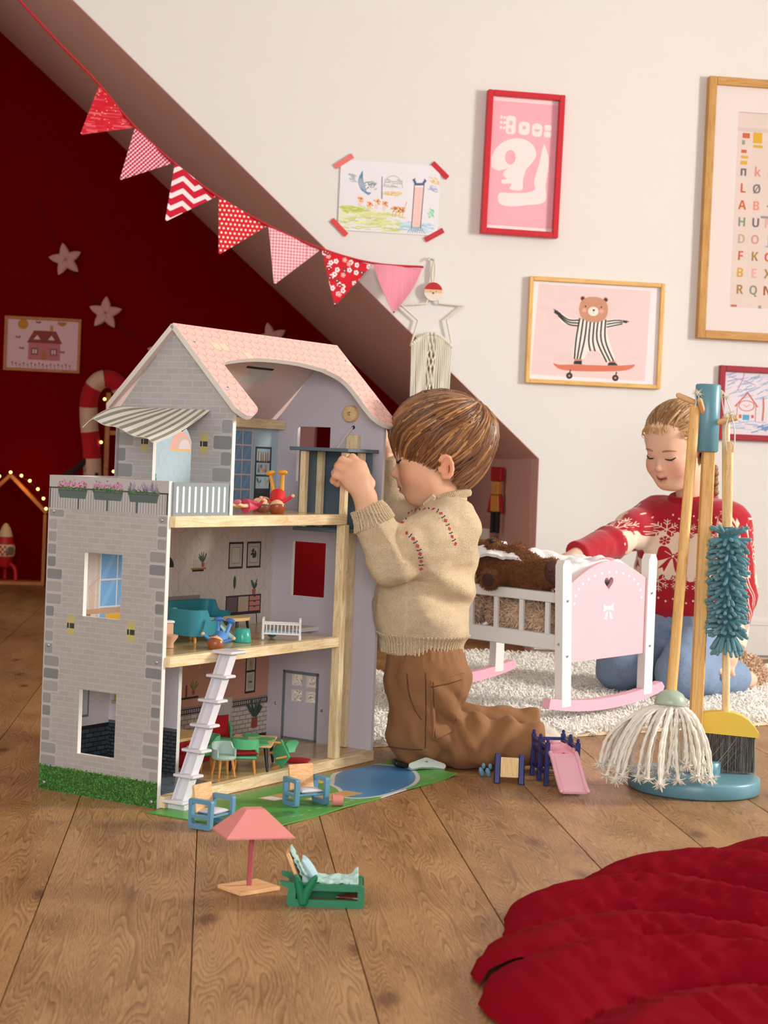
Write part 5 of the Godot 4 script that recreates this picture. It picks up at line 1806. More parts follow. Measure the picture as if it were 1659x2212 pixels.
	for q in [[0.388, 0.355, -4.058, 0.026, 0.25, 0.22, 0.94], [0.246, 0.325, -4.150, 0.017, -0.35, -0.1, 0.93]]:
		var nv: Vector3 = (inv.basis * Vector3(q[4], q[5], q[6])).normalized()
		obj("sole", G.new().ball(inv * Vector3(q[0], q[1], q[2]), Vector3(q[3] * 0.85, 0.006, q[3]), 18, look_basis(nv, Vector3.UP)), sole, bear)
	obj("nose", G.new().ball(inv * Vector3(0.257, 0.412, -4.234), Vector3(0.008, 0.006, 0.007), 12), M.dark, bear)
	for e in [[0.248, 0.398, -4.236], [0.274, 0.400, -4.236]]: obj("eye", G.new().ball(inv * Vector3(e[0], e[1], e[2]), Vector3.ONE * 0.004, 10), M.black, bear)
	# beige plush animals inside
	var beige := mat(srgb(222, 186, 154), 0.95, {"rim": 0.5})
	var tm := tuft_mesh(0.014, 0.0026, 1.8, 4)
	var k := 0
	for q in [["curly beige plush bear lying inside the cradle behind the slats", Vector3(0.075, 0.185, -0.175), Vector3(0.10, 0.185, -0.25), 0.052, 0.058], ["curly beige plush lamb at the foot of the cradle by the end post", Vector3(0.065, 0.178, -0.115), Vector3(0.14, 0.178, -0.115), 0.04, 0.042], ["curly beige plush rabbit at the head end beside the brown bear", Vector3(0.09, 0.215, -0.37), Vector3(0.10, 0.235, -0.42), 0.058, 0.05]]:
		var t := thing("plush_toy", q[0], "plush toy", tr, "curly beige plush toys in the cradle")
		g = G.new()
		sdf_mesh(g, [[q[1], q[2], q[3], q[4], 0.02], [q[1] + Vector3(-0.02, -0.01, 0.03), q[1] + Vector3(0.0, 0.01, 0.045), 0.026, 0.028, 0.012], [q[2] + Vector3(0.0, 0.03, -0.02), q[2] + Vector3(0.02, 0.045, -0.03), 0.022, 0.02, 0.012]], 0.008)
		var bd := obj("body", g, beige, t)
		fur("fleece", g, 2600, tm, mat(srgb(232, 200, 170), 0.95, {"vc": 1, "rim": 0.4}), bd, 11 + k, 0.8, 0.14)
		k += 1
	# white bedding heaped at the foot end
	var nz := fnoise(14, 9.0, 3)
	g = G.new().sheet(46, 34, func(u, v):
		var x: float = lerpf(0.02, W + 0.03, v)
		var z: float = lerpf(-0.015, -0.33, u)
		var y: float = 0.292 + 0.030 * sin(PI * minf(1.0, v * 1.1)) * (1.0 - 0.35 * u) + 0.016 * nz.get_noise_2d(x * 1.3, z * 1.3) + 0.035 * ease2((u - 0.25) * 2.0) * ease2((0.6 - v) * 2.0) - 0.05 * ease2((v - 0.85) / 0.15)
		y -= 0.030 * ease2((0.12 - u) / 0.12)
		return Vector3(x - 0.03 * ease2((u - 0.4) * 2.0) * (1 - v), y, z), 0.007)
	var q := obj("doll_blanket", g, mat(srgb(244, 240, 240), 0.95, {"rim": 0.3}))
	q.transform = tr
	tag(q, "white crumpled doll blanket heaped over the cradle beside the bear", "blanket")
	g = G.new()
	for i in 2: g.tube(curve([Vector3(0.16 + i * 0.012, 0.343, -0.04), Vector3(0.20 + i * 0.012, 0.340, -0.05), Vector3(0.245 + i * 0.01, 0.330, -0.06)], 4), 0.0016, 5)
	obj("ribbon_print", g, mat(srgb(246, 176, 168), 0.8), q).position = Vector3(0, -0.018, 0)

func build_cleaning_set() -> void:
	var teal := mat(srgb(98, 148, 162), 0.35)
	var at := Vector3(0.603, 0, -3.365)
	var s := thing("cleaning_stand", "teal round stand with wooden post and pegged teal head", "stand", Transform3D(Basis.IDENTITY, at))
	obj("base", G.new().lathe(Vector3.ZERO, [Vector2(0, 0.001), Vector2(0.120, 0.001), Vector2(0.1225, 0.004), Vector2(0.1225, 0.026), Vector2(0.120, 0.0292), Vector2(0.117, 0.030), Vector2(0, 0.030)], 72), teal, s)
	obj("socket", G.new().lathe(Vector3(0.022, 0.030, -0.020), [Vector2(0.031, 0.0), Vector2(0.031, 0.020), Vector2(0.028, 0.0225), Vector2(0, 0.0225)], 30), teal, s)
	obj("post", G.new().box(Vector3(-0.002, 0.345, 0.0), Vector3(0.023, 0.61, 0.023), 0.003), M.honey, s)
	obj("head", G.new().lathe(Vector3(-0.008, 0.634, 0.0), [Vector2(0, 0), Vector2(0.0215, 0), Vector2(0.0235, 0.002), Vector2(0.0235, 0.1235), Vector2(0.0215, 0.126), Vector2(0, 0.1262)], 36), teal, s)
	for e in [[Vector3(-0.024, 0.092, -0.008), Vector3(-0.028, 0.012, -0.012)], [Vector3(-0.012, 0.076, 0.019), Vector3(-0.010, 0.018, 0.022)], [Vector3(0.020, 0.056, 0.012), Vector3(0.030, 0.009, 0.010)], [Vector3(0.015, 0.108, -0.018), Vector3(0.016, 0.006, -0.024)]]:
		var a: Vector3 = Vector3(-0.008, 0.634, 0) + e[0]
		obj("peg", G.new().tube([a - e[1] * 0.3, a + e[1]], 0.0052, 12), M.beech, s)
	# mop
	var m := thing("toy_mop", "toy mop with sage dome and white rope strands hanging from the stand", "mop", Transform3D(Basis.IDENTITY, Vector3.ZERO))
	var top := Vector3(0.570, 0.712, -3.352)
	var bot := Vector3(0.538, 0.190, -3.275)
	obj("handle", G.new().tube([bot, top], 0.0098, 16), M.honey, m)
	var md := (top - bot).normalized()
	obj("dome", G.new().lathe(bot - md * 0.022, [Vector2(0, 0), Vector2(0.0285, 0.0), Vector2(0.0295, 0.004), Vector2(0.0275, 0.014), Vector2(0.021, 0.023), Vector2(0.0105, 0.0285), Vector2(0, 0.029)], 32, look_basis(md)), mat(srgb(172, 190, 168), 0.3), m)
	var rope := mat(srgb(236, 230, 216), 0.95, {"rim": 0.3})
	var rg := rnd(77)
	var fray := G.new()
	for i in 54:
		var an := TAU * i / 54.0 + rg.randf_range(-0.1, 0.1)
		var o := bot - md * 0.020 + Vector3(cos(an), 0, sin(an)) * 0.019 * sqrt(rg.randf_range(0.3, 1.0))
		var out := Vector3(cos(an), 0, sin(an)) * rg.randf_range(0.035, 0.078) + Vector3(-0.024 + 0.016 * cos(an), 0, 0.006)
		var endy := rg.randf_range(0.038, 0.072)
		var e := Vector3(o.x + out.x, endy, o.z + out.z)
		var ptsr := curve([o, o + out * 0.45 + Vector3(0, -0.018, 0), o + out * 0.85 + Vector3(rg.randf_range(-0.006, 0.006), (endy - o.y) * 0.55, 0), e], 5)
		var g := G.new()
		for k in 2:          # two-ply twist
			var tw := []
			for j in ptsr.size(): tw.append(ptsr[j] + Vector3(cos(j * 1.7 + k * PI), 0, sin(j * 1.7 + k * PI)) * 0.0013)
			g.tube(tw, 0.0026, 6)
		obj("strand", g, rope, m)
		for k in 26:
			var d := Vector3(rg.randf_range(-1, 1), rg.randf_range(-1.0, 0.5), rg.randf_range(-1, 1)).normalized() * rg.randf_range(0.007, 0.017)
			fray.tube([e, e + d * 0.6 + Vector3(0, -0.001, 0), e + d], [0.0013, 0.0010, 0.0004], 4, false, false)
	obj("frayed_ends", fray, rope, m).set_meta("kind", "stuff")
	obj("loop", G.new().tube(curve([top + Vector3(-0.004, -0.008, 0.008), top + Vector3(0.0, 0.012, 0.006), top + Vector3(-0.002, 0.032, 0.002), top + Vector3(0.004, 0.030, 0.004), top + Vector3(0.006, 0.004, 0.01)], 4), 0.0013, 6), M.cord, m)
	knot(m, top + Vector3(0.002, 0.030, 0.008), rg)
	# broom
	var b := thing("toy_broom", "toy broom with yellow block and grey bristles standing behind the post", "broom", Transform3D(Basis.IDENTITY, Vector3(0.66, 0, -3.40)))
	obj("handle", G.new().tube([Vector3(0.004, 0.140, 0), Vector3(-0.021, 0.700, -0.01)], 0.0076, 14), M.pine, b)
	var g := G.new()
	g.t = Transform3D(Basis(Vector3.UP, -0.15), Vector3(0.006, 0, 0))
	g.panel(V2([-0.048, 0.104, 0.060, 0.100, 0.061, 0.107, 0.052, 0.120, 0.040, 0.132, 0.026, 0.140, 0.010, 0.1445, -0.010, 0.1455, -0.030, 0.144, -0.046, 0.141, -0.050, 0.135]), [], 0.034)
	obj("block", g, mat(srgb(238, 202, 66), 0.35), b)
	var bm := [mat(srgb(120, 116, 110), 0.6), mat(srgb(84, 80, 76), 0.6), mat(srgb(160, 154, 144), 0.6)]
	var bg := [G.new(), G.new(), G.new()]
	for i in 1500:
		var x := rg.randf_range(-0.043, 0.054)
		var z := rg.randf_range(-0.013, 0.013)
		var p := g.t * Vector3(x, 0.103, z)
		var q := g.t * Vector3(x * 1.03 + rg.randf_range(-0.003, 0.003), rg.randf_range(0.0315, 0.036), z * 1.25 + rg.randf_range(-0.003, 0.003))
		if rg.randf() < 0.012: q = g.t * Vector3(x - 0.045, 0.045, z + 0.03)
		bg[rg.randi() % 3].tube([p, p.lerp(q, 0.5) + Vector3(0, -0.002, 0), q], 0.00055, 3, false, false)
	var pairs := []
	for i in 3: pairs.append_array([bg[i], bm[i]])
	obj("bristles", pairs, null, b).set_meta("kind", "stuff")
	obj("loop", G.new().tube(curve([Vector3(-0.024, 0.690, 0.006), Vector3(-0.030, 0.716, 0.006), Vector3(-0.036, 0.745, 0.012), Vector3(-0.032, 0.746, 0.014), Vector3(-0.016, 0.712, 0.006), Vector3(-0.018, 0.690, 0.006)], 4), 0.0013, 6), M.cord, b)
	knot(b, Vector3(-0.026, 0.738, 0.014), rg)
	# duster
	var d := thing("toy_duster", "teal chenille duster on a pale wooden handle hanging from the right peg", "duster", Transform3D(Basis.IDENTITY, Vector3(0.640, 0, -3.335)))
	obj("handle", G.new().tube([Vector3(0.004, 0.300, 0), Vector3(-0.006, 0.648, 0)], 0.0076, 14), M.light_wood, d)
	obj("core", G.new().tube([Vector3(0.006, 0.295, 0), Vector3(0.0, 0.482, 0)], 0.0185, 14), mat(srgb(56, 108, 122), 0.95), d)
	var ch := mat(srgb(104, 150, 158), 0.95, {"rim": 0.8})
	var n := 0
	for ring in 21:
		var y := 0.282 + ring * 0.0101
		for k in 14:
			var an := TAU * (k + 0.5 * (ring % 2)) / 14 + rg.randf_range(-0.14, 0.14)
			var tip := 0.0 if ring > 1 else 1.0
			var c0 := Vector3(lerpf(0.006, 0.0, ring / 20.0) + cos(an) * 0.014, y, sin(an) * 0.014)
			var dr := Vector3(cos(an), rg.randf_range(-0.4, 0.15) - tip * 1.3 + (0.9 if ring > 19 else 0.0), sin(an)).normalized()
			var ln := rg.randf_range(0.019, 0.026)
			obj("chenille_strand", G.new().tube([c0, c0 + dr * ln * 0.6 + Vector3(0, -0.001, 0), c0 + dr * ln + Vector3(0, -0.003, 0)], [0.0030, 0.0034, 0.0034], 7), ch, d)
			n += 1
	obj("loop", G.new().tube(curve([Vector3(-0.011, 0.636, 0.006), Vector3(-0.016, 0.672, 0.004), Vector3(-0.010, 0.700, 0.0), Vector3(-0.004, 0.700, 0.0), Vector3(0.002, 0.668, 0.004), Vector3(0.001, 0.636, 0.006)], 4), 0.0013, 6), M.cord, d)
	knot(d, Vector3(-0.008, 0.706, 0.006), rg)

func knot(parent: Node, p: Vector3, rg: RandomNumberGenerator) -> void:
	var g := G.new()
	g.ball(p, Vector3(0.0036, 0.0042, 0.0036), 10)
	for k in 26:
		var d := Vector3(rg.randf_range(-1, 1), rg.randf_range(-0.4, 1.2), rg.randf_range(-0.5, 1)).normalized() * rg.randf_range(0.006, 0.013)
		g.tube([p, p + d * 0.6, p + d + Vector3(0, -0.002, 0)], [0.0008, 0.0006, 0.0003], 4, false, false)
	obj("knot", g, M.cord, parent)

func build_soft_floor() -> void:
	# cream shaggy rug
	var r := thing("shaggy_rug", "cream deep-pile shaggy rug under the cradle and the kneeling girl", "rug")
	var out := V2([-0.27, -3.76, 0.0, -3.690, 0.42, -3.935, 0.934, -4.262, 1.42, -4.56, 1.30, -5.36, 0.90, -5.43, 0.28, -5.44, 0.05, -4.80, -0.33, -4.83])
	var g := G.new()
	g.t = Transform3D(Basis(Vector3.RIGHT, Vector3(0, 0, 1), Vector3.DOWN), Vector3(0, 0.005, 0))
	g.panel(out.duplicate(), [], 0.008)
	var cream := mat(srgb(236, 224, 206), 0.95)
	obj("backing", g, mat(srgb(226, 206, 178), 0.95), r)
	var pile := G.new()
	pile.t = Transform3D(Basis(Vector3.RIGHT, Vector3(0, 0, 1), Vector3.DOWN), Vector3(0, 0.009, 0))
	pile.panel(out.duplicate(), [], 0.0, 1)
	for i in pile.n.size(): pile.n[i] = Vector3.UP
	fur("pile", pile, 80000, tuft_mesh(0.024, 0.0024, 2.6, 4), mat(srgb(254, 250, 242), 0.95, {"vc": 1, "rim": 0.3}), r, 91, 0.75, 0.10, Vector2(0.75, 1.25))
	# red quilted play mat
	var C := Vector3(0.955, 0, -2.03)
	var nz := fnoise(52, 3.2, 3)
	var nf := fnoise(53, 14.0, 3)
	g = G.new().sheet(360, 90, func(u, v):
		var rr: float = pow(1.0 - v, 0.8)
		var th: float = u * TAU
		var st := deg_to_rad(19.5)
		var wob := 0.05 * sin(rr * 13.0 + 1.0) * ease2(rr * 1.6)
		var ph := (th - deg_to_rad(16.0) + wob) / st
		var fr := absf(ph - roundf(ph)) * 2.0
		var R := 0.80 + 0.030 * sqrt(clampf(fr, 0.0, 1.0)) + 0.012 * nz.get_noise_2d(cos(th) * 2.0, sin(th) * 2.0)
		var ring := 1.0 - exp(-pow((rr - 0.52) / 0.035, 2.0)) * 0.35
		var puff := pow(clampf(fr, 0.0, 1.0), 0.42) * ring * ease2(rr * 2.5 + 0.15)
		var edge := pow(maxf(0.0, 1.0 - pow(rr, 7.0)), 0.5)
		var x := cos(th + PI) * rr * R
		var z := -sin(th) * rr * R
		var wr := nf.get_noise_2d(x * 3.0 + th, rr * 1.2) * 0.004 + 0.0045 * nf.get_noise_2d(th * 7.0, rr * 0.9) * (1.0 - fr * 0.6)
		return C + Vector3(x, 0.004 + edge * (0.012 + 0.060 * puff + wr * 1.6), z))
	if g.n[g.n.size() / 2].y < 0.0:
		for i in g.n.size(): g.n[i] = -g.n[i]
		for i in range(0, g.ix.size(), 3):
			var q := g.ix[i + 1]
			g.ix[i + 1] = g.ix[i + 2]
			g.ix[i + 2] = q
	tag(obj("quilted_mat", g, mat(srgb(130, 5, 25), 0.9, {"spec": 0.15, "tri": 1, "bump": [M.weave, 0.03], "scale": 30.0})), "large round red quilted play mat with puffy petal segments in the foreground", "play mat")

# ------------------------------------------------------------------ people
func lin(r: int, g: int, b: int) -> Color:
	return Color8(r, g, b).srgb_to_linear()

func raycast(B: Array, post, p: Vector3, d: Vector3) -> Vector3:
	for i in 60:
		var e := sdf_at(B, p)
		if post != null: e = post.call(p, e)
		if e < 0.0006: break
		p += d * maxf(e * 0.75, 0.0006)
	return p

func normal_at(B: Array, post, p: Vector3) -> Vector3:
	var e := 0.002
	var f := []
	for k in 6:
		var q := p
		q[k / 2] += e if k % 2 == 0 else -e
		var d := sdf_at(B, q)
		if post != null: d = post.call(q, d)
		f.append(d)
	return Vector3(f[0] - f[1], f[2] - f[3], f[4] - f[5]).normalized()

const EYE := Vector3(0.0295, -0.001, 0.0645)
func head_bones(smile: float) -> Array:
	var L := [
		[Vector3(0, 0.044, -0.030), Vector3(0, 0.046, 0.016), 0.0700, 0.0660, 0.02],
		[Vector3(0, 0.020, 0.018), Vector3(0, -0.020, 0.026), 0.0600, 0.0560, 0.03],
		[Vector3(0, -0.035, 0.022), Vector3(0, -0.055, 0.034), 0.0480, 0.0360, 0.03],
		[Vector3(-0.010, -0.071, 0.054), Vector3(0.010, -0.071, 0.054), 0.0165, 0.0165, 0.020],
		[Vector3(0, -0.006, 0.0755), Vector3(0, -0.0235, 0.0905), 0.0060, 0.0080, 0.009],
		[Vector3(-0.0075, -0.0275, 0.0830), Vector3(0.0075, -0.0275, 0.0830), 0.0058, 0.0058, 0.006],
		[Vector3(0, -0.040, 0.0725), Vector3(0, -0.044, 0.0735), 0.0120, 0.0120, 0.012],
		[Vector3(-0.022, 0.020, 0.064), Vector3(0.022, 0.020, 0.064), 0.0150, 0.0150, 0.02]]
	for s in [-1.0, 1.0]:
		L.append([Vector3(s * 0.035, -0.030, 0.046), Vector3(s * 0.038, -0.036, 0.030), 0.0235 + 0.002 * smile, 0.0240, 0.024])
		L.append([Vector3(s * 0.028, -0.052, 0.020), Vector3(s * 0.020, -0.062, 0.034), 0.0260, 0.0230, 0.022])
		L.append([Vector3(s * 0.030, 0.001, 0.0625), Vector3(s * 0.030, 0.0, 0.0640), 0.0135, 0.0135, 0.004])
		var m := Vector3(s * (0.0125 + 0.004 * smile), -0.0525 + 0.004 * smile, 0.0745 - 0.004 * smile)
		L.append([Vector3(0, -0.0502, 0.0815), m, 0.0046, 0.0026, 0.005])
		L.append([Vector3(0, -0.0572, 0.0795), m, 0.0052, 0.0026, 0.005])
		# ear: a curled rim round a bowl
		var c := Vector3(s * 0.0705, -0.022, -0.010)
		var rim := []
		for i in 9:
			var a := lerpf(-1.9, 2.5, i / 8.0)
			rim.append(c + Vector3(s * (0.010 - 0.002 * cos(a)), sin(a) * 0.0205 + (0.002 if i > 4 else 0.0), -cos(a) * 0.0125 - 0.004))
		for i in 8: L.append([rim[i], rim[i + 1], 0.0040, 0.0042, 0.003])
		L.append([c + Vector3(s * 0.002, 0.012, -0.003), c + Vector3(s * 0.002, -0.012, 0.0), 0.0085, 0.0065, 0.006])
		L.append([c + Vector3(s * 0.007, -0.019, 0.003), c + Vector3(s * 0.006, -0.016, 0.002), 0.0052, 0.0055, 0.005])
		L.append([c + Vector3(s * 0.006, 0.0, 0.009), c + Vector3(s * 0.006, -0.006, 0.0085), 0.0036, 0.0036, 0.004])
	L.append([Vector3(-0.012, -0.0535, 0.0845), Vector3(0.012, -0.0535, 0.0845), 0.0017, 0.0017, -0.002])
	return L

func skin_paint(tr: Transform3D, base: Color, smile: float) -> Callable:
	var inv := tr.affine_inverse()
	return func(p: Vector3, n: Vector3) -> Color:
		var q: Vector3 = inv * p
		var c := base
		if q.z > 0.02:
			var ax := absf(q.x)
			var ch := exp(-(Vector2(ax - 0.040, q.y + 0.028) * 42.0).length_squared())
			c = c.lerp(Color(base.r * 0.98, base.g * 0.62, base.b * 0.56), ch * 0.55)
			var w := 0.0125 + 0.004 * smile
			var my := -0.0535 + 0.004 * smile * pow(minf(1.0, ax / w), 2.0)
			var lip := ease2(1.6 - absf(q.y - my) / 0.0052) * ease2((w + 0.001 - ax) / 0.004)
			if q.z > 0.070: c = c.lerp(Color(0.50, 0.13, 0.11), lip * 0.85)
			if absf(q.y - my) < 0.0014 and ax < w and q.z > 0.07: c = Color(0.16, 0.03, 0.03)
			var tip := exp(-(Vector2(ax, q.y + 0.026) * 90.0).length_squared()) * ease2((q.z - 0.07) * 60.0)
			c = c.lerp(Color(base.r, base.g * 0.72, base.b * 0.66), tip * 0.5)
		var ear := ease2((absf(q.x) - 0.066) / 0.01) * ease2((0.05 - absf(q.y + 0.02)) / 0.01) * ease2((0.03 - absf(q.z + 0.01)) / 0.01)
		c = c.lerp(Color(base.r * 0.96, base.g * 0.60, base.b * 0.50), ear * 0.55)
		return c

func face_parts(root: Node, tr: Transform3D, brow: Color, smile: float) -> void:
	var dark := mat(srgb(44, 26, 20), 0.5)
	var B := bones(head_bones(smile))
	for s in [-1.0, 1.0]:
		var e := Vector3(s * 0.030, 0.0005, 0.0635)
		var g := G.new()
		g.t = tr
		g.ball(e + Vector3(0, -0.0035, 0.0068), Vector3(0.0060, 0.0042, 0.0068), 14)
		obj("eye", g, mat(srgb(52, 32, 22), 0.12), root)
		var pts := []
		for i in 9:
			var q := i / 8.0 * 2 - 1
			var p := raycast(B, null, Vector3(e.x + q * 0.0125, e.y - 0.0005 - 0.0032 * (1 - q * q) + (0.0025 if q * s > 0.3 else 0.0) * absf(q), 0.12), Vector3(0, 0, -1))
			pts.append(p + Vector3(s * 0.0006 * maxf(0, q * s), 0, 0.0006))
		g = G.new()
		g.t = tr
		g.tube(pts, [0.0009, 0.0015, 0.0019, 0.0020, 0.0020, 0.0020, 0.0019, 0.0016, 0.0010], 6)
		obj("eyelashes", g, dark, root)
		pts = []
		for i in 7:
			var q := i / 6.0
			pts.append(raycast(B, null, Vector3(s * lerpf(0.015, 0.046, q), 0.0195 + 0.0045 * sin(q * PI * 0.8) - 0.004 * q, 0.13), Vector3(0, 0, -1)) + Vector3(0, 0, -0.0002))
		g = G.new()
		g.t = tr
		g.tube(pts, [0.0016, 0.0021, 0.0022, 0.0021, 0.0019, 0.0015, 0.0007], 6)
		obj("eyebrow", g, mat(brow, 0.8), root)

# hair in locks over an egg-shaped scalp; whorl is where the locks start, hairline(theta) the height at which they end
func make_hair(root: Node, tr: Transform3D, whorl: Vector3, hairline: Callable, cols: Array, n: int, sd: int, thick: float, swirl: float, wild: float, reverse := false) -> void:
	var rg := rnd(sd)
	var C := Vector3(0, 0.044, -0.010)
	var egg := func(d: Vector3, k: float) -> Vector3:
		var r := Vector3(0.0735, 0.0745 if d.y > 0 else 0.125, 0.094 if d.z < 0 else 0.088)
		var p := d * r * k
		if d.y < -0.1 and d.z < 0.3: p.z += 0.020 * ease2((-d.y - 0.1) / 0.7) * (1.0 if d.z < 0 else 0.0)
		return C + p
	var w := whorl.normalized()
	var e1 := w.cross(Vector3.RIGHT if absf(w.x) < 0.7 else Vector3.UP).normalized()
	var e2 := w.cross(e1)
	var dir := func(a: float, f: float) -> Vector3: return w * cos(a) + (e1 * cos(f) + e2 * sin(f)) * sin(a)
	var lim := PackedFloat32Array()
	var NF := 96
	for i in NF:
		var f := TAU * i / NF
		var a := 0.08
		while a < 3.0:
			var d: Vector3 = dir.call(a, f)
			var p: Vector3 = egg.call(d, 1.0)
			if p.y < hairline.call(absf(atan2(d.x, d.z))): break
			a += 0.02
		lim.append(a)
	var lim_at := func(f: float) -> float:
		var q := fposmod(f / TAU, 1.0) * NF
		return lerpf(lim[int(q) % NF], lim[(int(q) + 1) % NF], q - floorf(q))
	var cap := G.new()
	cap.t = tr
	cap.sheet(64, 24, func(u, v):
		var f: float = u * TAU
		var a: float = (1.0 - v) * (float(lim_at.call(f)) - 0.01)
		return egg.call(dir.call(a, f), 1.0 + thick * 0.55 * minf(1.0, v * 6.0 + 0.15)))
	if cap.n[300].dot(cap.v[300] - tr * C) < 0.0:
		for i in cap.n.size(): cap.n[i] = -cap.n[i]
		for i in range(0, cap.ix.size(), 3):
			var q := cap.ix[i + 1]
			cap.ix[i + 1] = cap.ix[i + 2]
			cap.ix[i + 2] = q
	var hm := mat(Color(1, 1, 1), 0.42, {"vc": 1, "rim": 0.12})
	for i in cap.col.size(): cap.col[i] = cols[0].lerp(cols[1], 0.3)
	var hair := obj("hair", cap, hm, root)
	var g := G.new()
	g.t = tr
	for k in n:
		var f := rg.randf() * TAU
		var al: float = lim_at.call(f)
		var a0 := rg.randf_range(0.0, 0.55) * al
		if rg.randf() < 0.4: a0 = rg.randf_range(0.0, 0.12) * al
		var a1 := al + rg.randf_range(-0.16, 0.09) * (1.0 if thick > 0.1 else 0.5)
		if a1 - a0 < 0.12: continue
		var lay := rg.randf_range(0.35, 1.0)
		var sw := swirl * rg.randf_range(0.6, 1.2)
		var pts := []
		var rad := []
		var w0 := rg.randf_range(0.0013, 0.0030)
		var wv := rg.randf_range(-1, 1) * wild
		var ph := rg.randf() * 6.0
		for i in 9:
			var t := i / 8.0
			var a := lerpf(a0, a1, t)
			var ff := f + sw * (1.0 - a / al) * 1.2 + wv * 0.12 * sin(t * 5.0 + ph) + sw * 0.25 * t * t
			var d: Vector3 = dir.call(a, ff)
			var lift := thick * lay * (0.35 + 0.65 * sin(PI * clampf(t * 0.85 + 0.12, 0.0, 1.0))) + wild * 0.008 * sin(t * 9.0 + ph)
			if t > 0.9: lift += wild * 0.015
			pts.append(egg.call(d, 1.0 + lift))
			rad.append(w0 * (0.5 + 0.9 * sin(PI * (0.12 + 0.76 * t))) * (1.0 if t < 0.8 else lerpf(1.0, 0.3, (t - 0.8) / 0.2)))
		g.c = cols[0].lerp(cols[1], rg.randf()).lerp(cols[2], pow(rg.randf(), 3.0)) * rg.randf_range(0.8, 1.15)
		g.tube(pts, rad, 4, false, false)
	g.c = Color(1, 1, 1)
	obj("locks", g, hm, hair).set_meta("kind", "stuff")

# a hand: wrist, four knuckles, then joints of each finger; thumb joints
func hand_bones(wrist: Vector3, mcp: Array, fingers: Array, thumb: Array, r := 0.0078) -> Array:
	var L := []
	for i in 4:
		L.append([wrist, mcp[i], 0.0165, 0.0105, 0.010])
		if i > 0: L.append([mcp[i - 1].lerp(wrist, 0.25), mcp[i].lerp(wrist, 0.25), 0.0125, 0.0125, 0.008])
	for i in 4:
		var f: Array = fingers[i]
		var a: Vector3 = mcp[i]
		var k: float = r * [0.98, 1.03, 1.0, 0.9][i]
		for j in f.size():
			L.append([a, f[j], k * (1.08 - 0.06 * j), k * (1.0 - 0.08 * j), 0.0025 if j else 0.004])
			a = f[j]
	var a := wrist.lerp(thumb[0], 0.25)
	for j in thumb.size():
		L.append([a, thumb[j], 0.0120 - 0.0015 * j, 0.0098 - 0.001 * j, 0.006])
		a = thumb[j]
	return L

func rib(p: Vector3, axis: Vector3, o: Vector3, n: float) -> float:
	var q := p - o
	q -= axis * q.dot(axis)
	var b := look_basis(axis)
	return 0.0013 * sin(atan2(q.dot(b.x), q.dot(b.z)) * n)

func build_people() -> void:
	build_boy()
	build_girl()

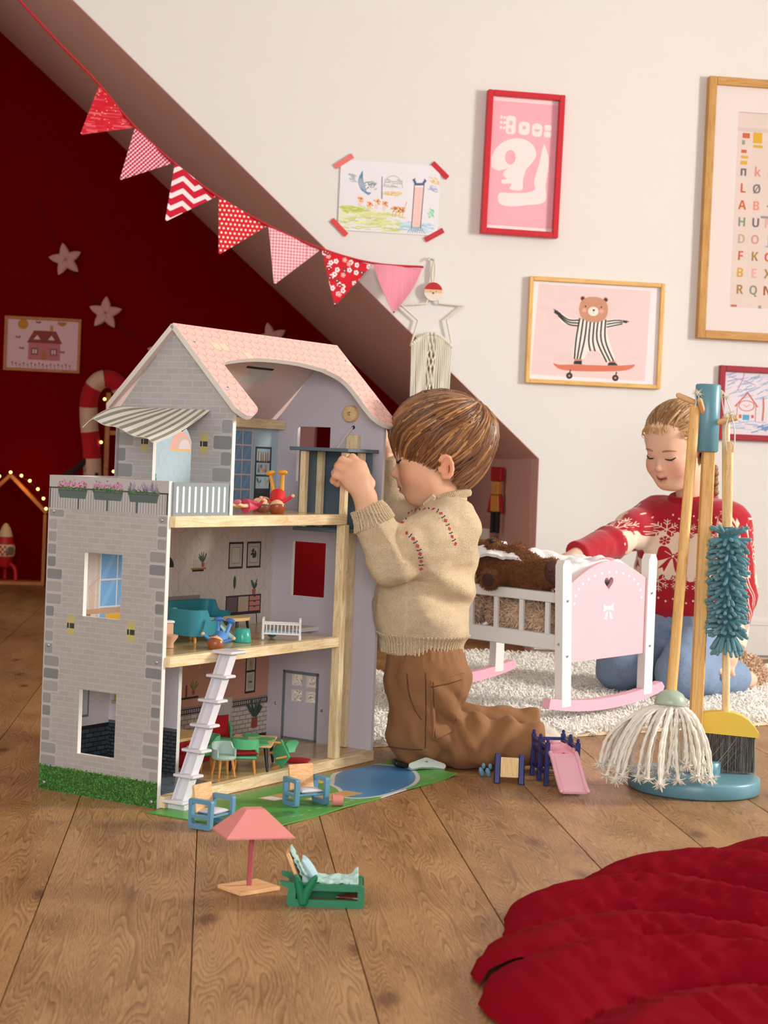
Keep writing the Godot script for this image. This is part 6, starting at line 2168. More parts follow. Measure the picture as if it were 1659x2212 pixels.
func build_boy() -> void:
	var boy := thing("person", "kneeling child in a beige knit sweater and brown trousers reaching into the dollhouse lift", "person")
	var Z := Vector3(-0.985, -0.155, -0.06).normalized()
	var X := Vector3.UP.cross(Z).normalized()
	var hd := Transform3D(Basis(X, Z.cross(X), Z), Vector3(0.103, 0.604, -3.545))
	var base := lin(236, 186, 152)
	var skin := mat(Color(1, 1, 1), 0.48, {"vc": 1, "sss": 0.08, "spec": 0.35})
	var g := G.new()
	# body under the clothes
	var zc := -3.55
	var body := []
	for s in [-1.0, 1.0]:
		var zz: float = zc + s * 0.035
		body.append([Vector3(0.09, 0.20, zz), Vector3(0.085, 0.31, zz), 0.056, 0.064, 0.03])
		body.append([Vector3(0.085, 0.31, zz), Vector3(0.108, 0.42, zz), 0.066, 0.062, 0.03])
		body.append([Vector3(0.108, 0.42, zz), Vector3(0.122, 0.475, zc + s * 0.07), 0.060, 0.036, 0.03])
		body.append([Vector3(0.096, 0.205, zc + s * 0.05), Vector3(0.085, 0.062, zc + s * 0.056), 0.062, 0.044, 0.03])
		body.append([Vector3(0.085, 0.056, zc + s * 0.056), Vector3(0.315, 0.052, zc + s * 0.066), 0.040, 0.028, 0.02])
		body.append([Vector3(0.315, 0.052, zc + s * 0.066), Vector3(0.345, 0.036, zc + s * 0.066), 0.026, 0.024, 0.02])
		body.append([Vector3(0.345, 0.036, zc + s * 0.066), Vector3(0.362, 0.024, zc + s * 0.066), 0.022, 0.018, 0.02])
	body.append([Vector3(0.126, 0.47, zc), Vector3(0.112, 0.575, zc), 0.040, 0.038, 0.02])
	body.append([Vector3(0.13, 0.475, -3.475), Vector3(0.022, 0.405, -3.408), 0.036, 0.030, 0.02])
	body.append([Vector3(0.022, 0.405, -3.408), Vector3(-0.034, 0.515, -3.405), 0.030, 0.0205, 0.02])
	body.append([Vector3(0.10, 0.47, -3.635), Vector3(0.025, 0.475, -3.69), 0.036, 0.030, 0.02])
	body.append([Vector3(0.025, 0.475, -3.69), Vector3(-0.005, 0.605, -3.665), 0.030, 0.0205, 0.02])
	g.c = base
	sdf_mesh(g, body, 0.012, null, func(_p, _n): return base)
	# head and neck on a finer grid
	var hb := []
	for b in head_bones(0.0):
		hb.append([hd * (b[0] as Vector3), hd * (b[1] as Vector3), b[2], b[3], b[4]])
	hb.append([Vector3(0.126, 0.47, zc), Vector3(0.118, 0.56, zc), 0.041, 0.040, 0.022])
	sdf_mesh(g, hb, 0.0031, null, skin_paint(hd, base, 0.0))
	# the near hand, back towards us, fingers curled round the lift
	var W := Vector3(-0.036, 0.520, -3.405)
	var mcp := [Vector3(-0.046, 0.5805, -3.400), Vector3(-0.058, 0.5785, -3.395), Vector3(-0.069, 0.568, -3.394), Vector3(-0.075, 0.554, -3.396)]
	var fi := [[Vector3(-0.064, 0.5955, -3.405), Vector3(-0.074, 0.588, -3.421), Vector3(-0.068, 0.577, -3.427)], [Vector3(-0.0825, 0.5895, -3.400), Vector3(-0.091, 0.578, -3.415), Vector3(-0.083, 0.568, -3.424)], [Vector3(-0.0895, 0.5755, -3.399), Vector3(-0.096, 0.564, -3.413), Vector3(-0.087, 0.556, -3.421)], [Vector3(-0.0945, 0.560, -3.400), Vector3(-0.0985, 0.550, -3.412), Vector3(-0.090, 0.543, -3.418)]]
	var hpaint := func(p: Vector3, _n: Vector3) -> Color:
		var k := 0.0
		for m in mcp: k = maxf(k, exp(-(p - m).length_squared() * 9000.0))
		for f in fi: k = maxf(k, maxf(exp(-(p - f[0]).length_squared() * 9000.0), exp(-(p - f[2]).length_squared() * 14000.0)))
		return base.lerp(Color(base.r * 0.97, base.g * 0.62, base.b * 0.52), k * 0.45)
	sdf_mesh(g, hand_bones(W, mcp, fi, [Vector3(-0.030, 0.548, -3.424), Vector3(-0.044, 0.574, -3.436), Vector3(-0.060, 0.584, -3.438)], 0.0078) + [[Vector3(-0.034, 0.50, -3.405), W, 0.0205, 0.0185, 0.01]], 0.0026, null, hpaint)
	var W2 := Vector3(-0.006, 0.615, -3.665)
	var m2 := []
	var fin2 := []
	for i in 4:
		m2.append(Vector3(-0.020, 0.664 - 0.006 * i, -3.650 - 0.012 * i))
		fin2.append([m2[i] + Vector3(-0.018, 0.012, 0.002), m2[i] + Vector3(-0.034, 0.008, 0.004), m2[i] + Vector3(-0.042, -0.002, 0.004)])
	sdf_mesh(g, hand_bones(W2, m2, fin2, [Vector3(-0.018, 0.628, -3.642), Vector3(-0.032, 0.644, -3.635), Vector3(-0.045, 0.652, -3.638)]), 0.003, null, func(_p, _n): return base)
	g.c = Color(1, 1, 1)
	obj("body", g, skin, boy)
	face_parts(boy, hd, srgb(150, 104, 66), 0.0)
	var ks := [[0.0, -0.006], [0.6, 0.002], [1.0, 0.006], [1.28, -0.003], [1.44, -0.016], [1.60, 0.006], [1.85, 0.004], [2.05, -0.040], [2.5, -0.062], [3.2, -0.066]]
	var hl := func(th: float) -> float:
		for i in ks.size() - 1:
			if th <= ks[i + 1][0]: return lerpf(ks[i][1], ks[i + 1][1], ease2((th - ks[i][0]) / (ks[i + 1][0] - ks[i][0])))
		return -0.066
	make_hair(boy, hd, Vector3(0.12, 0.62, -0.72), hl, [lin(80, 46, 24), lin(136, 86, 46), lin(196, 142, 86)], 3000, 501, 0.19, 0.5, 0.6)
	# sweater
	var knit := mat(srgb(240, 219, 188), 0.95, {"rim": 0.5, "tri": 1, "bump": [noise_tex(19, 0.20, 2), 0.40], "scale": 11.0, "tex": flecks(srgb(255, 250, 240), srgb(214, 196, 170), 4)})
	var sw := []
	for s in [-1.0, 1.0]:
		sw.append([Vector3(0.086, 0.195, zc + s * 0.032), Vector3(0.082, 0.310, zc + s * 0.034), 0.0800, 0.0880, 0.03])
		sw.append([Vector3(0.082, 0.310, zc + s * 0.034), Vector3(0.105, 0.420, zc + s * 0.042), 0.0880, 0.0790, 0.03])
		sw.append([Vector3(0.105, 0.420, zc + s * 0.042), Vector3(0.124, 0.470, zc + s * 0.060), 0.0790, 0.0500, 0.03])
	sw.append([Vector3(0.122, 0.475, zc), Vector3(0.122, 0.520, zc), 0.058, 0.043, 0.03])
	sw.append([Vector3(0.133, 0.472, -3.478), Vector3(0.076, 0.432, -3.436), 0.0520, 0.0530, 0.03])
	sw.append([Vector3(0.076, 0.432, -3.436), Vector3(0.020, 0.402, -3.407), 0.0530, 0.0430, 0.02])
	sw.append([Vector3(0.020, 0.402, -3.407), Vector3(-0.016, 0.468, -3.404), 0.0425, 0.0365, 0.018])
	sw.append([Vector3(-0.016, 0.468, -3.404), Vector3(-0.040, 0.524, -3.405), 0.0365, 0.0310, 0.018])
	sw.append([Vector3(0.10, 0.472, -3.632), Vector3(0.026, 0.476, -3.688), 0.0520, 0.0420, 0.03])
	sw.append([Vector3(0.026, 0.476, -3.688), Vector3(-0.005, 0.610, -3.666), 0.0420, 0.0320, 0.02])
	var cuffd := (Vector3(-0.036, 0.515, -3.405) - Vector3(0.012, 0.415, -3.407)).normalized()
	var cuffo := Vector3(-0.031, 0.505, -3.405)
	var cuff2 := (Vector3(-0.005, 0.61, -3.666) - Vector3(0.026, 0.476, -3.688)).normalized()
	var neckd := Vector3(0.16, 0.98, 0.0).normalized()
	neckd = Vector3(-0.22, 0.975, 0.0).normalized()
	var fz := fnoise(61, 9.0, 2)
	var spost := func(p: Vector3, d: float) -> float:
		var y := p.y
		d += 0.0060 * fz.get_noise_3d(p.x * 1.4, p.y * 2.4, p.z * 1.4)
		# soft folds: under the arm, at the elbow and over the belly
		var f1 := (p - Vector3(0.145, 0.375, -3.47)).dot(Vector3(0.35, 0.93, 0.0))
		d += 0.0085 * sin(f1 * 95.0) * exp(-(p - Vector3(0.15, 0.36, -3.46)).length_squared() * 260.0)
		var f2 := (p - Vector3(0.03, 0.43, -3.38)).dot(Vector3(0.85, 0.5, 0.0))
		d += 0.0075 * sin(f2 * 140.0) * exp(-(p - Vector3(0.035, 0.435, -3.375)).length_squared() * 420.0)
		var f3 := (p - Vector3(0.12, 0.30, -3.45)).dot(Vector3(0.45, 0.9, 0.0))
		d += 0.0085 * sin(f3 * 70.0) * exp(-(p - Vector3(0.13, 0.30, -3.46)).length_squared() * 150.0)
		if y < 0.36 and p.x > -0.05:
			if y < 0.256: d += 0.0045 * ease2((0.256 - y) / 0.008)
			d = maxf(d, 0.216 - y)
		var c := (p - cuffo).dot(cuffd)
		if p.x < 0.03 and p.z > -3.5:
			if c > -0.036: d += 0.0035 * ease2((c + 0.036) / 0.005)
			d = maxf(d, c)
		var c2 := (p - Vector3(-0.003, 0.600, -3.667)).dot(cuff2)
		if p.z < -3.6 and p.y > 0.54: d = maxf(d, c2)
		if p.y > 0.45 and absf(p.z - zc) < 0.075:
			d = maxf(d, (p - Vector3(0.125, 0.5265, zc)).dot(neckd))
		return d
	g = G.new()
	sdf_mesh(g, sw, 0.0052, spost)
	var sweater := obj("sweater", g, knit, boy)
	var col := []
	var cb := look_basis(neckd, Vector3(0, 0, 1))
	for i in 40:
		var a := TAU * i / 40
		col.append(Vector3(0.122, 0.5265, zc) + cb * Vector3(cos(a) * 0.0405, 0, sin(a) * 0.0445))
	g = G.new()
	g.tube(col, 0.0085, 10, true)
	for i in 84:
		var a := TAU * i / 84
		var rd := cb * Vector3(cos(a), 0, sin(a))
		var p := Vector3(0.122, 0.5265, zc) + cb * Vector3(cos(a) * 0.0405, 0, sin(a) * 0.0445)
		var ar := []
		for j in 6: ar.append(p + (rd * cos(j * 0.42 - 0.75) + neckd * sin(j * 0.42 - 0.75)) * 0.0088)
		g.tube(ar, 0.0014, 5)
	obj("collar", g, knit, sweater)
	g = G.new().box(Vector3(0.087, 0.517, -3.497), Vector3(0.012, 0.030, 0.010), 0.003, Basis(Vector3.BACK, -0.75))
	obj("button_tab", g, knit, sweater)
	# fair isle motifs along the yoke and the sleeve
	var SB := bones(sw)
	var ribs := G.new()
	for i in 96:
		var a := TAU * i / 96
		var dr := Vector3(cos(a), 0, sin(a))
		var tp := []
		for j in 5:
			var yy := 0.2565 - 0.0345 * j / 4.0
			tp.append(raycast(SB, spost, Vector3(0.086, yy, zc) + dr * 0.2, -dr) + dr * 0.0013)
		ribs.tube(tp, 0.0022, 5)
	var kb := look_basis(cuffd)
	for i in 34:
		var a := TAU * i / 34
		var dr := kb * Vector3(cos(a), 0, sin(a))
		var tp := []
		for j in 4: tp.append(raycast(SB, spost, cuffo - cuffd * (0.0365 - 0.0355 * j / 3.0) + dr * 0.08, -dr) + dr * 0.0012)
		ribs.tube(tp, 0.0022, 5)
	obj("ribbing", ribs, knit, sweater).set_meta("kind", "stuff")
	var red := G.new()
	var navy := G.new()
	for arc in [[Vector2(0.030, 0.470), Vector2(0.044, 0.485), Vector2(0.064, 0.4985), Vector2(0.090, 0.5045), Vector2(0.106, 0.4985), Vector2(0.116, 0.4865), Vector2(0.124, 0.471), Vector2(0.130, 0.4565), Vector2(0.136, 0.445), Vector2(0.141, 0.434)],
			[Vector2(0.036, 0.462), Vector2(0.050, 0.4545), Vector2(0.059, 0.4455), Vector2(0.066, 0.434), Vector2(0.070, 0.4235), Vector2(0.0725, 0.413), Vector2(0.074, 0.401), Vector2(0.0745, 0.390)]]:
		var pts := curve(arc, 10)
		var acc := 0.0
		var k := 0
		for i in range(1, pts.size()):
			acc += (pts[i] - pts[i - 1]).length()
			if acc < 0.0072: continue
			acc = 0.0
			var tan2: Vector2 = (pts[i] - pts[i - 1]).normalized()
			var p := raycast(SB, spost, Vector3(pts[i].x, pts[i].y, -3.30), Vector3(0, 0, -1))
			var n := normal_at(SB, spost, p)
			var tg := Vector3(tan2.x, tan2.y, 0)
			tg = (tg - n * tg.dot(n)).normalized()
			var bt := n.cross(tg)
			if k % 2 == 0:
				for o in [[0, 2.3], [0, -2.3], [2.3, 0], [-2.3, 0]]: red.ball(p + tg * o[0] * 0.001 + bt * o[1] * 0.001, Vector3(0.0017, 0.0008, 0.0019), 6, Basis(tg, n, tg.cross(n)))
			else:
				for o in [3.4, 0.0, -3.4]: navy.ball(p + bt * o * 0.001 + tg * (0.0006 if o == 0.0 else 0.0), Vector3(0.0013, 0.0008, 0.0020), 6, Basis(tg, n, tg.cross(n)))
			k += 1
	obj("red_stitches", red, mat(srgb(196, 40, 66), 0.95), sweater).set_meta("kind", "stuff")
	obj("navy_stitches", navy, mat(srgb(46, 50, 74), 0.95), sweater).set_meta("kind", "stuff")
	# trousers
	var tb := []
	for s in [-1.0, 1.0]:
		tb.append([Vector3(0.086, 0.300, zc + s * 0.030), Vector3(0.090, 0.228, zc + s * 0.030), 0.0600, 0.0640, 0.02])
		tb.append([Vector3(0.090, 0.228, zc + s * 0.030), Vector3(0.098, 0.175, zc + s * 0.042), 0.0640, 0.0790, 0.03])
		tb.append([Vector3(0.098, 0.175, zc + s * 0.046), Vector3(0.090, 0.066, zc + s * 0.056), 0.0780, 0.0600, 0.025])
		tb.append([Vector3(0.088, 0.062, zc + s * 0.056), Vector3(0.175, 0.056, zc + s * 0.060), 0.0585, 0.0520, 0.02])
		tb.append([Vector3(0.175, 0.056, zc + s * 0.060), Vector3(0.335, 0.052 + (0.012 if s < 0 else 0.0), zc + s * 0.068), 0.0520, 0.0420, 0.02])
	var tz := fnoise(71, 10.0, 2)
	var tpost := func(p: Vector3, d: float) -> float:
		d += 0.007 * tz.get_noise_3d(p.x * 1.6, p.y * 1.2, p.z * 1.6)
		var q := p - Vector3(0.135, 0.075, -3.44)
		d += 0.0080 * sin(q.dot(Vector3(0.80, 0.60, 0)) * 150.0 + tz.get_noise_3d(p.x, p.y, p.z) * 2.5) * exp(-q.length_squared() * 190.0)
		var q2 := p - Vector3(0.27, 0.07, -3.47)
		d += 0.0065 * sin(q2.dot(Vector3(0.9, -0.42, 0)) * 120.0 + 1.0) * exp(-(q2 * Vector3(0.7, 1, 1)).length_squared() * 120.0)
		if p.y > 0.205: d += 0.0016 * sin(atan2(p.x - 0.09, p.z - zc) * 46.0) * ease2((p.y - 0.205) / 0.012)
		d = maxf(d, p.y - 0.262)
		if p.x > 0.24: d = maxf(d, p.x - 0.330)
		return maxf(d, 0.0018 - p.y)
	var twill := mat(srgb(142, 98, 60), 0.85, {"rim": 0.3, "tri": 1, "bump": [M.weave, 0.03], "scale": 14.0})
	g = G.new()
	sdf_mesh(g, tb, 0.0052, tpost)
	var tr2 := obj("trousers", g, twill, boy)
	var TB := bones(tb)
	# patch pocket, its stitching, side pocket and knee seam
	g = G.new().sheet(16, 22, func(u, v):
		var a := Vector2(0.102, 0.176).lerp(Vector2(0.166, 0.190), u)
		var b := Vector2(0.112, 0.062).lerp(Vector2(0.148, 0.076), u)
		var q := a.lerp(b, v)
		var p := raycast(TB, tpost, Vector3(q.x, q.y, -3.30), Vector3(0, 0, -1))
		return p + normal_at(TB, tpost, p) * 0.0018, 0.0044)
	obj("patch_pocket", g, twill, tr2)
	var seamm := mat(srgb(96, 60, 34), 0.9)
	for sline in [[Vector2(0.057, 0.186), Vector2(0.062, 0.150), Vector2(0.074, 0.120), Vector2(0.088, 0.100)], [Vector2(0.104, 0.1650), Vector2(0.140, 0.1725), Vector2(0.165, 0.1790)], [Vector2(0.1075, 0.174), Vector2(0.112, 0.11), Vector2(0.1165, 0.064)], [Vector2(0.030, 0.0390), Vector2(0.060, 0.040), Vector2(0.092, 0.042)], [Vector2(0.092, 0.190), Vector2(0.096, 0.12), Vector2(0.098, 0.045)]]:
		var pts := []
		for q in curve(sline, 8):
			var p := raycast(TB, tpost, Vector3(q.x, q.y, -3.30), Vector3(0, 0, -1))
			pts.append(p + Vector3(0, 0, 0.0042 if sline[0].x > 0.1 and sline[0].x < 0.15 else 0.0))
		obj("seam", G.new().tube(pts, 0.0013, 5), seamm, tr2)
	var sock := mat(srgb(206, 196, 184), 0.95, {"rim": 0.4})
	for s in [-1.0, 1.0]:
		g = G.new()
		sdf_mesh(g, [[Vector3(0.312, 0.052, zc + s * 0.066), Vector3(0.345, 0.040, zc + s * 0.066), 0.0285, 0.0275, 0.02], [Vector3(0.345, 0.038, zc + s * 0.066), Vector3(0.366, 0.026, zc + s * 0.066), 0.0260, 0.0225, 0.02]], 0.006, func(p, d): return maxf(d, 0.0015 - p.y))
		obj("sock", g, sock, boy)

func flecks(a: Color, b: Color, sd: int) -> ImageTexture:
	var rg := rnd(sd)
	var im := canvas(256, 256, a)
	for i in 5200: rr(im, rg.randf() * 256, rg.randf() * 256, 1 + rg.randi() % 3, 1 + rg.randi() % 2, a.lerp(b, rg.randf()))
	return tex(im)

func snow(im: Image, x: float, y: float, r: float, c: Color) -> void:
	for k in 6:
		var d := Vector2(0, r).rotated(k * PI / 3)
		var o := Vector2(x, y)
		line(im, o, o + d, 5, c)
		for q in [0.45, 0.7]:
			for s in [-1, 1]: line(im, o + d * q, o + d * q + d.rotated(s * 0.9) * 0.34, 4.5, c)

func nordic_print() -> Image:       # u round the body, v from shoulder down
	var red := srgb(170, 8, 34)
	var cr := srgb(236, 214, 190)
	var im := canvas(1024, 768, red)
	rr(im, 0, 262, 1024, 246, cr)
	for i in 30: ell(im, 17 + i * 34.1, 262, 17, 15, cr if i % 2 else red); ell(im, 17 + i * 34.1, 508, 17, 15, cr if i % 2 else red)
	for i in 8:
		var x := 64.0 + i * 128.0
		snow(im, x, 236, 60, cr); snow(im, x, 532, 60, cr)
		snow(im, x, 300, 26, red)
		for j in 3: ell(im, x + 30 + j * 34, 150 + (j % 2) * 20, 6, 6, cr); ell(im, x + j * 40, 630 + (j % 2) * 16, 6, 6, cr)
	for i in 4:
		var x := 128.0 + i * 256.0
		var y := 386.0
		for s in [-1, 1]:
			pfill(im, PackedVector2Array(curve([Vector2(x, y), Vector2(x + s * 40, y - 46), Vector2(x + s * 82, y - 52), Vector2(x + s * 88, y - 8), Vector2(x + s * 82, y + 28), Vector2(x + s * 40, y + 18), Vector2(x, y)], 4)), red)
			pfill(im, V2([x, y + 4, x + s * 22, y + 14, x + s * 70, y + 76, x + s * 44, y + 66, x + s * 36, y + 92]), red)
			pline(im, [Vector2(x + s * 14, y - 6), Vector2(x + s * 52, y - 26)], 4, cr)
		ell(im, x, y, 15, 14, red); ell(im, x, y, 8, 8, cr)
	return im

func build_girl() -> void:
	var girl := thing("person", "smiling child kneeling behind the cradle in a red and cream snowflake sweater and jeans", "person")
	var Z := Vector3(-0.66, -0.30, 0.69).normalized()
	var X := Vector3(0.05, 1, 0.0).cross(Z).normalized()
	var hd := Transform3D(Basis(X, Z.cross(X), Z).scaled_local(Vector3.ONE * 1.03), Vector3(0.752, 0.650, -4.655))
	var base := lin(240, 196, 168)
	var skin := mat(Color(1, 1, 1), 0.48, {"vc": 1, "sss": 0.08, "spec": 0.35})
	# figure frame: forward f, side to her left l
	var f := Vector3(-0.62, 0, 0.785)
	var l := Vector3(0.785, 0, 0.62)
	var o := Vector3(0.800, 0, -4.700)
	var P := func(a: float, y: float, s: float) -> Vector3: return o + f * a + l * s + Vector3(0, y, 0)
	var body := []
	for s in [-1.0, 1.0]:
		body.append([P.call(0.0, 0.20, s * 0.05), P.call(0.0, 0.32, s * 0.045), 0.066, 0.064, 0.03])
		body.append([P.call(0.0, 0.32, s * 0.045), P.call(0.0, 0.455, s * 0.065), 0.064, 0.056, 0.03])
		body.append([P.call(0.0, 0.18, s * 0.06), P.call(0.165, 0.085, s * 0.085), 0.068, 0.054, 0.03])
		body.append([P.call(0.165, 0.082, s * 0.085), P.call(-0.10, 0.055, s * 0.09), 0.050, 0.036, 0.02])
		body.append([P.call(-0.10, 0.055, s * 0.09), P.call(-0.20, 0.045, s * 0.09), 0.032, 0.024, 0.02])
	body.append([P.call(-0.01, 0.47, 0), P.call(0.0, 0.60, 0), 0.044, 0.040, 0.02])
	var sR: Vector3 = P.call(0.0, 0.468, -0.115)
	var eR := Vector3(0.585, 0.405, -4.60)
	var wR := Vector3(0.485, 0.375, -4.47)
	var sL: Vector3 = P.call(0.0, 0.462, 0.118)
	var eL := Vector3(0.928, 0.285, -4.65)
	var wL := Vector3(0.905, 0.155, -4.600)
	body.append([sR, eR, 0.037, 0.030, 0.02]); body.append([eR, wR, 0.030, 0.021, 0.02])
	body.append([sL, eL, 0.037, 0.031, 0.02]); body.append([eL, wL, 0.031, 0.021, 0.02])
	var g := G.new()
	sdf_mesh(g, body, 0.012, null, func(_p, _n): return base)
	var hb := []
	for b in head_bones(1.0): hb.append([hd * (b[0] as Vector3), hd * (b[1] as Vector3), b[2] * 1.03, b[3] * 1.03, b[4]])
	hb.append([P.call(-0.01, 0.47, 0), P.call(0.0, 0.60, 0), 0.044, 0.041, 0.022])
	sdf_mesh(g, hb, 0.0034, null, skin_paint(hd, base, 1.0))
	# her left hand resting on the thigh, right hand in the cradle
	for e in [[wL, Vector3(-0.30, -0.92, 0.25), Vector3(0.5, 0.0, 0.85), Vector3(-0.85, 0.1, 0.3)], [wR, Vector3(-0.70, -0.28, 0.65), Vector3(-0.2, 0.95, 0.2), Vector3(0.3, 0.0, 0.9)]]:
		var w: Vector3 = e[0]
		var d: Vector3 = (e[1] as Vector3).normalized()
		var side: Vector3 = (e[3] as Vector3 - d * d.dot(e[3])).normalized()
		var back: Vector3 = d.cross(side).normalized()
		var m := []
		var fi := []
		for i in 4:
			var k: Vector3 = w + d * (0.050 - 0.004 * absf(i - 1.2)) + side * (0.019 - i * 0.0125)
			m.append(k)
			var ln: float = [0.9, 1.0, 0.95, 0.78][i]
			fi.append([k + d * 0.020 * ln - back * 0.003, k + d * 0.034 * ln - back * 0.011, k + d * 0.041 * ln - back * 0.020])
		sdf_mesh(g, hand_bones(w, m, fi, [w + d * 0.020 + side * 0.026 - back * 0.006, w + d * 0.040 + side * 0.034 - back * 0.010, w + d * 0.054 + side * 0.033 - back * 0.014]), 0.003, null, func(_p, _n): return base)
	obj("body", g, skin, girl)
	face_parts(girl, hd, srgb(166, 122, 88), 1.0)
	var ks := [[0.0, 0.074], [0.5, 0.070], [0.9, 0.050], [1.25, 0.022], [1.5, 0.004], [1.75, 0.002], [2.1, -0.035], [3.2, -0.060]]
	var hl := func(th: float) -> float:
		for i in ks.size() - 1:
			if th <= ks[i + 1][0]: return lerpf(ks[i][1], ks[i + 1][1], ease2((th - ks[i][0]) / (ks[i + 1][0] - ks[i][0])))
		return -0.06
	make_hair(girl, hd, Vector3(0.0, 0.05, -1.0), hl, [lin(112, 74, 42), lin(164, 118, 74), lin(214, 172, 118)], 2200, 502, 0.085, 0.2, 1.0)
	var rg := rnd(503)
	g = G.new()
	g.t = hd
	for i in 70:               # loose curls at the hairline
		var th := rg.randf_range(-1.3, 1.3)
		var p := Vector3(sin(th) * 0.072, float(hl.call(absf(th))) + 0.006 + rg.randf_range(-0.004, 0.006), -0.006 + cos(th) * 0.084)
		var r := rg.randf_range(0.004, 0.009)
		var pts := []
		for j in 7:
			var q := j / 6.0 * rg.randf_range(2.4, 3.4)
			pts.append(p + Vector3(sin(th) * (r * sin(q) + 0.004), -r * 0.9 * q * 0.5 + r * cos(q) * 0.5, cos(th) * (r * sin(q) + 0.004)))
		g.tube(pts, [0.0012, 0.0012, 0.0011, 0.001, 0.0009, 0.0007, 0.0004], 4, false, false)
	obj("loose_curls", g, mat(srgb(206, 164, 112), 0.5), girl).set_meta("kind", "stuff")
	var br := Vector3(0.846, 0.606, -4.70)      # braid hanging behind her left shoulder
	var bd := G.new()
	for i in 11:
		for s in [-1, 1]:
			bd.ball(br + Vector3(0.006 + s * 0.0065 + i * 0.0006, -i * 0.0125, 0.005 * s * (1 if i % 2 else -1)), Vector3(0.0095, 0.0105, 0.0085), 10, Basis(Vector3.BACK, s * 0.6))
	obj("braid", bd, mat(srgb(140, 98, 62), 0.5), girl)
	# sweater
	var sw := []
	for s in [-1.0, 1.0]:
		sw.append([P.call(0.005, 0.235, s * 0.050), P.call(0.006, 0.33, s * 0.050), 0.0880, 0.0860, 0.03])
		sw.append([P.call(0.006, 0.33, s * 0.050), P.call(0.002, 0.455, s * 0.070), 0.0860, 0.0690, 0.03])
	sw.append([P.call(-0.002, 0.49, 0), P.call(0.0, 0.535, 0), 0.064, 0.050, 0.03])
	var sRi := sR + Vector3(0.01, 0, 0)
	sw.append([sRi, sRi.lerp(eR, 0.5), 0.0560, 0.0480, 0.035]); sw.append([sRi.lerp(eR, 0.5), eR, 0.0480, 0.0430, 0.02]); sw.append([eR, wR, 0.0430, 0.0360, 0.02])
	sw.append([sL, eL, 0.0560, 0.0450, 0.035]); sw.append([eL, wL, 0.0450, 0.0350, 0.02])
	var cR := (wR - eR).normalized()
	var cL := (wL - eL).normalized()
	var nz := fnoise(81, 9.0, 2)
	var nd := (Vector3.UP + f * 0.25).normalized()
	var spost := func(p: Vector3, d: float) -> float:
		d += 0.004 * nz.get_noise_3d(p.x * 1.5, p.y * 2.0, p.z * 1.5)
		var q := p - (sR.lerp(eR, 0.75) + Vector3(0, 0, 0.04))
		d += 0.005 * sin(q.dot((eR - sR).normalized()) * 120.0) * exp(-q.length_squared() * 260.0)
		if p.y < 0.30 and absf((p - o).dot(l)) < 0.15:
			if p.y < 0.236: d += rib(p, Vector3.UP, o, 80.0) + 0.003 * ease2((0.236 - p.y) / 0.006)
			if (p - o).dot(l) < 0.125: d = maxf(d, 0.205 - p.y)
		if (p - wR).length() < 0.09: d = maxf(d, (p - wR).dot(cR) - 0.004)
		if (p - wL).length() < 0.09: d = maxf(d, (p - wL).dot(cL) - 0.004)
		if p.y > 0.5 and absf((p - o).dot(l)) < 0.08: d = maxf(d, (p - P.call(0.0, 0.528, 0.0)).dot(nd))
		return d
	var uvf := func(p: Vector3) -> Vector2:
		var q := p - o
		# arms carry the same bands along their length
		for e in [[sR, eR, wR], [sL, eL, wL]]:
			var a: Vector3 = e[0]
			var b: Vector3 = e[1]
			var c: Vector3 = e[2]
			var h := (p - a).dot(b - a) / (b - a).length_squared()
			var k := (p - b).dot(c - b) / (c - b).length_squared()
			var side := absf(q.dot(l))
			if h > 0.08 and side > 0.112 or k > 0.0 and (p - b - (c - b) * clampf(k, 0, 1)).length() < 0.06:
				var t := (b - a).length() * minf(h, 1.0) + ((c - b).length() * k if h > 0.85 and k > 0.0 else 0.0)
				var ax := (b - a).normalized()
				var bb := look_basis(ax)
				var r := p - a
				return Vector2(0.125 + atan2(r.dot(bb.x), r.dot(bb.z)) / TAU * 0.5, clampf((0.045 + t * 1.15) / 0.345 * 0.92, 0.02, 0.98))
		var an := atan2(q.dot(l), q.dot(f) + 0.02)
		return Vector2(0.125 + q.dot(l) * 2.0 if absf(an) < 1.7 else 0.125 + an / TAU, clampf((0.548 - p.y) / 0.345, 0.0, 1.0))
	g = G.new()
	sdf_mesh(g, sw, 0.0058, spost, null, uvf)
	var knit := mat(Color(1, 1, 1), 0.95, {"tex": tex(nordic_print()), "rim": 0.5})
	var sweater := obj("sweater", g, knit, girl)
	var col := []
	var cb := look_basis(nd, Vector3(0, 0, 1))
	for i in 40:
		var a := TAU * i / 40
		col.append(P.call(0.0, 0.528, 0.0) + cb * Vector3(cos(a) * 0.050, 0, sin(a) * 0.050))
	obj("collar", G.new().tube(col, 0.011, 12, true), mat(srgb(160, 8, 32), 0.95, {"rim": 0.5}), sweater)
	# jeans
	var jb := []
	for s in [-1.0, 1.0]:
		jb.append([P.call(0.0, 0.29, s * 0.045), P.call(0.0, 0.215, s * 0.045), 0.0740, 0.0760, 0.02])
		jb.append([P.call(0.0, 0.215, s * 0.045), P.call(0.0, 0.185, s * 0.058), 0.0760, 0.0780, 0.03])
		jb.append([P.call(0.0, 0.180, s * 0.060), P.call(0.168, 0.090, s * 0.088), 0.0780, 0.0640, 0.03])
		jb.append([P.call(0.168, 0.086, s * 0.088), P.call(-0.10, 0.060, s * 0.094), 0.0600, 0.0470, 0.02])
	var jz := fnoise(91, 11.0, 2)
	g = G.new()
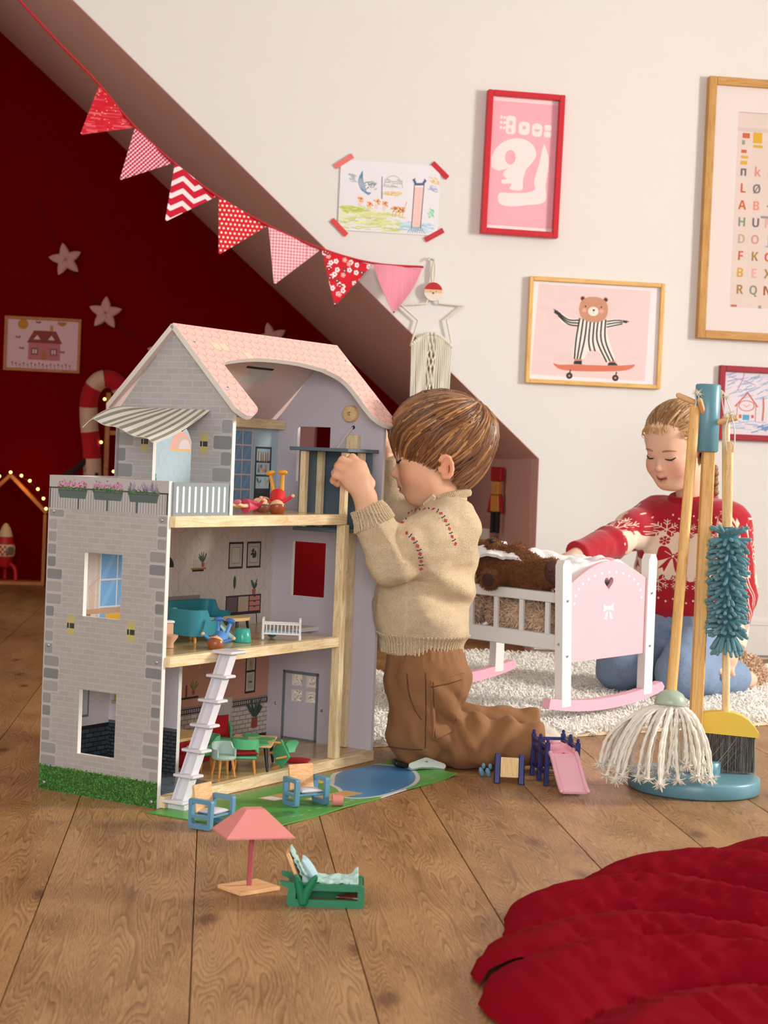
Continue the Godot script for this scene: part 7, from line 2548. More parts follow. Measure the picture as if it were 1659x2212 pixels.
	sdf_mesh(g, jb, 0.0065, func(p, d):
		d += 0.0045 * jz.get_noise_3d(p.x * 1.3, p.y * 1.3, p.z * 1.3) + 0.0035 * sin(p.y * 120.0 + p.x * 60.0 + jz.get_noise_3d(p.x, p.z, p.y) * 3.0) * exp(-(p - P.call(0.03, 0.16, 0.0)).length_squared() * 90.0)
		d = maxf(d, p.y - 0.258)
		return maxf(d, 0.020 - p.y))
	obj("jeans", g, mat(srgb(132, 152, 182), 0.9, {"tri": 1, "tex": flecks(srgb(255, 255, 255), srgb(200, 208, 220), 9), "scale": 5.0, "bump": [M.weave, 0.04]}), girl)
	# fleecy slippers behind her
	for s in [-1.0, 1.0]:
		var sl := thing("slipper", "beige fleecy slipper on the seated child's foot near the right edge" if s > 0 else "beige fleecy slipper hidden on the far foot behind the kneeling child", "slipper")
		g = G.new()
		var a := Vector3(0.955, 0.085, -4.86) if s > 0 else P.call(-0.13, 0.06, -0.09)
		var b := Vector3(0.995, 0.058, -4.87) if s > 0 else P.call(-0.24, 0.05, -0.09)
		sdf_mesh(g, [[a, b, 0.038, 0.048, 0.02], [b + Vector3(-0.045, -0.005, 0.02), b + Vector3(0.02, -0.012, 0.0), 0.040, 0.036, 0.02]], 0.009, func(p, d): return maxf(d, 0.012 - p.y))
		var bd2 := obj("shoe", g, mat(srgb(206, 172, 142), 0.95, {"rim": 0.5}), sl)
		fur("fleece", g, 1700, tuft_mesh(0.010, 0.0024, 2.0, 3), mat(srgb(214, 182, 154), 0.95, {"vc": 1, "rim": 0.4}), bd2, 120 + int(s), 0.9, 0.12)

# ------------------------------------------------------------------ pictures and hangings on the white wall
func frame(called: String, label: String, cat: String, r: Rect2, w: float, dep: float, fm: Material, art: Image, tilt := 0.0, mount := 0.0, base := Vector3.ZERO, mm: Material = null) -> Node3D:
	var c := r.get_center()
	var n := thing(called, label, cat, WALL * Transform3D(Basis(Vector3.BACK, tilt), Vector3(c.x, c.y, 0) + base))
	var hx := r.size.x / 2
	var hy := r.size.y / 2
	for s in [-1, 1]:
		obj("frame_side", G.new().box(Vector3(s * (hx - w / 2), 0, dep / 2), Vector3(w, r.size.y, dep), 0.0022), fm, n)
		obj("frame_side", G.new().box(Vector3(0, s * (hy - w / 2), dep / 2), Vector3(r.size.x - w * 2 + 0.001, w, dep), 0.0022), fm, n)
	if mount > 0.0:
		var g := G.new()
		g.t = Transform3D(Basis.IDENTITY, Vector3(0, 0, dep * 0.5))
		var ix := hx - w - mount
		var iy := hy - w - mount
		g.panel(V2([-hx + w, -hy + w, hx - w, -hy + w, hx - w, hy - w, -hx + w, hy - w]), [V2([-ix, -iy, ix, -iy, ix, iy, -ix, iy])], 0.003)
		obj("mount", g, mm if mm else mat(srgb(240, 234, 230), 0.9), n)
	var g := G.new()
	g.t = Transform3D(Basis.IDENTITY, Vector3(0, 0, dep * 0.3))
	var o := V2([-hx + w, -hy + w, hx - w, -hy + w, hx - w, hy - w, -hx + w, hy - w])
	g.panel(o, [], 0.004, 3, Rect2(-hx + w, -hy + w, 2 * (hx - w), 2 * (hy - w)))
	obj("print", g, mat(Color(1, 1, 1), 0.7, {"tex": tex(art)}), n)
	return n

func crayon(im: Image, rg: RandomNumberGenerator, r: Rect2, c: Color, n: int, w := 2.0, slant := 0.0, len := 40.0) -> void:
	for i in n:
		var p := r.position + Vector2(rg.randf() * r.size.x, rg.randf() * r.size.y)
		var d := Vector2(len, 0).rotated(slant + rg.randf_range(-0.25, 0.25)) * rg.randf_range(0.4, 1.0)
		line(im, p - d / 2, p + d / 2, w * rg.randf_range(0.6, 1.3), jig(rg, c, 0.08))

func art_abstract() -> Image:
	var im := canvas(420, 870, srgb(246, 178, 192))
	rr(im, 0, 0, 420, 26, srgb(248, 226, 226)); rr(im, 0, 846, 420, 24, srgb(244, 232, 236))
	var w := srgb(246, 232, 232)
	var k := srgb(236, 190, 196)
	for i in 9: ell(im, 62 + (i % 3) * 22, 132 + (i / 3) * 34, 9, 11, w, i)
	rr(im, 94, 118, 62, 122, w, 20); ell(im, 124, 166, 12, 16, k); ell(im, 120, 214, 10, 14, k)
	rr(im, 176, 150, 70, 88, w, 26); ell(im, 210, 190, 12, 14, k)
	rr(im, 260, 156, 66, 88, w, 26); pfill(im, arcpts(292, 194, 20, 18, 0, PI, 10), k)
	rr(im, 340, 160, 46, 38, w, 10); rr(im, 338, 204, 48, 38, w, 10)
	var q := curve([Vector2(18, 470), Vector2(16, 390), Vector2(60, 312), Vector2(140, 268), Vector2(220, 268), Vector2(276, 306), Vector2(296, 366), Vector2(270, 420), Vector2(236, 470), Vector2(220, 540), Vector2(216, 602), Vector2(140, 602), Vector2(146, 566), Vector2(92, 568), Vector2(84, 544), Vector2(116, 536), Vector2(92, 512), Vector2(102, 482), Vector2(122, 466), Vector2(60, 486)], 5)
	pfill(im, PackedVector2Array(q), w)
	ell(im, 132, 392, 34, 48, srgb(246, 178, 192))
	pfill(im, PackedVector2Array(curve([Vector2(342, 284), Vector2(372, 360), Vector2(378, 440), Vector2(366, 560), Vector2(366, 668), Vector2(250, 700), Vector2(150, 714), Vector2(78, 700), Vector2(74, 634), Vector2(150, 626), Vector2(250, 616), Vector2(300, 590), Vector2(290, 540), Vector2(316, 430), Vector2(330, 340)], 5)), w)
	return im

func art_bear() -> Image:
	var rg := rnd(61)
	var im := canvas(820, 630, srgb(240, 236, 240))
	pfill(im, V2([36, 18, 760, 24, 748, 610, 10, 600]), srgb(240, 212, 210))
	for i in 60: ell(im, 60 + rg.randf() * 640, 60 + rg.randf() * 500, 50, 20, jig(rg, srgb(240, 212, 210), 0.012))
	var blk := srgb(48, 44, 46)
	var cr := srgb(246, 238, 230)
	var suit := PackedVector2Array(curve([Vector2(300, 230), Vector2(286, 330), Vector2(276, 430), Vector2(280, 486), Vector2(340, 490), Vector2(372, 440), Vector2(404, 424), Vector2(440, 436), Vector2(500, 500), Vector2(548, 484), Vector2(520, 400), Vector2(492, 320), Vector2(486, 230)], 4))
	pfill(im, suit, cr)
	for s in [[Vector2(300, 232), Vector2(240, 226), Vector2(176, 188), Vector2(160, 206), Vector2(200, 262), Vector2(300, 280)], [Vector2(486, 230), Vector2(540, 216), Vector2(580, 222), Vector2(582, 244), Vector2(540, 266), Vector2(486, 280)]]:
		pfill(im, PackedVector2Array(curve(s, 4)), cr)
	for i in 3:
		pline(im, curve([Vector2(300, 238 + i * 18), Vector2(236, 238 + i * 14), Vector2(170, 196 + i * 10)], 5), 9, blk)
		pline(im, curve([Vector2(486, 236 + i * 18), Vector2(540, 226 + i * 16), Vector2(584, 226 + i * 10)], 5), 8, blk)
	for i in 8:
		var x := 308.0 + i * 24.0
		var e := Vector2(286 + i * 18, 486) if i < 4 else Vector2(470 + (i - 4) * 24, 496)
		var m := Vector2(x - 6 + (i - 3.5) * 3, 360)
		if i == 3 or i == 4: e = Vector2(386 + (i - 3) * 30, 430)
		pline(im, curve([Vector2(x, 226), m, e], 6), 10, blk)
	pline(im, [Vector2(150, 190), Vector2(176, 206)], 22, blk); pline(im, [Vector2(592, 230), Vector2(612, 232)], 16, blk)
	pline(im, [Vector2(150, 190), Vector2(140, 176)], 6, blk); pline(im, [Vector2(612, 232), Vector2(626, 228)], 5, blk)
	for x in [322.0, 470.0]: ell(im, x, 96, 16, 16, srgb(196, 140, 110)); ell(im, x, 98, 11, 12, blk)
	pfill(im, PackedVector2Array(curve([Vector2(300, 170), Vector2(310, 118), Vector2(350, 88), Vector2(396, 82), Vector2(444, 90), Vector2(480, 120), Vector2(488, 170), Vector2(476, 214), Vector2(440, 240), Vector2(394, 246), Vector2(346, 238), Vector2(310, 210)], 4)), srgb(206, 150, 118))
	for i in 500:
		var p := Vector2(394, 166) + Vector2(rg.randf_range(-80, 80), rg.randf_range(-66, 66))
		ell(im, p.x, p.y, 1.5, 1.5, jig(rg, srgb(206, 150, 118), 0.12))
	ell(im, 336, 172, 14, 14, srgb(240, 170, 156)); ell(im, 446, 172, 14, 14, srgb(240, 170, 156))
	ell(im, 394, 176, 34, 30, srgb(246, 232, 222)); ell(im, 396, 168, 8, 6, blk)
	ell(im, 342, 146, 5, 6, blk); ell(im, 444, 146, 5, 6, blk)
	line(im, Vector2(396, 176), Vector2(396, 188), 2, srgb(150, 120, 110))
	pfill(im, V2([286, 500, 334, 498, 336, 522, 280, 522]), blk); pfill(im, V2([506, 502, 546, 494, 570, 516, 502, 520]), blk)
	rr(im, 286, 488, 50, 10, srgb(206, 140, 110)); rr(im, 510, 490, 40, 8, srgb(206, 140, 110))
	pfill(im, PackedVector2Array(curve([Vector2(150, 520), Vector2(190, 530), Vector2(300, 524), Vector2(520, 520), Vector2(640, 510), Vector2(676, 504), Vector2(672, 520), Vector2(620, 546), Vector2(480, 560), Vector2(300, 566), Vector2(200, 560), Vector2(158, 536)], 4)), srgb(220, 122, 96))
	for x in [258.0, 556.0]:
		line(im, Vector2(x + 6, 560), Vector2(x, 590), 8, blk); ell(im, x, 598, 21, 21, blk); ell(im, x, 598, 7, 7, srgb(220, 150, 120))
	return im

func art_child_house() -> Image:
	var rg := rnd(62)
	var im := canvas(640, 400, srgb(232, 222, 230))
	crayon(im, rg, Rect2(20, 10, 600, 150), srgb(150, 176, 208), 150, 5, -0.5, 60)
	crayon(im, rg, Rect2(0, 310, 640, 60), srgb(170, 190, 214), 60, 5, -0.15, 70)
	crayon(im, rg, Rect2(150, 330, 200, 50), srgb(110, 150, 200), 20, 6, -0.5, 40)
	var red := srgb(206, 104, 92)
	var mag := srgb(198, 96, 150)
	for e in [[60.0, red], [250.0, mag], [440.0, red]]:
		var x: float = e[0]
		pline(im, [Vector2(x, 220), Vector2(x + 60, 130), Vector2(x + 112, 218)], 8, e[1])
		pline(im, [Vector2(x + 10, 212), Vector2(x + 10, 310)], 4, e[1]); pline(im, [Vector2(x + 104, 212), Vector2(x + 104, 310)], 4, e[1])
		for k in 2: pline(im, Array(arcpts(x + 57, 214, 40 - k * 2, 34 - k * 2, 0, TAU, 22)) + [Vector2(x + 97 - k * 2, 214)], 3, e[1])
		pline(im, [Vector2(x + 40, 206), Vector2(x + 57, 222), Vector2(x + 74, 204)], 3, e[1])
		rr(im, x + 40, 272, 34, 34, srgb(86, 168, 210)); rr(im, x + 20, 272, 14, 24, e[1]); rr(im, x + 82, 272, 14, 20, e[1])
	for x in [200.0, 400.0]: pline(im, [Vector2(x, 160), Vector2(x + 3, 230), Vector2(x, 306)], 9, srgb(196, 116, 96))
	for i in 4: line(im, Vector2(90, 50), Vector2(90, 50) + Vector2(70, 0).rotated(i * 1.5 + 0.4), 5, srgb(206, 140, 190))
	return im

func art_safari() -> Image:
	var rg := rnd(63)
	var im := canvas(640, 460, srgb(240, 236, 242))
	crayon(im, rg, Rect2(10, 320, 400, 130), srgb(220, 226, 150), 170, 6, 0.05, 70)
	crayon(im, rg, Rect2(20, 300, 180, 40), srgb(200, 214, 110), 40, 6, 0.1, 50)
	crayon(im, rg, Rect2(400, 380, 200, 60), srgb(180, 216, 240), 50, 6, 0.0, 60)
	crayon(im, rg, Rect2(60, 90, 40, 50), srgb(176, 184, 194), 24, 5, 0.3, 30)
	for i in 4: pline(im, curve([Vector2(140, 70), Vector2(118 + i * 9, 130), Vector2(140 + i * 12, 190 + i * 8), Vector2(180 + i * 6, 206)], 5), 6, srgb(104, 146, 176))
	crayon(im, rg, Rect2(160, 130, 70, 50), srgb(120, 140, 150), 26, 4, -0.6, 26)
	pline(im, Array(arcpts(340, 160, 60, 76, -PI, 0, 18)), 4, srgb(176, 170, 160))
	crayon(im, rg, Rect2(290, 110, 100, 50), srgb(190, 196, 196), 36, 5, 0.1, 40)
	crayon(im, rg, Rect2(280, 190, 110, 24), srgb(226, 196, 130), 26, 5, 0.0, 34)
	for i in 3: pline(im, [Vector2(264 + i * 2, 96), Vector2(268 + i * 3, 240)], 3, srgb(150, 146, 150))
	for e in [Vector2(120, 240), Vector2(180, 270), Vector2(226, 250), Vector2(276, 260)]:
		crayon(im, rg, Rect2(e, Vector2(30, 26)), srgb(240, 160, 90), 12, 6, 0.7, 22)
		for k in 2: line(im, e + Vector2(8 + k * 12, 24), e + Vector2(4 + k * 12, 56), 4, srgb(240, 178, 140))
		ell(im, e.x + 18, e.y + 8, 4, 4, srgb(60, 50, 50))
	crayon(im, rg, Rect2(340, 286, 80, 34), srgb(240, 166, 96), 30, 6, 0.0, 30)
	for k in 4: line(im, Vector2(346 + k * 22, 318), Vector2(342 + k * 22, 352), 4, srgb(230, 150, 90))
	for k in 9: ell(im, 350 + rg.randf() * 64, 292 + rg.randf() * 24, 4, 4, srgb(70, 54, 50))
	pline(im, [Vector2(420, 290), Vector2(432, 250)], 4, srgb(230, 150, 90))
	pfill(im, V2([476, 150, 536, 146, 526, 410, 470, 412]), srgb(246, 206, 200))
	for e in [[Vector2(478, 90), Vector2(470, 416)], [Vector2(540, 90), Vector2(528, 414)]]: line(im, e[0], e[1], 5, srgb(80, 80, 96))
	pline(im, [Vector2(470, 100), Vector2(486, 130), Vector2(530, 126), Vector2(546, 100)], 16, srgb(88, 104, 140))
	for k in 8: line(im, Vector2(474 + k * 8, 410), Vector2(446 + k * 16, 450), 3, srgb(90, 96, 110))
	crayon(im, rg, Rect2(580, 80, 50, 40), srgb(230, 196, 130), 24, 5, 0.6, 26); crayon(im, rg, Rect2(576, 130, 44, 40), srgb(176, 184, 220), 20, 5, 0.2, 26)
	crayon(im, rg, Rect2(570, 290, 40, 50), srgb(130, 220, 170), 16, 6, 0.9, 24)
	return im

func art_house_dark() -> Image:
	var rg := rnd(64)
	var im := canvas(480, 340, srgb(238, 196, 200))
	ell(im, 105, 34, 36, 36, srgb(206, 140, 40)); pfill(im, arcpts(368, 8, 30, 30, 0, PI, 14), srgb(196, 120, 60))
	pfill(im, V2([180, 74, 330, 74, 374, 160, 134, 160]), srgb(150, 60, 44))
	rr(im, 288, 36, 22, 40, srgb(206, 130, 90))
	pfill(im, V2([178, 136, 204, 104, 226, 136]), srgb(240, 206, 206)); pfill(im, V2([276, 136, 300, 104, 322, 136]), srgb(240, 206, 206))
	rr(im, 146, 160, 216, 118, srgb(206, 116, 126))
	for x in [166.0, 294.0]: rr(im, x, 196, 46, 46, srgb(120, 70, 60)); rr(im, x + 8, 204, 30, 30, srgb(240, 206, 206)); rr(im, x + 20, 204, 5, 30, srgb(120, 70, 60))
	rr(im, 232, 216, 34, 62, srgb(190, 120, 50), 14)
	for e in [[208, 16], [74, 124], [100, 200], [376, 216]]:
		ell(im, e[0] - 9, e[1], 10, 7, srgb(170, 100, 110), 0.5); ell(im, e[0] + 9, e[1], 10, 7, srgb(150, 84, 96), -0.5)
	for i in 16:
		var x := 40.0 + i * 26.0
		var y := 300.0 + (i * 7) % 16
		line(im, Vector2(x, y), Vector2(x + 3, y + 26), 3, srgb(110, 90, 70)); ell(im, x, y, 6, 6, jig(rg, srgb(150, 84, 90), 0.2))
	return im

func letter(s: String, at: Vector3, h: float, c: Color, parent: Node) -> void:
	var t := TextMesh.new()
	var f := SystemFont.new()
	f.font_names = PackedStringArray(["Droid Sans"])
	f.font_weight = 700
	t.font = f
	t.text = s
	t.font_size = 32
	t.pixel_size = h / 23.0
	t.depth = 0.0006
	t.horizontal_alignment = HORIZONTAL_ALIGNMENT_CENTER
	t.vertical_alignment = VERTICAL_ALIGNMENT_CENTER
	var o := obj("letter", t, null, parent)
	o.material_override = mat(c, 0.8)
	o.position = at

func build_wall_decor() -> void:
	var rg := rnd(70)
	frame("picture_frame", "tall red-framed pink poster with pale abstract shapes", "picture", Rect2(-0.258, 1.306, 0.246, 0.445), 0.018, 0.030, mat(srgb(206, 26, 44), 0.4), art_abstract(), -0.008)
	frame("picture_frame", "wood-framed poster of a striped bear riding a skateboard", "picture", Rect2(-0.096, 0.850, 0.438, 0.334), 0.0135, 0.020, M.honey, art_bear(), 0.0)
	var ap := canvas(256, 320, srgb(226, 206, 198))
	rr(ap, 32, 52, 224, 5, srgb(214, 194, 188)); rr(ap, 76, 166, 60, 3, srgb(150, 140, 140))
	var al := frame("picture_frame", "large wood-framed alphabet poster with coloured letters at the right edge", "picture", Rect2(0.452, 1.018, 0.62, 0.826), 0.026, 0.028, mat(srgb(214, 178, 122), 0.5, {"tex": M.pine.albedo_texture, "scale": Vector3(1.5, 9, 1)}), ap, 0.0, 0.078, Vector3.ZERO, mat(srgb(234, 222, 218), 0.9))
	var oc := [srgb(206, 98, 52), srgb(226, 150, 130), srgb(120, 126, 124), srgb(216, 166, 60), srgb(110, 108, 112), srgb(224, 170, 170), srgb(198, 176, 140), srgb(216, 150, 140), srgb(150, 180, 186), srgb(168, 132, 70), srgb(140, 146, 136), srgb(160, 96, 50)]
	var rows := [["п", "k", "a", "e", "t"], ["L", "Ø", "r", "s", "m"], ["A", "B", "~", "C", "d"], ["H", "U", "M", "L", "p"], ["D", "O", "J", "Q", "T"], ["F", "K", "G", "P", "S"], ["B", "E", "X", "Z", "I"], ["R", "Q", "N", "V", "W"]]
	var cc := [[4, 7, 0, 3, 2], [0, 2, 0, 3, 4], [0, 1, 2, 3, 0], [10, 4, 5, 3, 2], [6, 7, 8, 0, 3], [0, 9, 0, 10, 3], [3, 5, 9, 0, 4], [9, 10, 11, 2, 0]]
	for j in 8:
		for i in 5: letter(rows[j][i], Vector3(-0.180 + i * 0.046 + j * 0.0008, 0.123 - j * 0.0535, 0.0105), 0.029, oc[cc[j][i]], al)
	letter("ABC • abc", Vector3(-0.03, 0.298, 0.0105), 0.012, srgb(190, 176, 172), al)
	var icons := G.new()
	var ic := [G.new(), G.new(), G.new()]
	for e in [[0, 0.231, -0.138, 0.030, 0.034], [0, 0.204, -0.136, 0.032, 0.009], [1, 0.236, -0.176, 0.024, 0.016], [2, 0.214, -0.184, 0.010, 0.014], [1, 0.186, -0.181, 0.018, 0.010], [0, 0.168, -0.178, 0.024, 0.009], [0, 0.150, -0.180, 0.022, 0.012], [1, -0.304, -0.190, 0.020, 0.007], [0, -0.318, -0.190, 0.014, 0.012], [1, -0.316, -0.146, 0.012, 0.012], [2, -0.312, -0.104, 0.010, 0.026], [1, -0.312, -0.060, 0.014, 0.018]]:
		ic[e[0]].box(Vector3(e[2], e[1], 0.0104), Vector3(e[3], e[4], 0.0006), 0.0)
	var im3 := [mat(srgb(222, 172, 56), 0.8), mat(srgb(206, 104, 66), 0.8), mat(srgb(150, 160, 130), 0.8)]
	for i in 3: obj("icon_print", ic[i], im3[i], al).set_meta("kind", "stuff")
	frame("picture_frame", "red-framed crayon drawing of three houses behind the cleaning stand", "picture", Rect2(0.535, 0.700, 0.46, 0.236), 0.019, 0.020, mat(srgb(160, 18, 38), 0.4), art_child_house(), 0.0)
	# taped drawing
	var dr := thing("taped_drawing", "child's animal drawing taped to the white wall with red tape", "drawing", WALL * Transform3D(Basis(Vector3.BACK, -0.004), Vector3(-0.548, 1.401, 0.001)))
	var g := G.new().sheet(14, 10, func(u, v): return Vector3((u - 0.5) * 0.312, (0.5 - v) * 0.216 * -1.0, 0.0022 + 0.0025 * sin(u * PI) * sin(v * PI) + 0.002 * (u - 0.5) * (u - 0.5)), 0.0006)
	for i in g.uv.size(): g.uv[i] = Vector2(g.v[i].x / 0.312 + 0.5, 0.5 - g.v[i].y / 0.216)
	obj("paper", g, mat(Color(1, 1, 1), 0.9, {"tex": tex(art_safari()), "clamp": 1}), dr)
	for e in [[-0.147, 0.103, 0.62, srgb(236, 118, 112)], [0.155, 0.095, -0.72, srgb(200, 26, 44)], [-0.152, -0.101, -0.75, srgb(222, 66, 62)], [0.146, -0.106, 0.55, srgb(196, 40, 46)]]:
		obj("tape", G.new().box(Vector3(e[0], e[1], 0.0032), Vector3(0.066, 0.0165, 0.0008), 0.0002, Basis(Vector3.BACK, e[2])), mat(e[3], 0.5), dr)
	# bunting
	var bu := thing("bunting", "red string of seven patterned triangular pennants strung along the slope", "bunting", WALL)
	var cordm := mat(srgb(190, 14, 36), 0.7)
	var cp := [Vector3(-2.06, 2.25, 0.31), Vector3(-1.771, 1.956, 0.267), Vector3(-1.571, 1.763, 0.231), Vector3(-1.448, 1.652, 0.209), Vector3(-1.337, 1.537, 0.19), Vector3(-1.219, 1.442, 0.17), Vector3(-1.084, 1.353, 0.147), Vector3(-0.927, 1.279, 0.12), Vector3(-0.763, 1.222, 0.093), Vector3(-0.6, 1.190, 0.066), Vector3(-0.44, 1.19, 0.04)]
	obj("cord", G.new().tube(curve(cp, 5), 0.0036, 8), cordm, bu)
	var F := [[-1.442, 1.643, .208, -1.335, 1.533, .19, -1.492, 1.495, .219], [-1.335, 1.53, .19, -1.219, 1.44, .17, -1.374, 1.374, .198], [-1.214, 1.44, .169, -1.086, 1.353, .147, -1.237, 1.264, .174], [-1.081, 1.353, .146, -.93, 1.278, .121, -1.074, 1.179, .146], [-.927, 1.275, .12, -.765, 1.218, .093, -.903, 1.102, .117], [-.762, 1.218, .093, -.601, 1.184, .066, -.713, 1.05, .086], [-.598, 1.187, .066, -.44, 1.185, .04, -.527, 1.041, .055]]
	var names := ["mottled red pennant", "red and white houndstooth pennant", "red and white chevron pennant", "red pennant with white dots", "pink gingham pennant", "red pennant with white flowers", "plain rose pink pennant"]
	for k in 7:
		var f: Array = F[k]
		var a := Vector3(f[0], f[1], f[2])
		var b := Vector3(f[3], f[4], f[5])
		var c := Vector3(f[6], f[7], f[8])
		g = G.new().sheet(12, 14, func(u, v):
			var top := a.lerp(b, u)
			var p := top.lerp(c, v)
			p.z += 0.006 * sin(u * 5.0 + v * 3.0) * (1 - v) * (2.0 if k == 6 else 1.0)
			if k == 6: p += Vector3(0.008 * sin(v * PI) * (u - 0.5) * 2.0, 0, 0.012 * sin(v * PI))
			return p, 0.0012)
		for i in g.uv.size(): g.uv[i] = Vector2((g.v[i].x - a.x) / 0.2 + 0.4, (a.y - g.v[i].y) / 0.2)
		obj("pennant", g, mat(Color(1, 1, 1), 0.9, {"tex": tex(pennant(k, rg)), "back": Color(0.16, 0.05, 0.05)}), bu, names[k])
	# star hanging with cord fringe and Santa face
	var st := thing("star_hanging", "macrame star wall hanging with cord fringe and a red-capped bearded wooden Santa face", "wall hanging", WALL)
	obj("hook", G.new().lathe(Vector3(-0.399, 1.221, 0.0), [Vector2(0.006, 0), Vector2(0.006, 0.004), Vector2(0.003, 0.006), Vector2(0.003, 0.016), Vector2(0.0055, 0.018), Vector2(0, 0.019)], 14, Basis(Vector3.RIGHT, PI / 2)), mat(srgb(226, 232, 236), 0.2), st)
	for s in [-1, 1]: obj("hanging_cord", G.new().tube(curve([Vector3(-0.399, 1.222, 0.014), Vector3(-0.401 + s * 0.005, 1.18, 0.013), Vector3(-0.401 + s * 0.002, 1.143, 0.014)], 5), 0.0032, 8), M.cord, st)
	obj("hanging_cord", G.new().tube(curve([Vector3(-0.399, 1.218, 0.014), Vector3(-0.412, 1.222, 0.016), Vector3(-0.420, 1.214, 0.016)], 4), 0.003, 8), M.cord, st)
	var fr := Basis(Vector3.RIGHT, PI / 2)
	var fo := Vector3(-0.4, 1.118, 0.014)
	obj("santa_face", G.new().lathe(fo, [Vector2(0, -0.005), Vector2(0.0285, -0.005), Vector2(0.030, -0.003), Vector2(0.030, 0.003), Vector2(0.0285, 0.005), Vector2(0, 0.005)], 36, fr), mat(srgb(238, 226, 212), 0.5), st)
	g = G.new()
	g.t = Transform3D(Basis.IDENTITY, fo + Vector3(0, 0, 0.0055))
	g.panel(arcpts(0, 0, 0.0288, 0.0288, 0.22, PI - 0.22, 22), [], 0.0012)
	obj("cap", g, mat(srgb(190, 22, 34), 0.5), st)
	g = G.new()
	g.t = Transform3D(Basis.IDENTITY, fo + Vector3(0, 0, 0.0053))
	g.panel(V2([-0.0278, 0.0062, -0.0284, -0.004, 0.0284, -0.004, 0.0278, 0.0062]), [], 0.0012)
	obj("face_band", g, mat(srgb(232, 196, 150), 0.5), st)
	for s in [-1, 1]: obj("eye", G.new().ball(fo + Vector3(s * 0.0085, 0.0012, 0.006), Vector3(0.0022, 0.0011, 0.0008), 8), M.dark, st)
	obj("nose", G.new().ball(fo + Vector3(0, -0.0045, 0.006), Vector3(0.003, 0.003, 0.002), 10), M.red, st)
	var sp := [Vector3(-0.499, 1.072, 0.014), Vector3(-0.421, 1.080, 0.014), Vector3(-0.4, 1.137, 0.012), Vector3(-0.379, 1.083, 0.014), Vector3(-0.300, 1.080, 0.014), Vector3(-0.353, 1.033, 0.014), Vector3(-0.333, 0.955, 0.014), Vector3(-0.395, 0.993, 0.014), Vector3(-0.463, 0.948, 0.014), Vector3(-0.443, 1.027, 0.014)]
	for i in 10: obj("star_wire", G.new().tube([sp[i], sp[(i + 1) % 10]], 0.0033, 8), M.cord, st)
	for i in 22:
		var q := i / 21.0
		var x0 := lerpf(-0.460, -0.335, q)
		var arc := 0.952 + 0.036 * sin(PI * q)
		var x1 := lerpf(-0.455, -0.342, q) + rg.randf_range(-0.003, 0.003)
		var cm := 0.004 if i in [9, 10, 11, 12] else 0.0
		var pts := []
		for j in 14:
			var w := j / 13.0
			pts.append(Vector3(lerpf(x0, x1, w) + cm * sin(w * 34.0 + i * PI), lerpf(arc, 0.70 + rg.randf_range(0, 0.01), w), 0.016 + cm * cos(w * 34.0 + i * PI) + 0.002 * sin(w * 8 + i)))
		var s := obj("fringe_cord", G.new().tube(pts, 0.0028, 7), M.cord, st)
		obj("knot", G.new().ball(pts[0], Vector3(0.0052, 0.0058, 0.005), 10), M.cord, s)

func pennant(k: int, rg: RandomNumberGenerator) -> Image:
	var red := srgb(214, 22, 44)
	var im := canvas(256, 256, red)
	match k:
		0:
			for i in 260: rr(im, rg.randf() * 256, rg.randf() * 256, rg.randf_range(10, 60), rg.randf_range(2, 7), srgb(236, 110, 116).lerp(srgb(204, 10, 40), rg.randf()))
			for i in 60: rr(im, rg.randf() * 256, rg.randf() * 256, 4, 4, srgb(240, 180, 150))
		1:
			im.fill(srgb(244, 206, 212))
			for j in 32:
				for i in 32:
					if (i + j) % 2 == 0: pfill(im, V2([i * 8, j * 8, i * 8 + 8, j * 8 - 2, i * 8 + 7, j * 8 + 7, i * 8, j * 8 + 9]), srgb(198, 40, 76))
		2:
			im.fill(srgb(208, 18, 52))
			for j in 10:
				var p := []
				for i in 9: p.append(Vector2(i * 44 - 40, j * 46 - 60 + (30 if i % 2 else 0) + i * 6))
				pline(im, p, 17, srgb(248, 236, 238))
		3:
			im.fill(srgb(222, 30, 40))
			for j in 16:
				for i in 16: ell(im, i * 17 + (8 if j % 2 else 0), j * 17, 4.4, 4.4, srgb(252, 244, 240))
		4:
			im.fill(srgb(250, 226, 228))
			for j in 22:
				for i in 22:
					rr(im, i * 12, j * 12, 6, 6, srgb(228, 120, 134)); rr(im, i * 12 + 6, j * 12, 6, 6, srgb(240, 176, 184)); rr(im, i * 12, j * 12 + 6, 6, 6, srgb(240, 176, 184))
		5:
			for i in 120:
				var x := rg.randf() * 256
				var y := rg.randf() * 256
				var c: Color = [srgb(250, 236, 236), srgb(250, 240, 238), srgb(170, 30, 50), srgb(240, 160, 150), srgb(140, 60, 60)][rg.randi() % 5]
				for a in 5: ell(im, x + 6 * cos(a * 1.257), y + 6 * sin(a * 1.257), 4.6, 4.6, c)
				ell(im, x, y, 3, 3, srgb(210, 60, 60) if c.g > 0.7 else srgb(240, 220, 200))
		6:
			im.fill(srgb(238, 150, 170))
			for i in 64: rr(im, i * 4, 0, 2, 256, jig(rg, srgb(234, 146, 166), 0.04))
	return im

# ------------------------------------------------------------------ inside the dark red alcove
func star_pts(r: float, q: float, rot: float) -> PackedVector2Array:
	var p := PackedVector2Array()
	for i in 10:
		var a := PI / 2 + rot + PI * i / 5.0
		p.append(Vector2(cos(a), sin(a)) * (r if i % 2 == 0 else r * q))
	return p

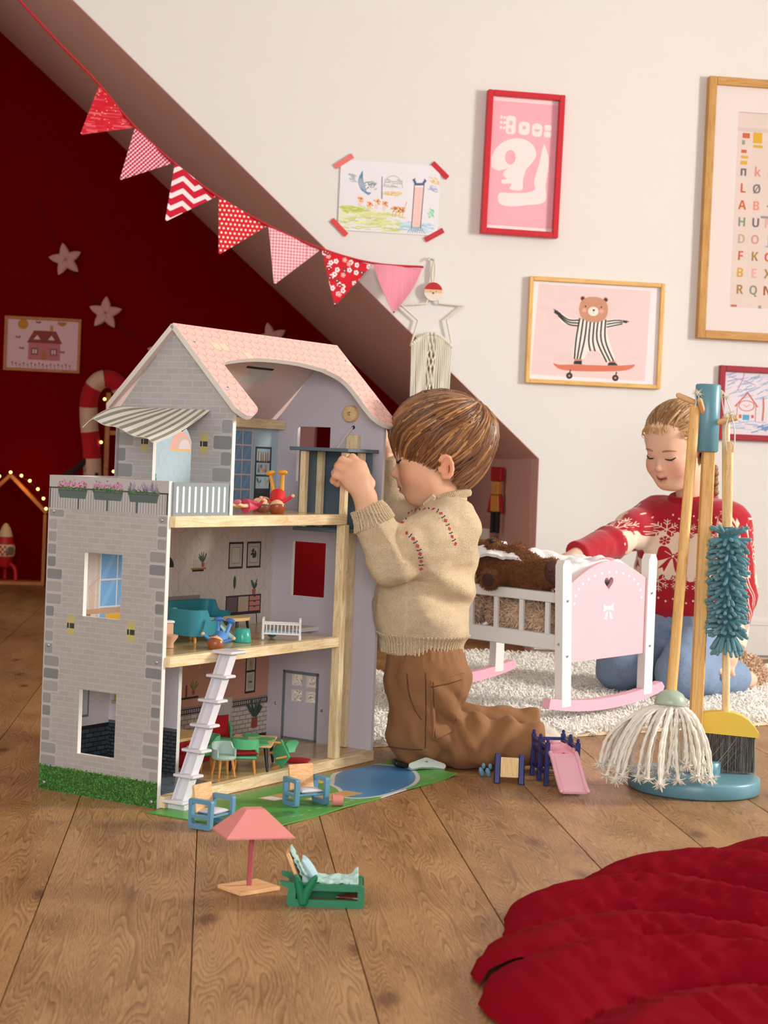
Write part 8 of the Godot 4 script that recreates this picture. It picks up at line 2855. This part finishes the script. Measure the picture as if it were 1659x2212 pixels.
func puffy_star(r: float, rot: float, dep: float) -> G:
	var g := G.new()
	var N := 60
	for s in [1, -1]:
		g.sheet(N, 8, func(u, v):
			var a: float = PI / 2 + rot + u * TAU * s
			var k := fposmod(u * 10.0 * 0.5, 1.0)
			var w := absf(k - 0.5) * 2.0
			var rad := r * lerpf(0.5, 1.0, pow(w, 1.35))
			return Vector3(cos(a) * rad * (1 - v), sin(a) * rad * (1 - v), s * dep * sqrt(maxf(0.0, 1.0 - pow(1 - v, 2.2))) * (0.6 + 0.4 * (1.0 - w))))
	return g

func build_alcove() -> void:
	var warm := mat(srgb(214, 150, 96), 0.6, {"tex": M.pine.albedo_texture, "scale": Vector3(2, 8, 1)})
	frame("picture_frame", "wood-framed picture of a pink house on the dark red wall", "picture", Rect2(-1.862, 0.897, 0.32, 0.231), 0.012, 0.018, warm, art_house_dark(), 0.0, 0.0, Vector3(0, 0, -2.23))
	var sg := thing("star_garland", "string of four padded pink stars across the dark red wall", "garland", WALL)
	var felt := mat(srgb(226, 168, 156), 0.95, {"rim": 0.5, "tri": 1, "bump": [M.weave, 0.05], "scale": 20.0})
	var sp := [Vector3(-1.617, 1.374, -2.20), Vector3(-1.443, 1.158, -2.20), Vector3(-1.19, 1.005, -2.20), Vector3(-0.735, 1.085, -2.20)]
	for i in 4:
		var g := puffy_star(0.072, [0.22, -0.03, 0.15, 0.28][i], 0.016)
		obj("star", g, felt, sg).position = sp[i]
	obj("string", G.new().tube(curve([Vector3(-1.75, 1.62, -2.22), sp[0] + Vector3(0, 0, -0.014), Vector3(-1.52, 1.25, -2.215), sp[1] + Vector3(0, 0, -0.014), Vector3(-1.33, 1.07, -2.215), sp[2] + Vector3(0, 0, -0.014), Vector3(-0.95, 1.0, -2.215), sp[3] + Vector3(0, 0, -0.014), Vector3(-0.61, 1.135, -2.215)], 5), 0.0018, 5), mat(srgb(70, 20, 20), 0.9), sg)
	# house-shaped shelf
	var hs := thing("house_shelf", "wooden house-shaped open shelf standing in the alcove", "shelf", WALL * Transform3D(Basis.IDENTITY, Vector3(-1.805, 0.001, -2.10)))
	var th := 0.016
	obj("shelf_board", G.new().box(Vector3(0, 0.008, 0), Vector3(0.31, th, 0.10), 0.002), warm, hs)
	for s in [-1, 1]:
		obj("side_board", G.new().box(Vector3(s * 0.148, 0.156, 0), Vector3(0.014, 0.286, 0.10), 0.002), warm, hs)
		obj("roof_board", G.new().box(Vector3(s * 0.0765, 0.380, 0), Vector3(0.218, 0.015, 0.10), 0.002, Basis(Vector3.BACK, -s * 0.785)), warm, hs)
	# rocket
	var rk := thing("toy_rocket", "red and cream toy rocket inside the house-shaped shelf", "toy rocket", WALL * Transform3D(Basis.IDENTITY, Vector3(-1.817, 0.018, -2.09)))
	var cream := mat(srgb(228, 200, 150), 0.5)
	var rred := mat(srgb(196, 14, 30), 0.45)
	obj("nose_cone", G.new().lathe(Vector3(0, 0.182, 0), [Vector2(0.030, 0), Vector2(0.026, 0.018), Vector2(0.018, 0.038), Vector2(0.008, 0.053), Vector2(0, 0.058)], 24), cream, rk)
	obj("upper_body", G.new().lathe(Vector3(0, 0.150, 0), [Vector2(0.037, 0), Vector2(0.030, 0.032)], 24), rred, rk)
	obj("window_band", G.new().lathe(Vector3(0, 0.100, 0), [Vector2(0.037, 0), Vector2(0.041, 0.006), Vector2(0.042, 0.040), Vector2(0.037, 0.05)], 24), cream, rk)
	obj("lower_body", G.new().lathe(Vector3(0, 0.055, 0), [Vector2(0, 0), Vector2(0.024, 0.0), Vector2(0.031, 0.02), Vector2(0.037, 0.045)], 24), rred, rk)
	obj("porthole", G.new().lathe(Vector3(0.022, 0.125, 0.036), [Vector2(0.017, -0.004), Vector2(0.017, 0.004), Vector2(0.013, 0.006), Vector2(0.012, 0.003), Vector2(0, 0.003)], 20, Basis(Vector3.UP, 0.5) * Basis(Vector3.RIGHT, PI / 2)), mat(srgb(130, 110, 80), 0.3), rk)
	for i in 8:
		for j in 4:
			if (i + j) % 2: continue
			var a := PI * 0.42 + i * 0.22
			obj("check", G.new().box(Vector3(cos(a) * 0.0415, 0.109 + j * 0.0105, sin(a) * 0.0415), Vector3(0.0085, 0.0095, 0.002), 0.0, Basis(Vector3.UP, PI / 2 - a)), rred, rk)
	for i in 3:
		var a := 0.5 + i * TAU / 3
		var d := Vector3(cos(a), 0, sin(a))
		obj("fin", G.new().tube(curve([Vector3(0, 0.07, 0) + d * 0.026, Vector3(0, 0.05, 0) + d * 0.050, Vector3(0, 0.004, 0) + d * 0.056], 5), 0.009, 10), rred, rk)
	# string lights: bulbs glow and carry a little light each
	var sl := thing("string_lights", "warm glowing fairy lights looped over the house shelf and ladder", "string lights", WALL)
	var bulbs := [[-1.90, 0.44], [-1.846, 0.452], [-1.801, 0.47], [-1.757, 0.458], [-1.722, 0.438], [-1.688, 0.405], [-1.664, 0.367], [-1.652, 0.325], [-1.43, 0.79], [-1.492, 0.754], [-1.49, 0.667], [-1.438, 0.61], [-1.453, 0.538], [-1.382, 0.49]]
	var glow := mat(srgb(255, 236, 180), 0.5, {"emit": [srgb(255, 206, 110), 4.0]})
	var pts := []
	var bg := G.new().ball(Vector3.ZERO, Vector3.ONE * 0.0062, 12)
	var bmesh := mesh_of([bg, glow])
	for i in bulbs.size():
		var p := Vector3(bulbs[i][0], bulbs[i][1], -2.01 if i < 8 else -2.05)
		pts.append(p + Vector3(0, -0.006, -0.004))
		obj("bulb", bmesh, null, sl).position = p
		if i in [4, 10]:
			var ol := OmniLight3D.new()
			ol.name = "bulb_light"
			ol.light_color = srgb(255, 196, 110)
			ol.light_energy = 0.006
			ol.omni_range = 8.0
			ol.omni_attenuation = 2.0
			ol.shadow_enabled = true
			ol.light_size = 0.006
			sl.add_child(ol, true)
			ol.position = p
	obj("wire", G.new().tube(curve(pts.slice(0, 8), 4), 0.0009, 4), M.dark, sl)
	obj("wire", G.new().tube(curve(pts.slice(8), 4), 0.0009, 4), M.dark, sl)
	# ladder shelf and candy-cane cushion hanging over it
	var ls := thing("ladder_shelf", "narrow wooden ladder shelf standing behind the dollhouse", "ladder shelf", WALL * Transform3D(Basis.IDENTITY, Vector3(-1.27, 0.001, -2.12)))
	for x in [-0.145, 0.145]: obj("upright", G.new().box(Vector3(x, 0.41, 0), Vector3(0.022, 0.82, 0.03), 0.003), warm, ls)
	for y in [0.12, 0.38, 0.65]: obj("rung", G.new().box(Vector3(0, y, 0), Vector3(0.27, 0.02, 0.10 if y < 0.6 else 0.03), 0.003), warm, ls)
	var cc := thing("candy_cane_cushion", "red and cream striped candy cane cushion with dark-footed gnome face hung on the ladder", "cushion", WALL)
	var path := curve([Vector3(-1.463, 0.25, -2.08), Vector3(-1.468, 0.40, -2.08), Vector3(-1.474, 0.56, -2.075), Vector3(-1.492, 0.70, -2.07), Vector3(-1.492, 0.80, -2.06), Vector3(-1.455, 0.865, -2.05), Vector3(-1.395, 0.868, -2.05), Vector3(-1.355, 0.82, -2.06), Vector3(-1.33, 0.74, -2.07)], 8)
	var segs := [0, 7, 15, 21, 28, 36, 43, 52, path.size() - 1]
	var cream2 := mat(srgb(226, 186, 160), 0.95, {"rim": 0.5})
	var red2 := mat(srgb(190, 18, 34), 0.95, {"rim": 0.5})
	for i in segs.size() - 1:
		obj("stripe", G.new().tube(path.slice(segs[i], segs[i + 1] + 1), 0.050, 14, false, false, 0.75), red2 if i % 2 == 0 else cream2, cc)
	for e in [[Vector3(-1.50, 0.53, -2.05), Vector3(-1.575, 0.455, -2.04)], [Vector3(-1.50, 0.41, -2.05), Vector3(-1.580, 0.365, -2.04)]]:
		var q := (e[0] as Vector3).lerp(e[1], 0.55)
		obj("foot", G.new().tube([e[0], q, e[1]], [0.012, 0.014, 0.024], 12), mat(srgb(44, 26, 26), 0.95), cc)
	obj("nose", G.new().ball(Vector3(-1.452, 0.475, -2.035), Vector3(0.009, 0.008, 0.008), 10), M.dark, cc)
	obj("smile", G.new().tube(Array(curve([Vector3(-1.488, 0.515, -2.045), Vector3(-1.498, 0.49, -2.046), Vector3(-1.482, 0.465, -2.044)], 4)), 0.0022, 6), M.dark, cc)
	# behind the house: red cushion by the window, pink cabinet; by the side wall a stool with star, a hanging toy
	var g := cushion(0.34, 0.13, 0.46, 34)
	for i in g.v.size():
		var q := g.v[i]
		g.v[i] += g.n[i] * 0.007 * (sin(q.x * 42.0 + q.z * 30.0 + 2.0 * sin(q.z * 18.0)) + sin(q.x * 23.0 - q.z * 52.0)) * ease2(1.0 - absf(q.z) / 0.23)
	tag(obj("floor_cushion", g, mat(srgb(104, 2, 8), 0.9, {"spec": 0.2})), "large red floor cushion seen through the dollhouse middle window", "cushion").transform = Transform3D(Basis(Vector3.UP, 0.3) * Basis(Vector3.RIGHT, PI / 2 - 0.25), Vector3(-0.235, 0.235, -5.25))
	var cb := thing("storage_cabinet", "dusty pink low storage cabinet in the alcove seen through the upper dollhouse window", "cabinet", WALL * Transform3D(Basis.IDENTITY, Vector3(-0.845, 0.001, -1.62)))
	obj("body", G.new().box(Vector3(0, 0.365, 0), Vector3(0.50, 0.73, 0.34), 0.006), mat(srgb(190, 136, 134), 0.7), cb)
	for s in [-1, 1]:
		var d := obj("door", G.new().box(Vector3(s * 0.124, 0.365, 0.178), Vector3(0.235, 0.69, 0.016), 0.004), mat(srgb(196, 142, 140), 0.7), cb)
		obj("knob", G.new().ball(Vector3(s * 0.03, 0.40, 0.194), Vector3.ONE * 0.011, 12), warm, d)
	var so := thing("toy_chest", "pale wooden chest with lid beside the alcove side wall", "chest", WALL * Transform3D(Basis.IDENTITY, Vector3(-0.115, 0.001, -0.9)))
	obj("body", G.new().box(Vector3(0, 0.145, 0), Vector3(0.19, 0.29, 0.22), 0.006), M.light_wood, so)
	obj("lid", G.new().box(Vector3(0, 0.302, 0), Vector3(0.205, 0.024, 0.235), 0.005), M.beech, so)
	g = G.new().box(Vector3(0, 0.021, 0), Vector3(0.115, 0.042, 0.06), 0.004)
	tag(obj("wooden_block", g, mat(srgb(246, 236, 218), 0.6)), "cream wooden block on the chest under the star", "block").transform = WALL * xf(Vector3(-0.072, 0.3145, -0.86))
	g = G.new()
	g.panel(star_pts(0.035, 0.5, 0.1), [], 0.022)
	tag(obj("wooden_star", g, mat(srgb(248, 232, 204), 0.5)), "white wooden star leaning in front of the cream block", "star").transform = WALL * xf(Vector3(-0.092, 0.349, -0.81))
	var nt := thing("wooden_puppet", "red-capped wooden jumping puppet hanging on the alcove side wall", "puppet", WALL * Transform3D(Basis(Vector3.UP, -PI / 2 + 0.4), Vector3(-0.02, 0.40, -0.72)))
	obj("cap", G.new().box(Vector3(0, 0.155, 0), Vector3(0.065, 0.05, 0.02), 0.004), M.red, nt)
	obj("head", G.new().box(Vector3(0, 0.105, 0.002), Vector3(0.045, 0.05, 0.02), 0.005), M.orange_wood, nt)
	obj("torso", G.new().box(Vector3(0, 0.05, 0.002), Vector3(0.05, 0.06, 0.018), 0.004), M.orange_wood, nt)
	for s in [-1, 1]:
		obj("arm", G.new().box(Vector3(s * 0.034, 0.05, 0.002), Vector3(0.013, 0.07, 0.012), 0.003, Basis(Vector3.BACK, s * 0.25)), M.red, nt)
		obj("leg", G.new().box(Vector3(s * 0.015, -0.015, 0.002), Vector3(0.017, 0.08, 0.014), 0.003), M.dark, nt)
